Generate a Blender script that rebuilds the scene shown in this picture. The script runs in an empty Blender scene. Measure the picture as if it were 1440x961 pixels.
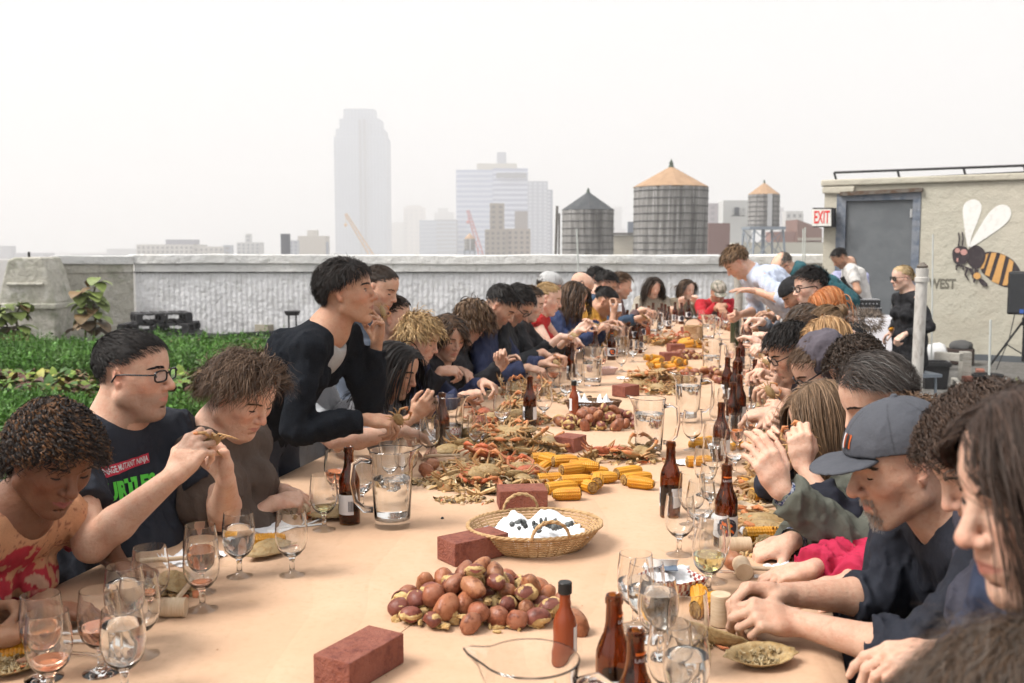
import bpy, math, random
import numpy as np
rng = np.random.default_rng(7)
random.seed(7)
sc = bpy.context.scene
COL = sc.collection
PI = math.pi
# ------------------------------------------------------------------ camera, world, sun, exposure
W0, H0, F0 = 1440.0, 961.0, 1400.0
CAMZ, HOR = 1.55, 350.0
pitch = math.atan((H0 / 2 - HOR) / F0)
cd = bpy.data.cameras.new('camera')
cam = bpy.data.objects.new('camera', cd)
COL.objects.link(cam)
cd.sensor_width = 36.0
cd.lens = 36.0 * F0 / W0
cd.clip_start, cd.clip_end = 0.05, 6000
cam.location = (0, 0, CAMZ)
cam.rotation_euler = (PI / 2 - pitch, 0, 0)
cd.dof.use_dof = True
cd.dof.focus_distance = 3.0
cd.dof.aperture_fstop = 5.6
sc.camera = cam
SUN_EL, SUN_AZ = math.radians(52), math.radians(-104)   # azimuth from +Y towards +X (behind-left)
w = bpy.data.worlds.new('World')
sc.world = w
w.use_nodes = True
nt = w.node_tree
bg = nt.nodes['Background']
sky = nt.nodes.new('ShaderNodeTexSky')
sky.sky_type = 'NISHITA'
sky.sun_disc = False
sky.sun_elevation = SUN_EL
sky.sun_rotation = SUN_AZ
sky.dust_density = 6.0
hs = nt.nodes.new('ShaderNodeHueSaturation')
hs.inputs['Saturation'].default_value = 0.10
mx = nt.nodes.new('ShaderNodeMix')
mx.data_type = 'RGBA'
mx.inputs[0].default_value = 0.88
mx.inputs[7].default_value = (9.6, 9.5, 9.4, 1)         # even cloud deck over the desaturated sky
nt.links.new(sky.outputs[0], hs.inputs['Color'])
nt.links.new(hs.outputs[0], mx.inputs[6])
nt.links.new(mx.outputs[2], bg.inputs['Color'])
bg.inputs['Strength'].default_value = 0.0605
sd = bpy.data.lights.new('sun', 'SUN')
sd.energy = 2.9
sd.angle = math.radians(28)
sd.color = (1.0, 0.96, 0.9)
so = bpy.data.objects.new('sun', sd)
COL.objects.link(so)
so.rotation_euler = (PI / 2 - SUN_EL, 0, PI - SUN_AZ)
sc.view_settings.view_transform = 'Standard'
sc.view_settings.look = 'None'
sc.view_settings.gamma = 1.0
sc.view_settings.exposure = 1.0
sc.render.engine = 'CYCLES'
cy = sc.cycles
cy.use_denoising = True
cy.max_bounces = 14
cy.diffuse_bounces = 2
cy.glossy_bounces = 3
cy.transmission_bounces = 14
cy.transparent_max_bounces = 10
cy.volume_bounces = 3
cy.caustics_reflective = False
cy.caustics_refractive = True
cy.blur_glossy = 1.0
cy.sample_clamp_indirect = 6
cy.use_adaptive_sampling = True
cy.adaptive_threshold = 0.03

# ------------------------------------------------------------------ geometry of the place
def at(px, py, Y):
    """world point at forward distance Y that the photo shows at px, py (survey of the place from the photo)"""
    cx, cyy = (px - W0 / 2) / F0, (H0 / 2 - py) / F0
    fy = math.cos(pitch) + cyy * math.sin(pitch)
    fz = -math.sin(pitch) + cyy * math.cos(pitch)
    k = Y / fy
    return np.array([cx * k, Y, CAMZ + fz * k])
TZ = 0.75
def on(px, py, z=TZ):
    cx, cyy = (px - W0 / 2) / F0, (H0 / 2 - py) / F0
    fy = math.cos(pitch) + cyy * math.sin(pitch)
    fz = -math.sin(pitch) + cyy * math.cos(pitch)
    k = (z - CAMZ) / fz
    return np.array([cx * k, fy * k, z])
TA = math.atan((1052 - 720) / 1400.0)       # heading of the long table
def V(*a): return np.array(a, float)
def nrm(v):
    v = np.asarray(v, float)
    return v / (np.linalg.norm(v, axis=-1, keepdims=True) + 1e-12)

# ------------------------------------------------------------------ materials
def mat(name, col, rough=0.6, metal=0.0, spec=0.4, noise=None, bump=None, attr=False, trans=0, ior=1.45, alpha=None,
        sss=0, emit=None, stretch=None, coat=0, coords='Object'):
    m = bpy.data.materials.new(name)
    m.use_nodes = True
    t = m.node_tree
    b = t.nodes['Principled BSDF']
    b.inputs['Base Color'].default_value = (*col[:3], 1)
    b.inputs['Roughness'].default_value = rough
    b.inputs['Metallic'].default_value = metal
    b.inputs['Specular IOR Level'].default_value = spec
    b.inputs['IOR'].default_value = ior
    b.inputs['Transmission Weight'].default_value = trans
    if coat: b.inputs['Coat Weight'].default_value = coat
    if sss:
        b.inputs['Subsurface Weight'].default_value = sss
        b.inputs['Subsurface Radius'].default_value = (1, .35, .2)
        b.inputs['Subsurface Scale'].default_value = 0.006
    if emit:
        b.inputs['Emission Color'].default_value = (*emit[:3], 1)
        b.inputs['Emission Strength'].default_value = emit[3]
    src = None
    tc = t.nodes.new('ShaderNodeTexCoord')
    mp = t.nodes.new('ShaderNodeMapping')
    t.links.new(tc.outputs[coords], mp.inputs[0])
    if stretch: mp.inputs['Scale'].default_value = stretch
    if attr:
        a = t.nodes.new('ShaderNodeAttribute')
        a.attribute_name = 'Col'
        src = a.outputs['Color']
        t.links.new(src, b.inputs['Base Color'])
    if noise:      # list of (scale, color2, lo, hi, detail)
        for (s, c2, lo, hi, *det) in noise:
            n = t.nodes.new('ShaderNodeTexNoise')
            n.inputs['Scale'].default_value = s
            n.inputs['Detail'].default_value = det[0] if det else 4
            n.inputs['Roughness'].default_value = .65
            t.links.new(mp.outputs[0], n.inputs['Vector'])
            r = t.nodes.new('ShaderNodeMapRange')
            r.inputs[1].default_value = lo
            r.inputs[2].default_value = hi
            t.links.new(n.outputs[0], r.inputs[0])
            x = t.nodes.new('ShaderNodeMix')
            x.data_type = 'RGBA'
            x.blend_type = 'MULTIPLY' if len(c2) == 4 else 'MIX'
            t.links.new(r.outputs[0], x.inputs[0])
            if src is None: x.inputs[6].default_value = (*col[:3], 1)
            else: t.links.new(src, x.inputs[6])
            x.inputs[7].default_value = (*c2[:3], 1)
            src = x.outputs[2]
            t.links.new(src, b.inputs['Base Color'])
    if bump:       # list of (scale, distance)
        prev = None
        for (s, d) in bump:
            n = t.nodes.new('ShaderNodeTexNoise')
            n.inputs['Scale'].default_value = s
            n.inputs['Detail'].default_value = 4
            t.links.new(mp.outputs[0], n.inputs['Vector'])
            bp = t.nodes.new('ShaderNodeBump')
            bp.inputs['Distance'].default_value = d
            bp.inputs['Strength'].default_value = 1
            t.links.new(n.outputs[0], bp.inputs['Height'])
            if prev: t.links.new(prev, bp.inputs['Normal'])
            prev = bp.outputs[0]
        t.links.new(prev, b.inputs['Normal'])
    return m

# ------------------------------------------------------------------ plain mesh builder
class MB:
    def __init__(s): s.v, s.f, s.mi, s.c, s.n = [], [], [], [], 0
    def add(s, verts, faces, mi=0, col=None):
        verts = np.asarray(verts, float)
        s.v.append(verts)
        for f in faces: s.f.append(tuple(i + s.n for i in f)); s.mi.append(mi)
        s.c.append(np.tile(col if col is not None else (1, 1, 1), (len(verts), 1)))
        s.n += len(verts)
        return s
    def box(s, c, d, R=None, mi=0, col=None, taper=1.0):
        x, y, z = np.array(d) / 2
        p = np.array([(a * x * (taper if e > 0 else 1), b * y * (taper if e > 0 else 1), e * z) for e in (-1, 1) for (a, b) in ((-1, -1), (1, -1), (1, 1), (-1, 1))])
        if R is not None: p = p @ np.array(R).T
        return s.add(p + np.array(c), [(3, 2, 1, 0), (4, 5, 6, 7), (0, 1, 5, 4), (1, 2, 6, 5), (2, 3, 7, 6), (3, 0, 4, 7)], mi, col)
    def tube(s, pts, r, n=8, mi=0, col=None, closed=False, cap=True):
        pts = np.asarray(pts, float)
        k = len(pts)
        r = np.broadcast_to(r, (k,))
        tg = np.roll(pts, -1, 0) - np.roll(pts, 1, 0) if closed else np.gradient(pts, axis=0)
        tg = nrm(tg)
        up = V(0, 0, 1) if abs(tg[0][2]) < .9 else V(1, 0, 0)
        u = nrm(np.cross(tg[0], up)); vs = []
        for i in range(k):
            u = nrm(u - tg[i] * np.dot(u, tg[i])); w_ = np.cross(tg[i], u)
            a = np.linspace(0, 2 * PI, n, endpoint=False)[:, None]
            vs.append(pts[i] + r[i] * (np.cos(a) * u + np.sin(a) * w_))
        fs = []
        for i in range(k if closed else k - 1):
            j = (i + 1) % k
            for q in range(n): fs.append((i * n + q, i * n + (q + 1) % n, j * n + (q + 1) % n, j * n + q))
        if cap and not closed:
            fs.append(tuple(range(n - 1, -1, -1))); fs.append(tuple((k - 1) * n + q for q in range(n)))
        return s.add(np.concatenate(vs), fs, mi, col)
    def lathe(s, prof, n=24, o=(0, 0, 0), mi=0, col=None, R=None, cap=True):
        a = np.linspace(0, 2 * PI, n, endpoint=False)
        p = np.array([(r * math.cos(t), r * math.sin(t), z) for (r, z) in prof for t in a])
        if R is not None: p = p @ np.array(R).T
        fs = [(i * n + q, i * n + (q + 1) % n, (i + 1) * n + (q + 1) % n, (i + 1) * n + q) for i in range(len(prof) - 1) for q in range(n)]
        if cap:
            if prof[0][0] > 1e-5: fs.append(tuple(range(n - 1, -1, -1)))
            if prof[-1][0] > 1e-5: fs.append(tuple((len(prof) - 1) * n + q for q in range(n)))
        return s.add(p + np.array(o), fs, mi, col)
    def prism(s, poly, z0, z1, T=None, mi=0, col=None):
        n = len(poly)
        p = np.array([(x, y, z) for z in (z0, z1) for (x, y) in poly])
        if T is not None: p = T(p)
        fs = [tuple(range(n - 1, -1, -1)), tuple(range(n, 2 * n))] + [(i, (i + 1) % n, n + (i + 1) % n, n + i) for i in range(n)]
        return s.add(p, fs, mi, col)
    def ball(s, c, r, n=10, mi=0, col=None, R=None, noise=0, seed=0):
        m = max(5, n // 2 + 1)
        th = np.linspace(0, PI, m + 1)
        r = np.broadcast_to(r, (3,)).astype(float)
        p = [(0, 0, 1)]
        for t in th[1:-1]:
            for a in np.linspace(0, 2 * PI, n, endpoint=False): p.append((math.sin(t) * math.cos(a), math.sin(t) * math.sin(a), math.cos(t)))
        p.append((0, 0, -1)); p = np.array(p)
        if noise:
            q = np.random.default_rng(seed).uniform(-3, 3, (4, 3))
            p = p * (1 + noise * sum(np.sin(p @ q[i] * (1 + i * .5) + i) for i in range(4)) / 3)[:, None]
        p = p * r
        if R is not None: p = p @ np.array(R).T
        fs = [(0, 1 + q, 1 + (q + 1) % n) for q in range(n)]
        for i in range(m - 2):
            for q in range(n): fs.append((1 + i * n + q, 1 + (i + 1) * n + q, 1 + (i + 1) * n + (q + 1) % n, 1 + i * n + (q + 1) % n))
        L = len(p) - 1
        fs += [(L, 1 + (m - 2) * n + (q + 1) % n, 1 + (m - 2) * n + q) for q in range(n)]
        return s.add(p + np.array(c), fs, mi, col)
    def build(s, name, mats, parent=None, smooth=False, bevel=0, loc=None):
        me = bpy.data.meshes.new(name)
        vv = np.concatenate(s.v) if s.v else np.zeros((0, 3))
        me.from_pydata(vv.tolist(), [], s.f)
        mats = mats if isinstance(mats, (list, tuple)) else [mats]
        for m in mats: me.materials.append(m)
        if len(mats) > 1: me.polygons.foreach_set('material_index', s.mi)
        ca = me.color_attributes.new('Col', 'FLOAT_COLOR', 'POINT')
        cc = np.ones((len(vv), 4), np.float32); cc[:, :3] = np.concatenate(s.c)
        ca.data.foreach_set('color', cc.ravel())
        if smooth:
            me.polygons.foreach_set('use_smooth', [True] * len(me.polygons))
            if smooth != 'all':
                try: me.set_sharp_from_angle(angle=math.radians(smooth if smooth is not True else 40))
                except Exception: pass
        me.update()
        o = bpy.data.objects.new(name, me)
        COL.objects.link(o)
        if parent: o.parent = parent
        if loc is not None: o.location = loc
        if bevel:
            b = o.modifiers.new('bevel', 'BEVEL'); b.width = bevel; b.segments = 2; b.limit_method = 'ANGLE'
        return o
def tag(o, label=None, cat=None, group=None, kind=None):
    if label: o['label'] = label
    if cat: o['category'] = cat
    if group: o['group'] = group
    if kind: o['kind'] = kind
    return o
def empty(name, loc=(0, 0, 0), rz=0, **k):
    o = bpy.data.objects.new(name, None); COL.objects.link(o)
    o.location = [float(x) for x in loc]; o.rotation_euler = (0, 0, rz); o.empty_display_size = .1
    return tag(o, **k)
KIDS = {}
def copy_tree(o, parent=None):
    c = o.copy(); COL.objects.link(c)
    if parent: c.parent = parent
    for ch in list(o.children): copy_tree(ch, c)
    return c
def Rz(a): return np.array([[math.cos(a), -math.sin(a), 0], [math.sin(a), math.cos(a), 0], [0, 0, 1]])
def Rx(a): return np.array([[1, 0, 0], [0, math.cos(a), -math.sin(a)], [0, math.sin(a), math.cos(a)]])
def Ry(a): return np.array([[math.cos(a), 0, math.sin(a)], [0, 1, 0], [-math.sin(a), 0, math.cos(a)]])
def place(o, loc, R=None, s=None):
    import mathutils
    M = mathutils.Matrix.Identity(4)
    if R is not None:
        for i in range(3):
            for j in range(3): M[i][j] = float(R[i][j]) * (s if s else 1)
    elif s:
        for i in range(3): M[i][i] = s
    for i in range(3): M[i][3] = float(loc[i])
    o.matrix_world = M
    return o
# ------------------------------------------------------------------ organic bodies: blended capsules and ellipsoids meshed as ONE surface
from concurrent.futures import ThreadPoolExecutor
POOL = ThreadPoolExecutor(4)
class Sdf:
    """smooth union of tapered capsules and ellipsoids, turned into one continuous skin by surface nets"""
    def __init__(s): s.p = []
    def cone(s, a, b, ra, rb=None, k=.01, clip=None, sub=False):
        s.p.append(('c', np.array(a, float), np.array(b, float), ra, ra if rb is None else rb, k, clip, sub)); return s
    def ell(s, c, r, R=None, k=.01, sub=False, clip=None):
        s.p.append(('e', np.array(c, float), np.array(np.broadcast_to(r, (3,)), float), None if R is None else np.array(R), 0, k, clip, sub)); return s
    @staticmethod
    def dist(q, P):
        if q[0] == 'c':
            a, b = q[1].astype(P.dtype), q[2].astype(P.dtype); ab = b - a; L = ab @ ab + P.dtype.type(1e-12)
            pa = P - a
            t = np.clip(pa @ ab / L, 0, 1)
            d = pa - t[:, None] * ab
            d = np.sqrt(np.einsum('ij,ij->i', d, d)) - (q[3] + (q[4] - q[3]) * t)
        else:
            x = P - q[1].astype(P.dtype)
            if q[3] is not None: x = x @ q[3].astype(P.dtype)
            r = q[2].astype(P.dtype)
            u = x / r; k0 = np.sqrt(np.einsum('ij,ij->i', u, u)) + 1e-9
            u = u / r; k1 = np.sqrt(np.einsum('ij,ij->i', u, u)) + 1e-9
            d = k0 * (k0 - 1) / k1
            d = np.where(k0 < 1e-3, -r.min(), d)
        if q[6] is not None:
            d = np.maximum(d, (P - q[6][0].astype(P.dtype)) @ q[6][1].astype(P.dtype))
        return d
    def bounds(s):
        lo, hi = [], []
        for q in s.p:
            if q[7]: continue
            if q[0] == 'c': m = max(q[3], q[4]); lo.append(np.minimum(q[1], q[2]) - m); hi.append(np.maximum(q[1], q[2]) + m)
            else: m = q[2].max(); lo.append(q[1] - m); hi.append(q[1] + m)
        return np.min(lo, 0) - .02, np.max(hi, 0) + .02
    def mesh(s, h, disp=None):
        lo, hi = s.bounds(); B = 8; bs = B * h
        nb = np.ceil((hi - lo) / bs).astype(int) + 1
        g = np.stack(np.meshgrid(*[np.arange(n) for n in nb], indexing='ij'), -1).reshape(-1, 3)
        hd = bs * .866
        # coarse pre-cull
        cen = lo + (g + .5) * bs
        D = np.stack([s.dist(q, cen) for q in s.p], 1).astype(np.float32)
        pos = np.array([not q[7] for q in s.p]); K = max(q[5] for q in s.p)
        dm = D[:, pos].min(1)
        act = (dm < hd * 1.25 + K * .6) & (dm > -hd * 1.6 - (.02 if (~pos).any() else 0))
        g, D, dm = g[act], D[act], dm[act]
        n = len(g)
        loc = np.stack(np.meshgrid(*[np.arange(B + 1)] * 3, indexing='ij'), -1).reshape(-1, 3)
        pts = (lo + (g[:, None, :] * B + loc[None]) * h)       # n,729,3
        pts = pts.astype(np.float32)
        def work(sl):
            pts_, D_, dm_ = pts[sl], D[sl], dm[sl]
            F = np.full((len(D_), len(loc)), 10.0, np.float32)
            for i, q in enumerate(s.p): s.part(i, q, F, pts_, D_, dm_, hd, K)
            if disp is not None: F += disp(pts_.reshape(-1, 3)).reshape(F.shape).astype(np.float32)
            return F
        cuts = np.linspace(0, n, 13).astype(int)
        F = np.concatenate(list(POOL.map(work, [slice(a, b) for a, b in zip(cuts[:-1], cuts[1:]) if b > a])))
        F = F.reshape(n, B + 1, B + 1, B + 1)
        return s.nets(F, g, lo, nb, h, B)
    def part(s, i, q, F, pts, D, dm, hd, K):
        if True:
            if q[7]: rel = D[:, i] < hd * 1.3 + q[5]
            else: rel = D[:, i] < np.maximum(dm, -hd) + 2.4 * hd + q[5] + K * .3
            idx = np.nonzero(rel)[0]
            if not len(idx): return
            d = s.dist(q, pts[idx].reshape(-1, 3)).reshape(len(idx), -1)
            f = F[idx]; k = q[5]
            if q[7]:
                hh = np.clip(.5 - .5 * (f + d) / k, 0, 1)
                F[idx] = f * (1 - hh) + (-d) * hh + k * hh * (1 - hh)
            else:
                hh = np.clip(.5 + .5 * (d - f) / k, 0, 1)
                F[idx] = d * (1 - hh) + f * hh - k * hh * (1 - hh)
    def nets(s, F, g, lo, nb, h, B):
        S = F < 0
        cnt = sum(S[:, a:a + B, b:b + B, c:c + B].astype(np.int8) for a in (0, 1) for b in (0, 1) for c in (0, 1))
        mixd = np.nonzero((cnt > 0) & (cnt < 8))
        bi, ci, cj, ck = mixd
        base = np.stack([ci, cj, ck], 1)
        acc = np.zeros((len(bi), 3)); num = np.zeros(len(bi))
        cor = [(a, b, c) for a in (0, 1) for b in (0, 1) for c in (0, 1)]
        for a in cor:
            for ax in range(3):
                if a[ax]: continue
                b = list(a); b[ax] = 1
                fa = F[bi, ci + a[0], cj + a[1], ck + a[2]]; fb = F[bi, ci + b[0], cj + b[1], ck + b[2]]
                m = (fa < 0) != (fb < 0)
                t = np.where(m, fa / np.where(m, fa - fb, 1), 0)
                p = np.tile(np.array(a, float), (len(bi), 1)); p[:, ax] += t
                acc += p * m[:, None]; num += m
        vl = acc / num[:, None]
        gc = g[bi] * B + base
        verts = lo + (gc + vl) * h
        dims = nb * B + 4
        key = lambda c: (c[:, 0].astype(np.int64) * dims[1] + c[:, 1]) * dims[2] + c[:, 2]
        ks = key(gc); order = np.argsort(ks); kso = ks[order]
        quads = []
        for ax in range(3):
            sl0 = [slice(0, B)] * 3; sl1 = [slice(0, B)] * 3; sl1[ax] = slice(1, B + 1)
            A = S[:, sl0[0], sl0[1], sl0[2]]; Bb = S[:, sl1[0], sl1[1], sl1[2]]
            e = np.nonzero(A != Bb)
            p0 = g[e[0]] * B + np.stack(e[1:], 1)
            o1 = np.zeros(3, int); o2 = np.zeros(3, int); o1[(ax + 1) % 3] = 1; o2[(ax + 2) % 3] = 1
            cs = [p0, p0 - o1, p0 - o1 - o2, p0 - o2]
            ids = []; ok = np.ones(len(p0), bool)
            for c in cs:
                kk = key(c); j = np.clip(np.searchsorted(kso, kk), 0, len(kso) - 1)
                ok &= (kso[j] == kk) & (c >= 0).all(1); ids.append(order[j])
            q = np.stack(ids, 1)
            flip = A[e]
            q[~flip] = q[~flip][:, ::-1]
            quads.append(q[ok])
        return verts, np.concatenate(quads)
def biggest(v, f):
    """keep the connected surface that holds most vertices (drops enclosed bubbles)"""
    n = len(v); lab = np.arange(n)
    e = np.concatenate([f[:, [0, 1]], f[:, [1, 2]], f[:, [2, 3]], f[:, [3, 0]]])
    e = np.unique(np.sort(e, 1), axis=0) if len(e) < 1 else e
    for _ in range(200):
        a, b = lab[e[:, 0]], lab[e[:, 1]]
        ne = a != b
        if not ne.any(): break
        hi, lo = np.maximum(a[ne], b[ne]), np.minimum(a[ne], b[ne])
        lab[hi] = np.minimum(lab[hi], lo)
        e = e[ne]
        for _k in range(3): lab = lab[lab]
    u, c = np.unique(lab, return_counts=True)
    big = u[c > max(60, .02 * c.max())]
    keep = np.isin(lab, big)
    idx = np.cumsum(keep) - 1
    fk = keep[f].all(1)
    return v[keep], idx[f[fk]]
def mk(name, v, f, m, parent=None, col=None, smooth=True, loc=None):
    me = bpy.data.meshes.new(name)
    k = f.shape[1]
    me.vertices.add(len(v)); me.vertices.foreach_set('co', np.asarray(v, np.float32).ravel())
    me.loops.add(len(f) * k); me.loops.foreach_set('vertex_index', f.astype(np.int32).ravel())
    me.polygons.add(len(f)); me.polygons.foreach_set('loop_start', np.arange(0, len(f) * k, k, dtype=np.int32))
    me.update(calc_edges=True)
    me.polygons.foreach_set('use_smooth', np.full(len(f), smooth))
    for x in (m if isinstance(m, (list, tuple)) else [m]): me.materials.append(x)
    if col is not None:
        ca = me.color_attributes.new('Col', 'FLOAT_COLOR', 'POINT')
        cc = np.ones((len(v), 4), np.float32); cc[:, :3] = col
        ca.data.foreach_set('color', cc.ravel())
    me.validate()
    o = bpy.data.objects.new(name, me); COL.objects.link(o)
    if parent: o.parent = parent
    if loc is not None: o.location = loc
    return o
def snoise(P, f, seed=0, oct=3):
    r = np.random.default_rng(seed); out = np.zeros(len(P)); a = 1.0; tot = 0
    for _ in range(oct):
        for _k in range(3):
            d = r.normal(size=3) * f; ph = r.uniform(0, 6.28); d2 = r.normal(size=3) * f; p2 = r.uniform(0, 6.28)
            out += a * np.sin(P @ d + ph + 1.3 * np.sin(P @ d2 + p2)); tot += a * .7
        f *= 2; a *= .5
    return out / tot
# ------------------------------------------------------------------ people
def sdf_eval(s, P):
    F = np.full(len(P), 10.0)
    for q in s.p:
        d = s.dist(q, P); k = q[5]
        if q[7]:
            hh = np.clip(.5 - .5 * (F + d) / k, 0, 1); F = F * (1 - hh) - d * hh + k * hh * (1 - hh)
        else:
            hh = np.clip(.5 + .5 * (d - F) / k, 0, 1); F = d * (1 - hh) + F * hh - k * hh * (1 - hh)
    return F
SK_C = V(-.012, 0, .034)
def head_prims(s, T, R, f):
    """f: face parameters; T maps head-local points to the world"""
    g = f.get
    jw, fat, nose, fem = g('jaw', 1.), g('fat', 0.), g('nose', 1.), g('fem', 0)
    def E(c, r, k=.012, sub=False, rot=None):
        s.ell(T(V(*c)), np.array(r) * f['s'], R if rot is None else R @ rot, k, sub)
    def C(a, b, ra, rb=None, k=.01, sub=False):
        s.cone(T(V(*a)), T(V(*b)), ra * f['s'], (ra if rb is None else rb) * f['s'], k, None, sub)
    E((-.016, 0, .036), (.093, .074, .080), .01)
    E((.030, 0, .045), (.056, .064, .058), .03)
    E((.034, 0, -.010), (.054, .060, .066), .03)
    for y in (1, -1):
        C((.004, y * (.050 * jw + fat * .006), -.052), (.064, y * .014, -.098), .021 + fat * .006, .016 + fat * .002, .022)
        E((.052, y * .036, -.018), (.026 + fat * .004, .022 + fat * .006, .026), .022)
        C((.020, y * .052, -.012), (.004, y * (.052 * jw), -.055), .019 + fat * .006, .018 + fat * .004, .02)
    E((.042, 0, -.058), (.044, .044 + fat * .006, .046), .02)
    E((.068, 0, -.056), (.024, .029, .030), .016)
    E((.071, 0, -.097), (.017, .018, .016), .012)
    if fat > .5: E((.035, 0, -.100), (.042, .042, .026), .02)
    for y in (1, -1):
        E((.093, y * .0315, .009), (.0145, .0185, .0125), .012, True)
        E((.0665, y * .0315, .008), (.0150, .0155, .0140), .003)
        C((.079, y * .012, .026), (.066, y * .043, .028), .0085 if fem else .0105, .007, .010)
    # nose
    C((.082, 0, .020), (.1045 + .008 * (nose - 1), 0, -.020), .0075, .0092 * nose, .008)
    E((.105 + .009 * (nose - 1), 0, -.0255), (.0115, .0105 * nose, .0098), .006)
    for y in (1, -1):
        E((.0945, y * .0115 * nose, -.029), (.0100, .0075, .0078), .005)
        E((.0985, y * .0062 * nose, -.0365), (.0060, .0034, .0032), .003, True)
    C((.0935, 0, -.030), (.090, 0, -.046), .0052, .006, .006)
    # mouth
    lp = g('lip', 1.)
    op = g('open', 0.)
    for y in (1, -1):
        C((.0925, y * .004, -.0525 + op * .002), (.080, y * .0235, -.0575), .0050 * lp, .0032, .005)
        C((.0900, 0, -.0640 - op * .006), (.079, y * .0215, -.0590 - op * .002), .0060 * lp, .0030, .005)
        C((.0990, 0, -.0578 - op * .002), (.0860, y * .0245, -.0583), .0012 + .004 * op, .0008 + .001 * op, .003, True)
    E((.0790, 0, -.080), (.006, .014, .005), .008, True, Ry(-.5))
    # ears
    for y in (1, -1):
        rot = Rz(y * .42) @ Ry(-.18)
        E((-.006, y * .0765, .004), (.0175, .0065, .0290), .005, False, rot)
        E((-.004, y * .0745, -.020), (.0095, .0060, .0120), .005, False, rot)
        E((-.001, y * .0840, .006), (.0105, .0060, .0190), .004, True, rot)
        E((.005, y * .0800, -.002), (.0055, .0065, .0085), .003, True, rot)
        C((-.010, y * .0785, -.010), (-.008, y * .0790, .014), .0035, .0035, .004)
HAND = {  # curls for index..little (three joints each, degrees), thumb directions in (finger, thumb-side, palm) axes
    'pinch': ([(46, 48, 22), (52, 52, 26), (62, 58, 30), (68, 60, 34)], [(.62, .66, .42), (.82, .10, .56), (.86, -.18, .48)]),
    'hold': ([(38, 62, 30), (48, 66, 34), (56, 70, 36), (60, 72, 40)], [(.60, .60, .52), (.78, .05, .62), (.80, -.25, .54)]),
    'fist': ([(72, 82, 46), (76, 84, 48), (78, 84, 48), (80, 84, 46)], [(.60, .55, .58), (.55, -.2, .8), (.35, -.65, .68)]),
    'flat': ([(10, 12, 8), (8, 10, 8), (12, 12, 8), (16, 16, 10)], [(.70, .66, .25), (.86, .46, .2), (.95, .22, .2)]),
    'relax': ([(24, 30, 16), (30, 34, 20), (36, 38, 22), (42, 40, 24)], [(.66, .64, .38), (.86, .34, .36), (.92, .12, .36)]),
}
def hand_prims(s, W, d, n, side, pose, sc_=1.0, nails=None, seed=0):
    d = nrm(d); n = np.asarray(n, float); n = nrm(n - d * (n @ d)); w_ = np.cross(d, n) * (1 if side == 'R' else -1)
    curls, th = HAND[pose]
    q = lambda a, b, c: W + (d * a + w_ * b + n * c) * sc_
    r = np.random.default_rng(seed)
    kn = [(.088, .029), (.092, .0095), (.087, -.010), (.079, -.0275)]
    rr = [.0098, .0100, .0094, .0084]
    for i, (a, b) in enumerate(kn):
        s.cone(q(.004, b * .42, 0), q(a * .55, b * .8, -.002), .0150 * sc_, .0135 * sc_, .012)
        s.cone(q(a * .5, b * .8, -.001), q(a, b, 0), .0130 * sc_, (rr[i] + .0022) * sc_, .010)
    s.ell(q(.034, .020, .009), np.array((.026, .018, .014)) * sc_, np.stack([d, w_, n], 1), .012)
    s.ell(q(.036, -.018, .008), np.array((.030, .013, .012)) * sc_, np.stack([d, w_, n], 1), .012)
    L = [(.044, .026, .021), (.048, .030, .022), (.044, .028, .022), (.034, .021, .019)]
    tips = []
    for i, (a, b) in enumerate(kn):
        p = q(a, b, 0); c = 0
        for j in range(3):
            c += math.radians(curls[i][j] + r.uniform(-5, 5))
            fd = d * math.cos(c) + n * math.sin(c) + w_ * (b * 1.6 * (1 if j == 0 else .3))
            fd = nrm(fd); e = p + fd * L[i][j] * sc_
            ra = rr[i] * (1, .92, .86)[j]; rb = rr[i] * (.90, .84, .70)[j]
            s.cone(p, e, ra * sc_, rb * sc_, .0045)
            if j == 2 and nails is not None:
                back = nrm(np.cross(fd, np.cross(-n * math.cos(c) + d * math.sin(c), fd)))
                nails.append((e - fd * .004 * sc_ + back * rb * .75 * sc_, fd, back, rb * sc_))
            p = e
        tips.append(p)
    p = q(.016, .020, .006); TL = (.044, .034, .026); tr = (.0150, .0112, .0100, .0078)
    for j in range(3):
        v = th[j]; fd = nrm(d * v[0] + w_ * v[1] + n * v[2]); e = p + fd * TL[j] * sc_
        s.cone(p, e, tr[j] * sc_, tr[j + 1] * sc_, .010 if j == 0 else .0045)
        if j == 2 and nails is not None:
            back = nrm(w_ * .8 - n * .6 - fd * ((w_ * .8 - n * .6) @ fd))
            nails.append((e - fd * .004 * sc_ + back * tr[3] * .75 * sc_, fd, back, tr[3] * sc_))
        p = e
    tips.append(p)
    return tips
def ik(S, Wt, l1, l2, pole):
    v = Wt - S; D = np.linalg.norm(v); mx_ = (l1 + l2) * .985
    if D > mx_:
        k = min(D / mx_, 1.14); l1 *= k; l2 *= k
        if D > (l1 + l2) * .985: Wt = S + v / D * (l1 + l2) * .985; D = (l1 + l2) * .985
    D = max(D, abs(l1 - l2) + .03)
    u = nrm(Wt - S); a = (l1 * l1 - l2 * l2 + D * D) / (2 * D); h = math.sqrt(max(l1 * l1 - a * a, 1e-6))
    pl = pole - u * (pole @ u)
    return S + u * a + nrm(pl) * h, Wt
SKIN = {'fair': (.665, .425, .315), 'pale': (.72, .50, .395), 'warm': (.60, .38, .275), 'tan': (.48, .285, .19), 'brown': (.30, .16, .095), 'dark': (.17, .085, .05)}
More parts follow.
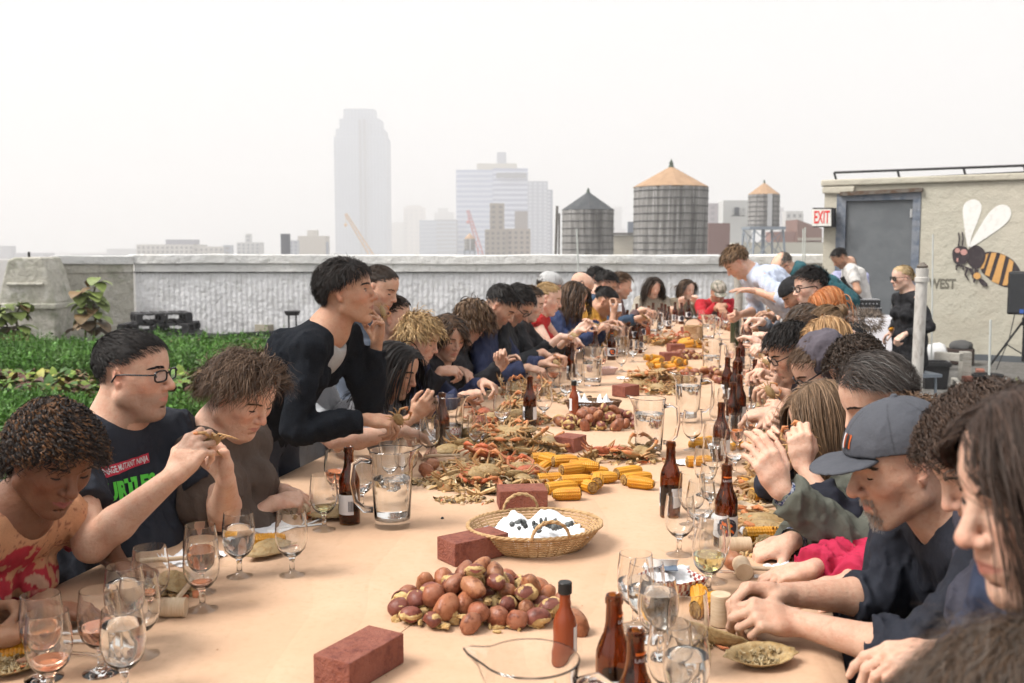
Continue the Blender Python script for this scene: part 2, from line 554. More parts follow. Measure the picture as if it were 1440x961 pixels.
def scalp_ok(u, front=0.0, low=0.0):
    f = np.interp(u[:, 0], [-1, -.48, -.26, 0.0, .25, .50, .78, .88, .93, .97], [-.72 + low, -.62 + low, -.10, .03, .05, .22, .36, .42, .60, 1.2])
    return u[:, 2] > f + front * np.clip(u[:, 0] * 3, 0, 1)
RT = None
def skull_r(u):
    """distance from SK_C to the modelled skull along u (looked up from the standard head)"""
    global RT
    if RT is None:
        th = np.linspace(0, PI, 41); az = np.linspace(-PI, PI, 73); g = np.array([(math.sin(t) * math.cos(a), math.sin(t) * math.sin(a), math.cos(t)) for t in th for a in az])
        s = Sdf(); head_prims(s, lambda p: np.asarray(p, float), np.eye(3), dict(s=1.0, jaw=1.0, fat=.15, nose=1.0, fem=0)); s.p = s.p[:6] + [q for q in s.p[6:] if q[0] == 'e' and not q[7] and abs(q[1][1]) < .05]
        r_ = np.full(len(g), .13)
        for _ in range(24): r_ -= np.clip(sdf_eval(s, SK_C + g * r_[:, None]), -.02, .05) * .8
        RT = r_.reshape(41, 73)
    t = np.arccos(np.clip(u[:, 2], -1, 1)) / PI * 40; a = (np.arctan2(u[:, 1], u[:, 0]) + PI) / (2 * PI) * 72
    i, j = np.minimum(t.astype(int), 39), np.minimum(a.astype(int), 71); x, y = t - i, a - j
    return RT[i, j] * (1 - x) * (1 - y) + RT[i + 1, j] * x * (1 - y) + RT[i, j + 1] * (1 - x) * y + RT[i + 1, j + 1] * x * y
def strands(H, T, R, sc_, seed, Y, coll=()):
    """hair as thousands of flat tapered locks combed over the skull; returns verts, faces, colours"""
    r = np.random.default_rng(seed)
    n = int(H.get('n', 1500)); seg = H.get('seg', 9); L = H['len']; wd = H.get('w', .003)
    far = max(1.0, Y / 2.6); n = int(max(260, n / far ** 1.15)); wd *= min(far ** .75, 2.6)
    if Y < 3.6: n = int(n * 1.7); wd *= .66
    if Y > 6: seg = max(4, seg - 4)
    u = r.normal(size=(n * 4, 3)); u = nrm(u); u = u[scalp_ok(u + r.normal(0, .035, (len(u), 1)) * V(0, 0, 1), H.get('front', 0), H.get('low', 0))]
    if H.get('bald'): u = u[(u[:, 2] < .55) & ~((u[:, 0] > .1) & (u[:, 2] > .25))]
    if H.get('recede'): u = u[~((u[:, 0] > .30) & (u[:, 2] > .2) & (np.abs(u[:, 1]) < .8) & (r.uniform(0, 1, len(u)) < H['recede']))]
    u = u[:n]; n = len(u)
    rad = V(.0935, .0745, .081)
    t0 = H.get('thick', .004)
    P = SK_C + u * (skull_r(u) + t0 * .7)[:, None]; N = nrm(u / rad)
    comb = np.tile(np.array(H.get('comb', (-1, 0, -.4)), float), (n, 1))
    if 'part' in H: comb[:, 1] += np.where(u[:, 1] > H['part'], 1, -1) * H.get('pw', 1.2)
    if H.get('crown'):      # radiate from the crown
        cr = nrm(V(-.55, 0, .83)); comb = u - cr + np.array(H['crown']) * V(1, 1, 1)
    if H.get('fringe'): comb[u[:, 0] > .25] = V(1, .25, -.1)
    D = comb - N * np.einsum('ij,ij->i', comb, N)[:, None]
    D = nrm(nrm(D) + N * H.get('lift', .3) + r.normal(size=(n, 3)) * H.get('mess', .12))
    Ls = L * r.uniform(H.get('vmin', .65), 1.1, n)
    if 'lenz' in H: Ls *= np.interp(u[:, 2], [-.6, .4, 1], H['lenz'])
    st = (Ls / seg)[:, None]
    g = R.T @ V(0, 0, -1)      # gravity in head space
    curl, cf = H.get('curl', 0), H.get('cf', 3.0)
    ph = r.uniform(0, 6.28, n); clump = (np.floor(ph * 3)).astype(int)
    if H.get('clump'):
        k = H['clump']; cen = r.choice(n, k, replace=False)
        near = np.argmin(((P[:, None] - P[None, cen]) ** 2).sum(-1), 1); ph = ph[cen][near] + r.normal(0, .35, n)
        Ls = Ls * .5 + (Ls[cen][near]) * .5
    G = np.array(H['gather']) if 'gather' in H else None
    S = [P.copy()]; NN = [N.copy()]; Cpts = P.copy()
    back = H.get('stay', 0)
    for i in range(seg):
        t = (i + 1) / seg
        gw = H.get('grav', .2) * (.5 + t)
        D = D + g * gw + r.normal(size=(n, 3)) * H.get('mess', .12) * .35
        if G is not None:
            v = G - Cpts; dd = np.linalg.norm(v, axis=1, keepdims=True)
            pull = nrm(v)
            D = np.where(dd > .025, nrm(D) * .25 + pull * .9, D)
        D = nrm(D)
        Cpts = Cpts + D * st
        for (c, rd) in ((SK_C, rad + t0 * (.6 + .5 * r.uniform(size=(n, 1)))), (V(.030, 0, .045), V(.0585, .0665, .0605) + t0 * .5), (V(.034, 0, -.018), V(.058, .070, .084)), (V(-.03, 0, -.12), V(.062, .066, .09))):
            x = (Cpts - c) / rd; q = np.linalg.norm(x, axis=1, keepdims=True)
            Cpts = np.where(q < 1, c + x / np.maximum(q, 1e-3) * rd, Cpts)
        for (c, rd) in (coll if i > 2 else ()):
            x = (Cpts - c) / rd; q = np.linalg.norm(x, axis=1, keepdims=True)
            Cpts = np.where(q < 1, c + x / np.maximum(q, 1e-3) * rd, Cpts)
        if back:      # keep long hair off the face
            lim = H.get('lim', .045) - (.075 if 'tuck' in H else 0) * (u[:, 1] * H.get('tuck', 1) > 0)
            k_ = np.clip((Cpts[:, 0] - lim + .03) / .05, 0, 1) * np.clip((.060 - Cpts[:, 2]) / .04, 0, 1)
            sy = np.where(u[:, 1] > H.get('part', 0), 1, -1); ty = .066 + .012 * np.sin(ph * 3)
            Cpts[:, 1] += k_ * np.maximum(ty - sy * Cpts[:, 1], 0) * sy * .55; Cpts[:, 0] -= k_ * np.where((u[:, 1] * H.get('tuck', 0) > 0), .03, .004)
        Q = Cpts.copy()
        if curl:
            a = ph + cf * 6.28 * t * (Ls / L)
            side = nrm(np.cross(D, N + .01)); up = np.cross(side, D)
            Q = Q + (side * np.cos(a)[:, None] + up * np.sin(a)[:, None]) * curl * min(1, t * 2.5)
        S.append(Q); NN.append(nrm(N))
    S = np.stack(S, 1); m = seg + 1
    tg = nrm(np.gradient(S, axis=1))
    cen = V(-.012, 0, .0)
    outv = nrm(S - cen + r.normal(size=(n, 1, 3)) * .02)
    sd_ = nrm(np.cross(tg, outv))
    tw = r.uniform(-.6, .6, (n, 1, 1))
    sd_ = nrm(sd_ * np.cos(tw) + np.cross(tg, sd_) * np.sin(tw))
    wt = np.interp(np.linspace(0, 1, m), [0, .15, .7, 1], [.8, 1, .8, .15])[None, :, None] * wd * r.uniform(.6, 1.3, (n, 1, 1)) * .5
    A = S - sd_ * wt; Bv = S + sd_ * wt
    vv = np.stack([A, Bv], 2).reshape(-1, 3)
    i0 = (np.arange(n)[:, None] * m + np.arange(seg)[None]).ravel() * 2
    f = np.stack([i0, i0 + 1, i0 + 3, i0 + 2], 1)
    cols = np.array(H['col'] if isinstance(H['col'], list) else [H['col']], float)
    pk = cols[r.integers(0, len(cols), n)] * r.uniform(.75, 1.3, (n, 1))
    if 'grey' in H: gm = r.uniform(size=n) < H['grey']; pk[gm] = V(.22, .21, .20) * r.uniform(.5, 1.1, (gm.sum(), 1))
    cc = np.repeat(pk, m * 2, 0)
    return vv, f, cc
def cap_mesh(H, res=48):
    th = np.linspace(0.02, PI * .86, res); az = np.linspace(0, 2 * PI, 2 * res, endpoint=False)
    u = np.array([(math.sin(t) * math.cos(a), math.sin(t) * math.sin(a), math.cos(t)) for t in th for a in az])
    e = .06
    ok = scalp_ok(u - V(0, 0, .055), H.get('front', 0), H.get('low', 0))
    inner = scalp_ok(u - V(0, 0, .16), H.get('front', 0) , H.get('low', 0))
    if H.get('bald'):
        b = (u[:, 2] < .55) & ~((u[:, 0] > .1) & (u[:, 2] > .25)); ok &= b; inner &= b & (u[:, 2] < .48)
    if H.get('recede'): b = ~((u[:, 0] > .34) & (u[:, 2] > .2)); ok &= b; inner &= b
    t = np.where(inner, H.get('thick', .004) * .6, -.0015)
    t = t + np.where(inner, snoise(u, 9, 3) * H.get('thick', .004) * .25, 0)
    p = SK_C + u * (skull_r(u) + t)[:, None]
    f = []
    m = 2 * res
    for i in range(res - 1):
        for j in range(m):
            q = (i * m + j, (i + 1) * m + j, (i + 1) * m + (j + 1) % m, i * m + (j + 1) % m)
            if all(ok[k] for k in q): f.append(q)
    col = np.array(H['col'][0] if isinstance(H['col'], list) else H['col'])
    cc = np.tile(col * .9, (len(p), 1)) * (1 + .35 * snoise(p * V(1, 1, .4), 420, 5, 2))[:, None]
    return p, np.array(f, int), cc
SHELL = {}
def soft_noise(amp0, f, seed, cen=None):
    def fn(P):
        amp = amp0 if cen is None else amp0 * np.clip(np.linalg.norm(P - cen, axis=1) / .10 - .9, .12, 1)
        a = snoise(P, f, seed, 2); b = snoise(P * V(1, 1, .45), f * 1.9, seed + 5, 2)
        c = snoise(P * V(1, 1, .6), f * 3.2, seed + 9, 1)
        return -amp * (.5 * a - 1.15 * np.abs(b) ** .8 + .30 - .35 * np.abs(c) ** .8) - amp * .42
    return fn
PEOPLE = []
def person(label, head, yaw, pit=20, roll=0, group=None, skin='fair', hands=(), hair=None, body=None, shirt=None, face=None, extra=None,
           standing=False, seed=1, name='person', legs=True):
    """head: (px, py, Y) of the head's centre; yaw 0 looks along +X; hands: list of (side, wrist, finger dir, palm normal, pose)"""
    Y = head[2]; r = np.random.default_rng(seed)
    f = dict(s=1.0, jaw=1.0, fat=.15, nose=1.0, fem=0, lip=1.0); f.update(face or {})
    for k_ in ('jaw', 'nose'): f[k_] *= r.uniform(.96, 1.05)
    b = dict(w=1.0, fat=1.0, lean=None, byaw=None, sh=.0, chest=0); b.update(body or {})
    fem = f['fem']
    S_ = (0.965 if fem else 1.0) * f['s']; f['s'] = S_
    hc = at(*head)
    R = Rz(math.radians(yaw)) @ Ry(math.radians(pit)) @ Rx(math.radians(roll))
    T = lambda p: hc + (R @ (np.asarray(p, float) * S_).T).T
    by = math.radians(b['byaw'] if b['byaw'] is not None else yaw)
    fw = V(math.cos(by), math.sin(by), 0); lat = V(-math.sin(by), math.cos(by), 0)
    J = T(V(-.030, 0, -.060))
    up0 = nrm(R[:, 2] * .55 + V(0, 0, .8) - fw * -.0)
    bl = b['bl'] if 'bl' in b else (math.radians(38) if standing else None)
    hz = .92 if standing else .50
    # neck base, then the spine down to the pelvis
    dn = nrm(-R[:, 2] * .5 - V(0, 0, .55) - fw * (.42 + b.get('nb', 0)))
    N = J + dn * (.068 + b.get('neck', 0))
    TL = .50 * (.96 if fem else 1)
    dz = N[2] - hz
    hor = math.sqrt(max(TL * TL - dz * dz, .0016)) if bl is None else TL * math.sin(bl)
    hor = min(hor, TL * .9)
    if b['lean'] is not None: hor = b['lean']
    P = N - fw * hor + lat * b.get('lx', 0); P[2] = hz if bl is None else N[2] - TL * math.cos(bl)
    spine = nrm(N - P)
    back = nrm(np.cross(lat, spine)); frt = nrm(np.cross(lat, spine)) ; frt = frt if frt @ fw > 0 else -frt
    C = P + (N - P) * .70 - frt * .018; M = P + (N - P) * .36 - frt * .012
    shw = (.150 if fem else .178) * b['w']
    root = empty(name, P * V(1, 1, 0), 0, label=label, cat='person', group=group)
    off = -(P * V(1, 1, 0))
    s = Sdf()
    head_prims(s, T, R, f)
    nk = .046 if fem else .054; nk += f['fat'] * .006
    s.cone(T(V(-.028, 0, -.035)), N, nk, nk * 1.08, .02)
    s.cone(T(V(.0, 0, -.062)), N + frt * .012, nk * .8, nk * .9, .02)
    nails = []
    arms = []
    hd = {h[0]: h for h in hands}
    for side, sg in (('L', 1), ('R', -1)):
        Sh = N + lat * sg * shw - spine * .055 - frt * .005
        if side in hd:
            _, Wt, fd, pn, pose = hd[side][:5]
            Wt = np.array(Wt, float)
            if Y > 3.6 and not standing: Wt = Wt + r.normal(0, 1, 3) * V(.03, .03, .018); fd = nrm(fd + r.normal(0, .28, 3)); pn = nrm(pn + r.normal(0, .35, 3)); Wt[2] = max(Wt[2], .785) if Wt[2] > .7 else Wt[2]; pose = pose if r.random() < .55 else ['pinch', 'hold', 'relax', 'fist'][r.integers(4)]
            Sh = Sh + nrm(Wt - Sh) * .03
            pole = hd[side][5] if len(hd[side]) > 5 else (V(0, 0, -1) * .9 + lat * sg * .5 - frt * .25)
            l1, l2 = (.275, .245) if fem else (.295, .262)
            El, Wt = ik(Sh, Wt, l1, l2, pole)
            if not standing and El[2] < .80 and (El - P) @ fw > .26: 
                El[2] = .805
        else:
            El = Sh - V(0, 0, .27) + lat * sg * .04 + fw * .02; Wt = El + fw * .2 - V(0, 0, .08) - lat * sg * .05; fd, pn, pose = Wt - El, V(0, 0, -1), 'relax'
        arms.append((side, sg, Sh, El, Wt))
        a1 = .038 if fem else .045; a1 *= (1 + .25 * max(0, b['fat'] - 1) * 2)
        s.cone(Sh, El, a1 * 1.05, a1 * .86, .015)
        mid = El + (Wt - El) * .30
        a2 = a1 * .82
        s.cone(El, mid, a2, a2 * 1.04, .015)
        s.cone(mid, Wt, a2 * 1.03, .0245 if not fem else .021, .015)
        hs_ = .90 if fem else 1.0
        if np.isscalar(fd): fd = Wt - El
        hand_prims(s, Wt, fd, pn, side, pose, hs_, nails, seed)
    s.cone(N - spine * .02, C, .070, .085, .05); s.cone(C, P, .085, .085, .05)
    for side, sg, Sh, El, Wt in arms: s.cone(N - spine * .03, Sh, .045, .045, .03)
    if b['chest'] or (shirt and shirt.get('low')):
        s.ell(C + frt * .055 + spine * .05, (.10, .10, .07), np.stack([lat, spine, frt], 1), .03)
    h = float(np.clip(.00145 * Y, .0028, .0055))
    v, fc = biggest(*s.mesh(h))
    # ---- natural colouring of the skin
    base = np.array(SKIN[skin] if isinstance(skin, str) else skin) * r.uniform(.94, 1.06)
    col = np.tile(base, (len(v), 1))
    col *= (1 + .06 * snoise(v, 22, seed, 2))[:, None]
    lv = ((v - hc) @ R) / S_
    def gs(c, rad): x = (lv - V(*c)) / V(*rad); return np.exp(-np.einsum('ij,ij->i', x, x))[:, None]
    def mixc(wt, c): 
        nonlocal col
        col = col * (1 - wt) + np.array(c) * wt
    rd = base * V(1.12, .78, .74)
    for y in (1, -1):
        mixc(.55 * gs((.065, y * .042, -.028), (.03, .024, .022)), rd)
        mixc(.55 * gs((-.004, y * .085, .0), (.03, .014, .035)), rd)
        mixc(.45 * gs((.085, y * .031, -.002), (.02, .016, .007)), base * V(.78, .66, .64))
    mixc(.55 * gs((.108, 0, -.027), (.018, .02, .014)), rd)
    lips = np.array(f.get('lipc', (.50, .20, .17))) if skin in ('fair', 'pale', 'warm', 'tan') else np.array(f.get('lipc', (.26, .10, .08)))
    lm = (np.abs(lv[:, 2] + .0585) < .0082 - 14 * np.minimum(lv[:, 1] ** 2, 4e-4)) & (lv[:, 0] > .070) & (np.abs(lv[:, 1]) < .025)
    mixc(.75 * lm[:, None].astype(float), lips)
    st = f.get('stubble', 0)
    if st:
        m = ((lv[:, 2] < -.040) & (lv[:, 2] > -.125) & (lv[:, 0] > -.008)) | ((lv[:, 2] < -.02) & (lv[:, 0] > -.01) & (lv[:, 0] < .03) & (np.abs(lv[:, 1]) > .045))
        edge = np.clip((-.026 - lv[:, 2]) / .034, 0, 1) * np.clip((lv[:, 0] + .012) / .02, 0, 1)
        mixc((m * ~lm * edge)[:, None] * st, np.array(f.get('stubc', (.10, .075, .06))))
    if f.get('shaved') is not None:
        u = nrm((lv - SK_C) / V(.0935, .0745, .081)); mixc((scalp_ok(u) * (lv[:, 2] > -.05))[:, None] * f['shaved'], (.14, .11, .095))
    for (p, fd_, bk, rb) in nails:
        x = v - p; m = (np.abs(x @ fd_) < .0062) & (np.abs(x @ np.cross(fd_, bk)) < rb * .72) & (x @ bk > -rb * .5) & (np.linalg.norm(x, axis=1) < .011)
        mixc(m[:, None] * .6, base * V(1.22, 1.18, 1.16))
    mk('body', v + off, fc, M_SKIN, root, col)
    # ---- eyebrows, lashes, hair
    vs, fs, cs = [], [], []; nn = 0
    def addm(a, bq, c):
        nonlocal nn
        vs.append(a); fs.append(bq + nn); cs.append(c); nn += len(a)
    hcol = np.array((hair['col'][0] if isinstance(hair['col'], list) else hair['col']) if hair else (.05, .035, .025)) * f.get('browk', .8)
    def onface(yz, off_=.0012):
        P0 = np.concatenate([np.full((len(yz), 1), .125), yz], 1)
        for _ in range(14):
            d = sdf_eval(hs2, P0); P0[:, 0] -= np.clip(d - off_, -.02, .03) * .9
        return P0
    hs2 = Sdf(); ff = dict(f); ff['s'] = 1.0; head_prims(hs2, lambda p: np.asarray(p, float), np.eye(3), ff)
    if Y < 9:
        nb = 46 if Y < 5 else 16
        for y in (1, -1):
            t = np.linspace(0, 1, nb); yy = y * (.013 + .037 * t); zz = .0245 + .0075 * np.sin(t * 2.3) - .004 * t + r.normal(0, .0012, nb)
            P0 = onface(np.stack([yy, zz], 1)); dv = np.stack([-.25 * t, y * (.4 + .6 * t), .55 - .8 * t], 1); dv = nrm(dv) * (.0085 if not fem else .007)
            wv = np.tile(V(0, 0, .0016) * (1.5 if Y > 3.5 else 1), (nb, 1))
            P1 = P0 + dv; q = onface(P1[:, 1:], .0016)
            quad = np.stack([P0 - wv, P0 + wv, q + wv * .4, q - wv * .4], 1).reshape(-1, 3)
            addm(quad, np.arange(nb * 4).reshape(-1, 4), np.tile(hcol, (nb * 4, 1)))
            # lash line of the lowered lid
            lo = -.0052 if not f.get('eyes') else .0038
            t = np.linspace(-1, 1, 9); ec = V(.0665, y * .0315, .008); a = t * .95
            zc = lo + .0028 * t * t * (1 if not f.get('eyes') else -1) 
            pr = np.stack([np.cos(a) * .0152, np.sin(a) * .0150 , zc], 1); pr[:, 0] = np.sqrt(np.maximum(.0155 ** 2 - pr[:, 1] ** 2 * .98 - zc ** 2, 1e-6))
            L0 = ec + pr; o = nrm(pr); w2 = V(0, 0, .0009) * (1 + max(0, Y - 2.5) * .25)
            A = L0 + o * .0004 + w2; Bq = L0 + o * (.0035 if fem else .002) - w2 * 1.4
            vv = np.stack([A, Bq], 1).reshape(-1, 3); i0 = np.arange(8) * 2
            addm(vv, np.stack([i0, i0 + 1, i0 + 3, i0 + 2], 1), np.tile(V(.02, .013, .01), (18, 1)))
    if f.get('beard'):
        bd = f['beard']; nb = bd.get('n', 500)
        yy = r.uniform(-.045, .045, nb * 3); zz = r.uniform(-.118, -.04, nb * 3)
        k = ((np.abs(yy) < .026) & (zz < -.068) & (zz > -.108)) | ((np.abs(yy) < .026) & (zz > -.050) & (zz < -.041) ) | ((np.abs(yy) > .022) & (np.abs(yy) < .030) & (zz > -.09))
        if bd.get('full'): k = (zz < -.045) & ~((np.abs(yy) < .024) & (zz > -.066))
        yy, zz = yy[k][:nb], zz[k][:nb]
        P0 = onface(np.stack([yy, zz], 1)); nb = len(P0)
        dv = nrm(np.stack([.35 + 0 * yy, yy * 6, -1 + 0 * yy], 1) + r.normal(0, .25, (nb, 3))) * r.uniform(.5, 1.2, (nb, 1)) * bd.get('len', .010)
        wv = V(0, .0011, 0)
        quad = np.stack([P0 - wv, P0 + wv, P0 + dv + wv * .3, P0 + dv - wv * .3], 1).reshape(-1, 3)
        cb = np.array(bd['col']); addm(quad, np.arange(nb * 4).reshape(-1, 4), np.repeat(cb * r.uniform(.6, 1.4, (nb, 1)), 4, 0))
    if hair:
        if not hair.get('nocap'):
            cp, cf_, cc = cap_mesh(hair, 40 if Y < 5 else 20); addm(cp, cf_, cc)
        a, bq, c = strands(hair, T, R, S_, seed, Y, [((R.T @ (c_ - hc)) / S_, r_) for c_, r_ in [(N, .082), (N - spine * .06, .10), (C, .15)] + [(a_[2], .072) for a_ in arms]]); addm(a, bq, c)
        if 'gather' in hair and hair.get('bun'):
            bm = Sdf(); bm.ell(np.array(hair['gather']), hair['bun'], None, .01)
            a, bq = bm.mesh(.006, lambda q: .004 * np.sin(q[:, 0] * 260 + q[:, 2] * 200)); addm(a, bq, np.tile(hcol * 1.25, (len(a), 1)))
        if hair.get('tail'):      # ponytail: a bundle from the gather point
            tl = hair['tail']; n_ = 260 if Y < 5 else 90
            p0 = np.array(hair['gather']) + r.normal(0, .010, (n_, 3)); g = R.T @ V(0, 0, -1); dvec = np.tile(V(-.7, 0, .1), (n_, 1)) + r.normal(0, .12, (n_, 3)); pts = [p0]
            for i in range(8): dvec = nrm(dvec + g * .35); pts.append(pts[-1] + dvec * tl / 8 * r.uniform(.85, 1.1, (n_, 1)))
            Sx = np.stack(pts, 1); tg = nrm(np.gradient(Sx, axis=1)); sd_ = nrm(np.cross(tg, V(.2, .9, .1) + r.normal(0, .6, (n_, 1, 3)))) * (.0025 if Y < 5 else .005) * np.interp(np.arange(9), [0, 7, 8], [1, .8, .2])[None, :, None]
            vv = np.stack([Sx - sd_, Sx + sd_], 2).reshape(-1, 3); i0 = (np.arange(n_)[:, None] * 9 + np.arange(8)).ravel() * 2
            addm(vv, np.stack([i0, i0 + 1, i0 + 3, i0 + 2], 1), np.repeat(hcol / f.get('browk', .8) * r.uniform(.8, 1.3, (n_, 1)), 18, 0))
    if vs:
        vv = np.concatenate(vs); mk('hair', T(vv) + off, np.concatenate(fs), M_HAIR, root, np.concatenate(cs), smooth=True)
    if f.get('eyes'):
        for y in (1, -1):
            mb = MB(); ec = V(.0675, y * .0315, .0045)
            mb.ball(T(ec) + off, np.array((.0146, .0138, .0062)) * S_, 12, 0, (.62, .60, .57), R); mb.build('eyeball', M_PAINT, root, smooth='all')
            mb = MB(); mb.ball(T(ec + V(.0115, 0, -.0006)) + off, np.array((.0040, .0052, .0052)) * S_, 10, 0, (.035, .02, .012), R); mb.build('iris', M_PAINT, root, smooth='all')
    # ---- clothes
    if shirt:
        q = Sdf(); ft = b['fat']; th = shirt.get('th', .010)
        off2 = .058 if fem else .066
        hipr, war, chr_ = (.118, .098, .098) if fem else (.112, .108, .112)
        for sg in (1, -1):
            q.cone(P + lat * sg * .055 * ft, M + lat * sg * .050 * ft, hipr * ft + th, war * ft + th, .05)
            q.cone(M + lat * sg * .050 * ft, C + lat * sg * off2 * b['w'], war * ft + th, chr_ * b['w'] ** .5 + th, .05)
            q.cone(C + lat * sg * off2 * b['w'], N + lat * sg * .045 - spine * .095, chr_ * b['w'] ** .5 + th, .060 + th, .04)
        if fem:
            for sg in (1, -1): q.ell(C + frt * .085 + lat * sg * .070 - spine * .01, (.062 * ft, .062 * ft, .062 * ft), None, .03)
        if ft > 1.12: q.ell(M + frt * .075, (.12 * ft, .12 * ft, .11 * ft), None, .05)
        q.cone(N - spine * .06, N + (J - N) * (.10 + shirt.get('hi', 0)), nk + th + .022, nk + th * .6 + .004, .03)
        sl = shirt.get('sleeve', 'long')
        for side, sg, Sh, El, Wt in arms:
            q.cone(N - spine * .045, Sh - spine * .0, .048 + th, .050 + th, .04)
            a1 = (.046 if fem else .054) * (1 + .3 * max(0, ft - 1)) + th * .8
            if sl == 'short':
                cut = Sh + (El - Sh) * .62; q.cone(Sh, Sh + (El - Sh) * .80, a1, a1 * 1.08, .025, clip=(cut, nrm(El - Sh)))
            elif sl == 'none': pass
            else:
                q.cone(Sh, El, a1, a1 * .86, .025)
                e = {'long': .90, 'roll': .30, 'push': .62, 'mid': .1}[sl]
                cut = El + (Wt - El) * e
                q.cone(El, Wt, a1 * .86, (.036 if fem else .040) + th * .7, .012, clip=(cut, nrm(Wt - El)))
                if sl in ('roll', 'push') or shirt.get('cuff'):
                    u_ = nrm(Wt - El); rr_ = a1 * .86 + ((.036 + th * .7) - a1 * .86) * e + .003
                    q.cone(cut - u_ * .035, cut + u_ * .01, rr_, rr_, .006, clip=(cut + u_ * .004, u_))
                    q.cone(cut - u_ * .035, cut - u_ * .034, rr_, rr_, .006)
        nd = shirt.get('neckline', .036)
        if shirt.get('collar'):
            k = shirt['collar']; cr = nk + .016; cup = nrm(nrm(J - N) + spine * .3); f2 = nrm(frt - cup * (frt @ cup)); c0 = N + cup * .010 - f2 * .004
            aa = np.linspace(0, 2 * PI, 17)
            for i in range(16):
                mid = (aa[i] + aa[i + 1]) / 2
                if k.get('open') and math.cos(mid) > k['open']: continue
                P2 = [c0 + (lat * math.sin(x) * cr * 1.08 + f2 * math.cos(x) * cr) + cup * (k['h'] * (.55 - .45 * math.cos(x)) - .014) for x in (aa[i], aa[i + 1])]
                q.cone(P2[0], P2[1], k['r'], k['r'], .012)
            if k.get('hood'):      # a hood lying on the back
                for i, x in enumerate(np.linspace(-1.3, 1.3, 9)):
                    q.ell(N - frt * (.050 + .035 * math.cos(x)) + lat * math.sin(x) * .085 - spine * .01, (.036, .036, .034), None, .02)
        if nd: q.ell(N + frt * (.042 + shirt.get('vf', 0)) + spine * .022, (nd * 1.15, nd * 1.15, nd * (1.0 + shirt.get('vee', 0))), np.stack([lat, frt, spine], 1), .006, True)
        q.cone(N - spine * .03, J, nk * 1.06 + .003, nk * 1.0 + .003, .006, None, True)
        if shirt.get('hoodup'):
            q.ell(T(V(-.045, 0, .030)), (.105, .098, .112), R, .02); q.cone(T(V(-.055, 0, -.05)), N, .09, .09, .04)
            q.ell(T(V(.055, 0, -.03)), (.085, .066, .105), R, .012, True)
            q.ell(T(SK_C), (.094, .075, .082), R, .004, True)
        v, fc = biggest(*q.mesh(h * (1.75 if Y < 4 else 2.1), soft_noise(shirt.get('wr', .013), 17, seed, N + (J - N) * .3)))
        c1 = np.array(shirt['col'], float); cl = np.tile(c1, (len(v), 1)) * r.uniform(.95, 1.05)
        lb = np.stack([(v - N) @ lat, (v - N) @ spine, (v - N) @ frt], 1)
        if 'paint' in shirt: cl = shirt['paint'](v, lb, cl, dict(N=N, C=C, P=P, J=J, arms=arms))
        mk(shirt.get('name', 'shirt'), v + off, fc, shirt.get('mat') or M_CLOTH, root, cl)
        if 'inner' in shirt:      # an undershirt seen in the opening
            q = Sdf(); i_ = shirt['inner']
            q.cone(N - spine * .05 + frt * .0, C, .060, .100, .05)
            for sg in (1, -1): q.cone(C + lat * sg * .05, M + lat * sg * .04, .098 if fem else .108, .095 * ft, .05)
            q.ell(C + frt * .05 + spine * .06, (.09, .08, .07), np.stack([lat, spine, frt], 1), .03)
            q.cone(N - spine * .03, J, nk * 1.03, nk, .006, None, True)
            q.ell(N + frt * .055 + spine * .02, (.062, .05, .062), np.stack([lat, frt, spine], 1), .006, True)
            v, fc = biggest(*q.mesh(h * 2)); mk('undershirt', v + off, fc, M_CLOTH, root, np.tile(np.array(i_), (len(v), 1)))
    if legs:
        q = Sdf(); q2 = Sdf()
        for sg in (1, -1):
            hp = P + lat * sg * .085
            if standing: kn_ = V(hp[0], hp[1], .50) + fw * .06; an = V(hp[0], hp[1], .09) - fw * .02
            else: kn_ = hp + fw * .42 + lat * sg * .05; kn_[2] = .50; an = kn_ + V(0, 0, -.41) - fw * .05
            q.cone(hp, kn_, .095, .066, .04); q.cone(kn_, an, .064, .046, .02)
            q2.cone(an - V(0, 0, .03) - fw * .02, an - V(0, 0, .045) + fw * .15, .042, .036, .02)
        q.cone(P + lat * .06, P - lat * .06, .11, .11, .05)
        v, fc = q.mesh(.016 if Y < 6 else .022, soft_noise(.006, 14, seed)); mk('trousers', v + off, fc, M_CLOTH, root, np.tile(np.array(b.get('legs', (.03, .035, .05))), (len(v), 1)))
        v, fc = q2.mesh(.014); mk('shoe', v + off, fc, M_CLOTH, root, np.tile(V(.03, .028, .027), (len(v), 1)))
    ctx = dict(T=lambda p: T(p) + off, R=R, N=N + off, J=J + off, lat=lat, spine=spine, frt=frt, C=C + off, M=M + off, P=P + off, off=off, root=root, s=S_, arms=arms, Y=Y, onface=onface)
    for e in (extra or []): e(ctx)
    PEOPLE.append((label, root, ctx))
    return root
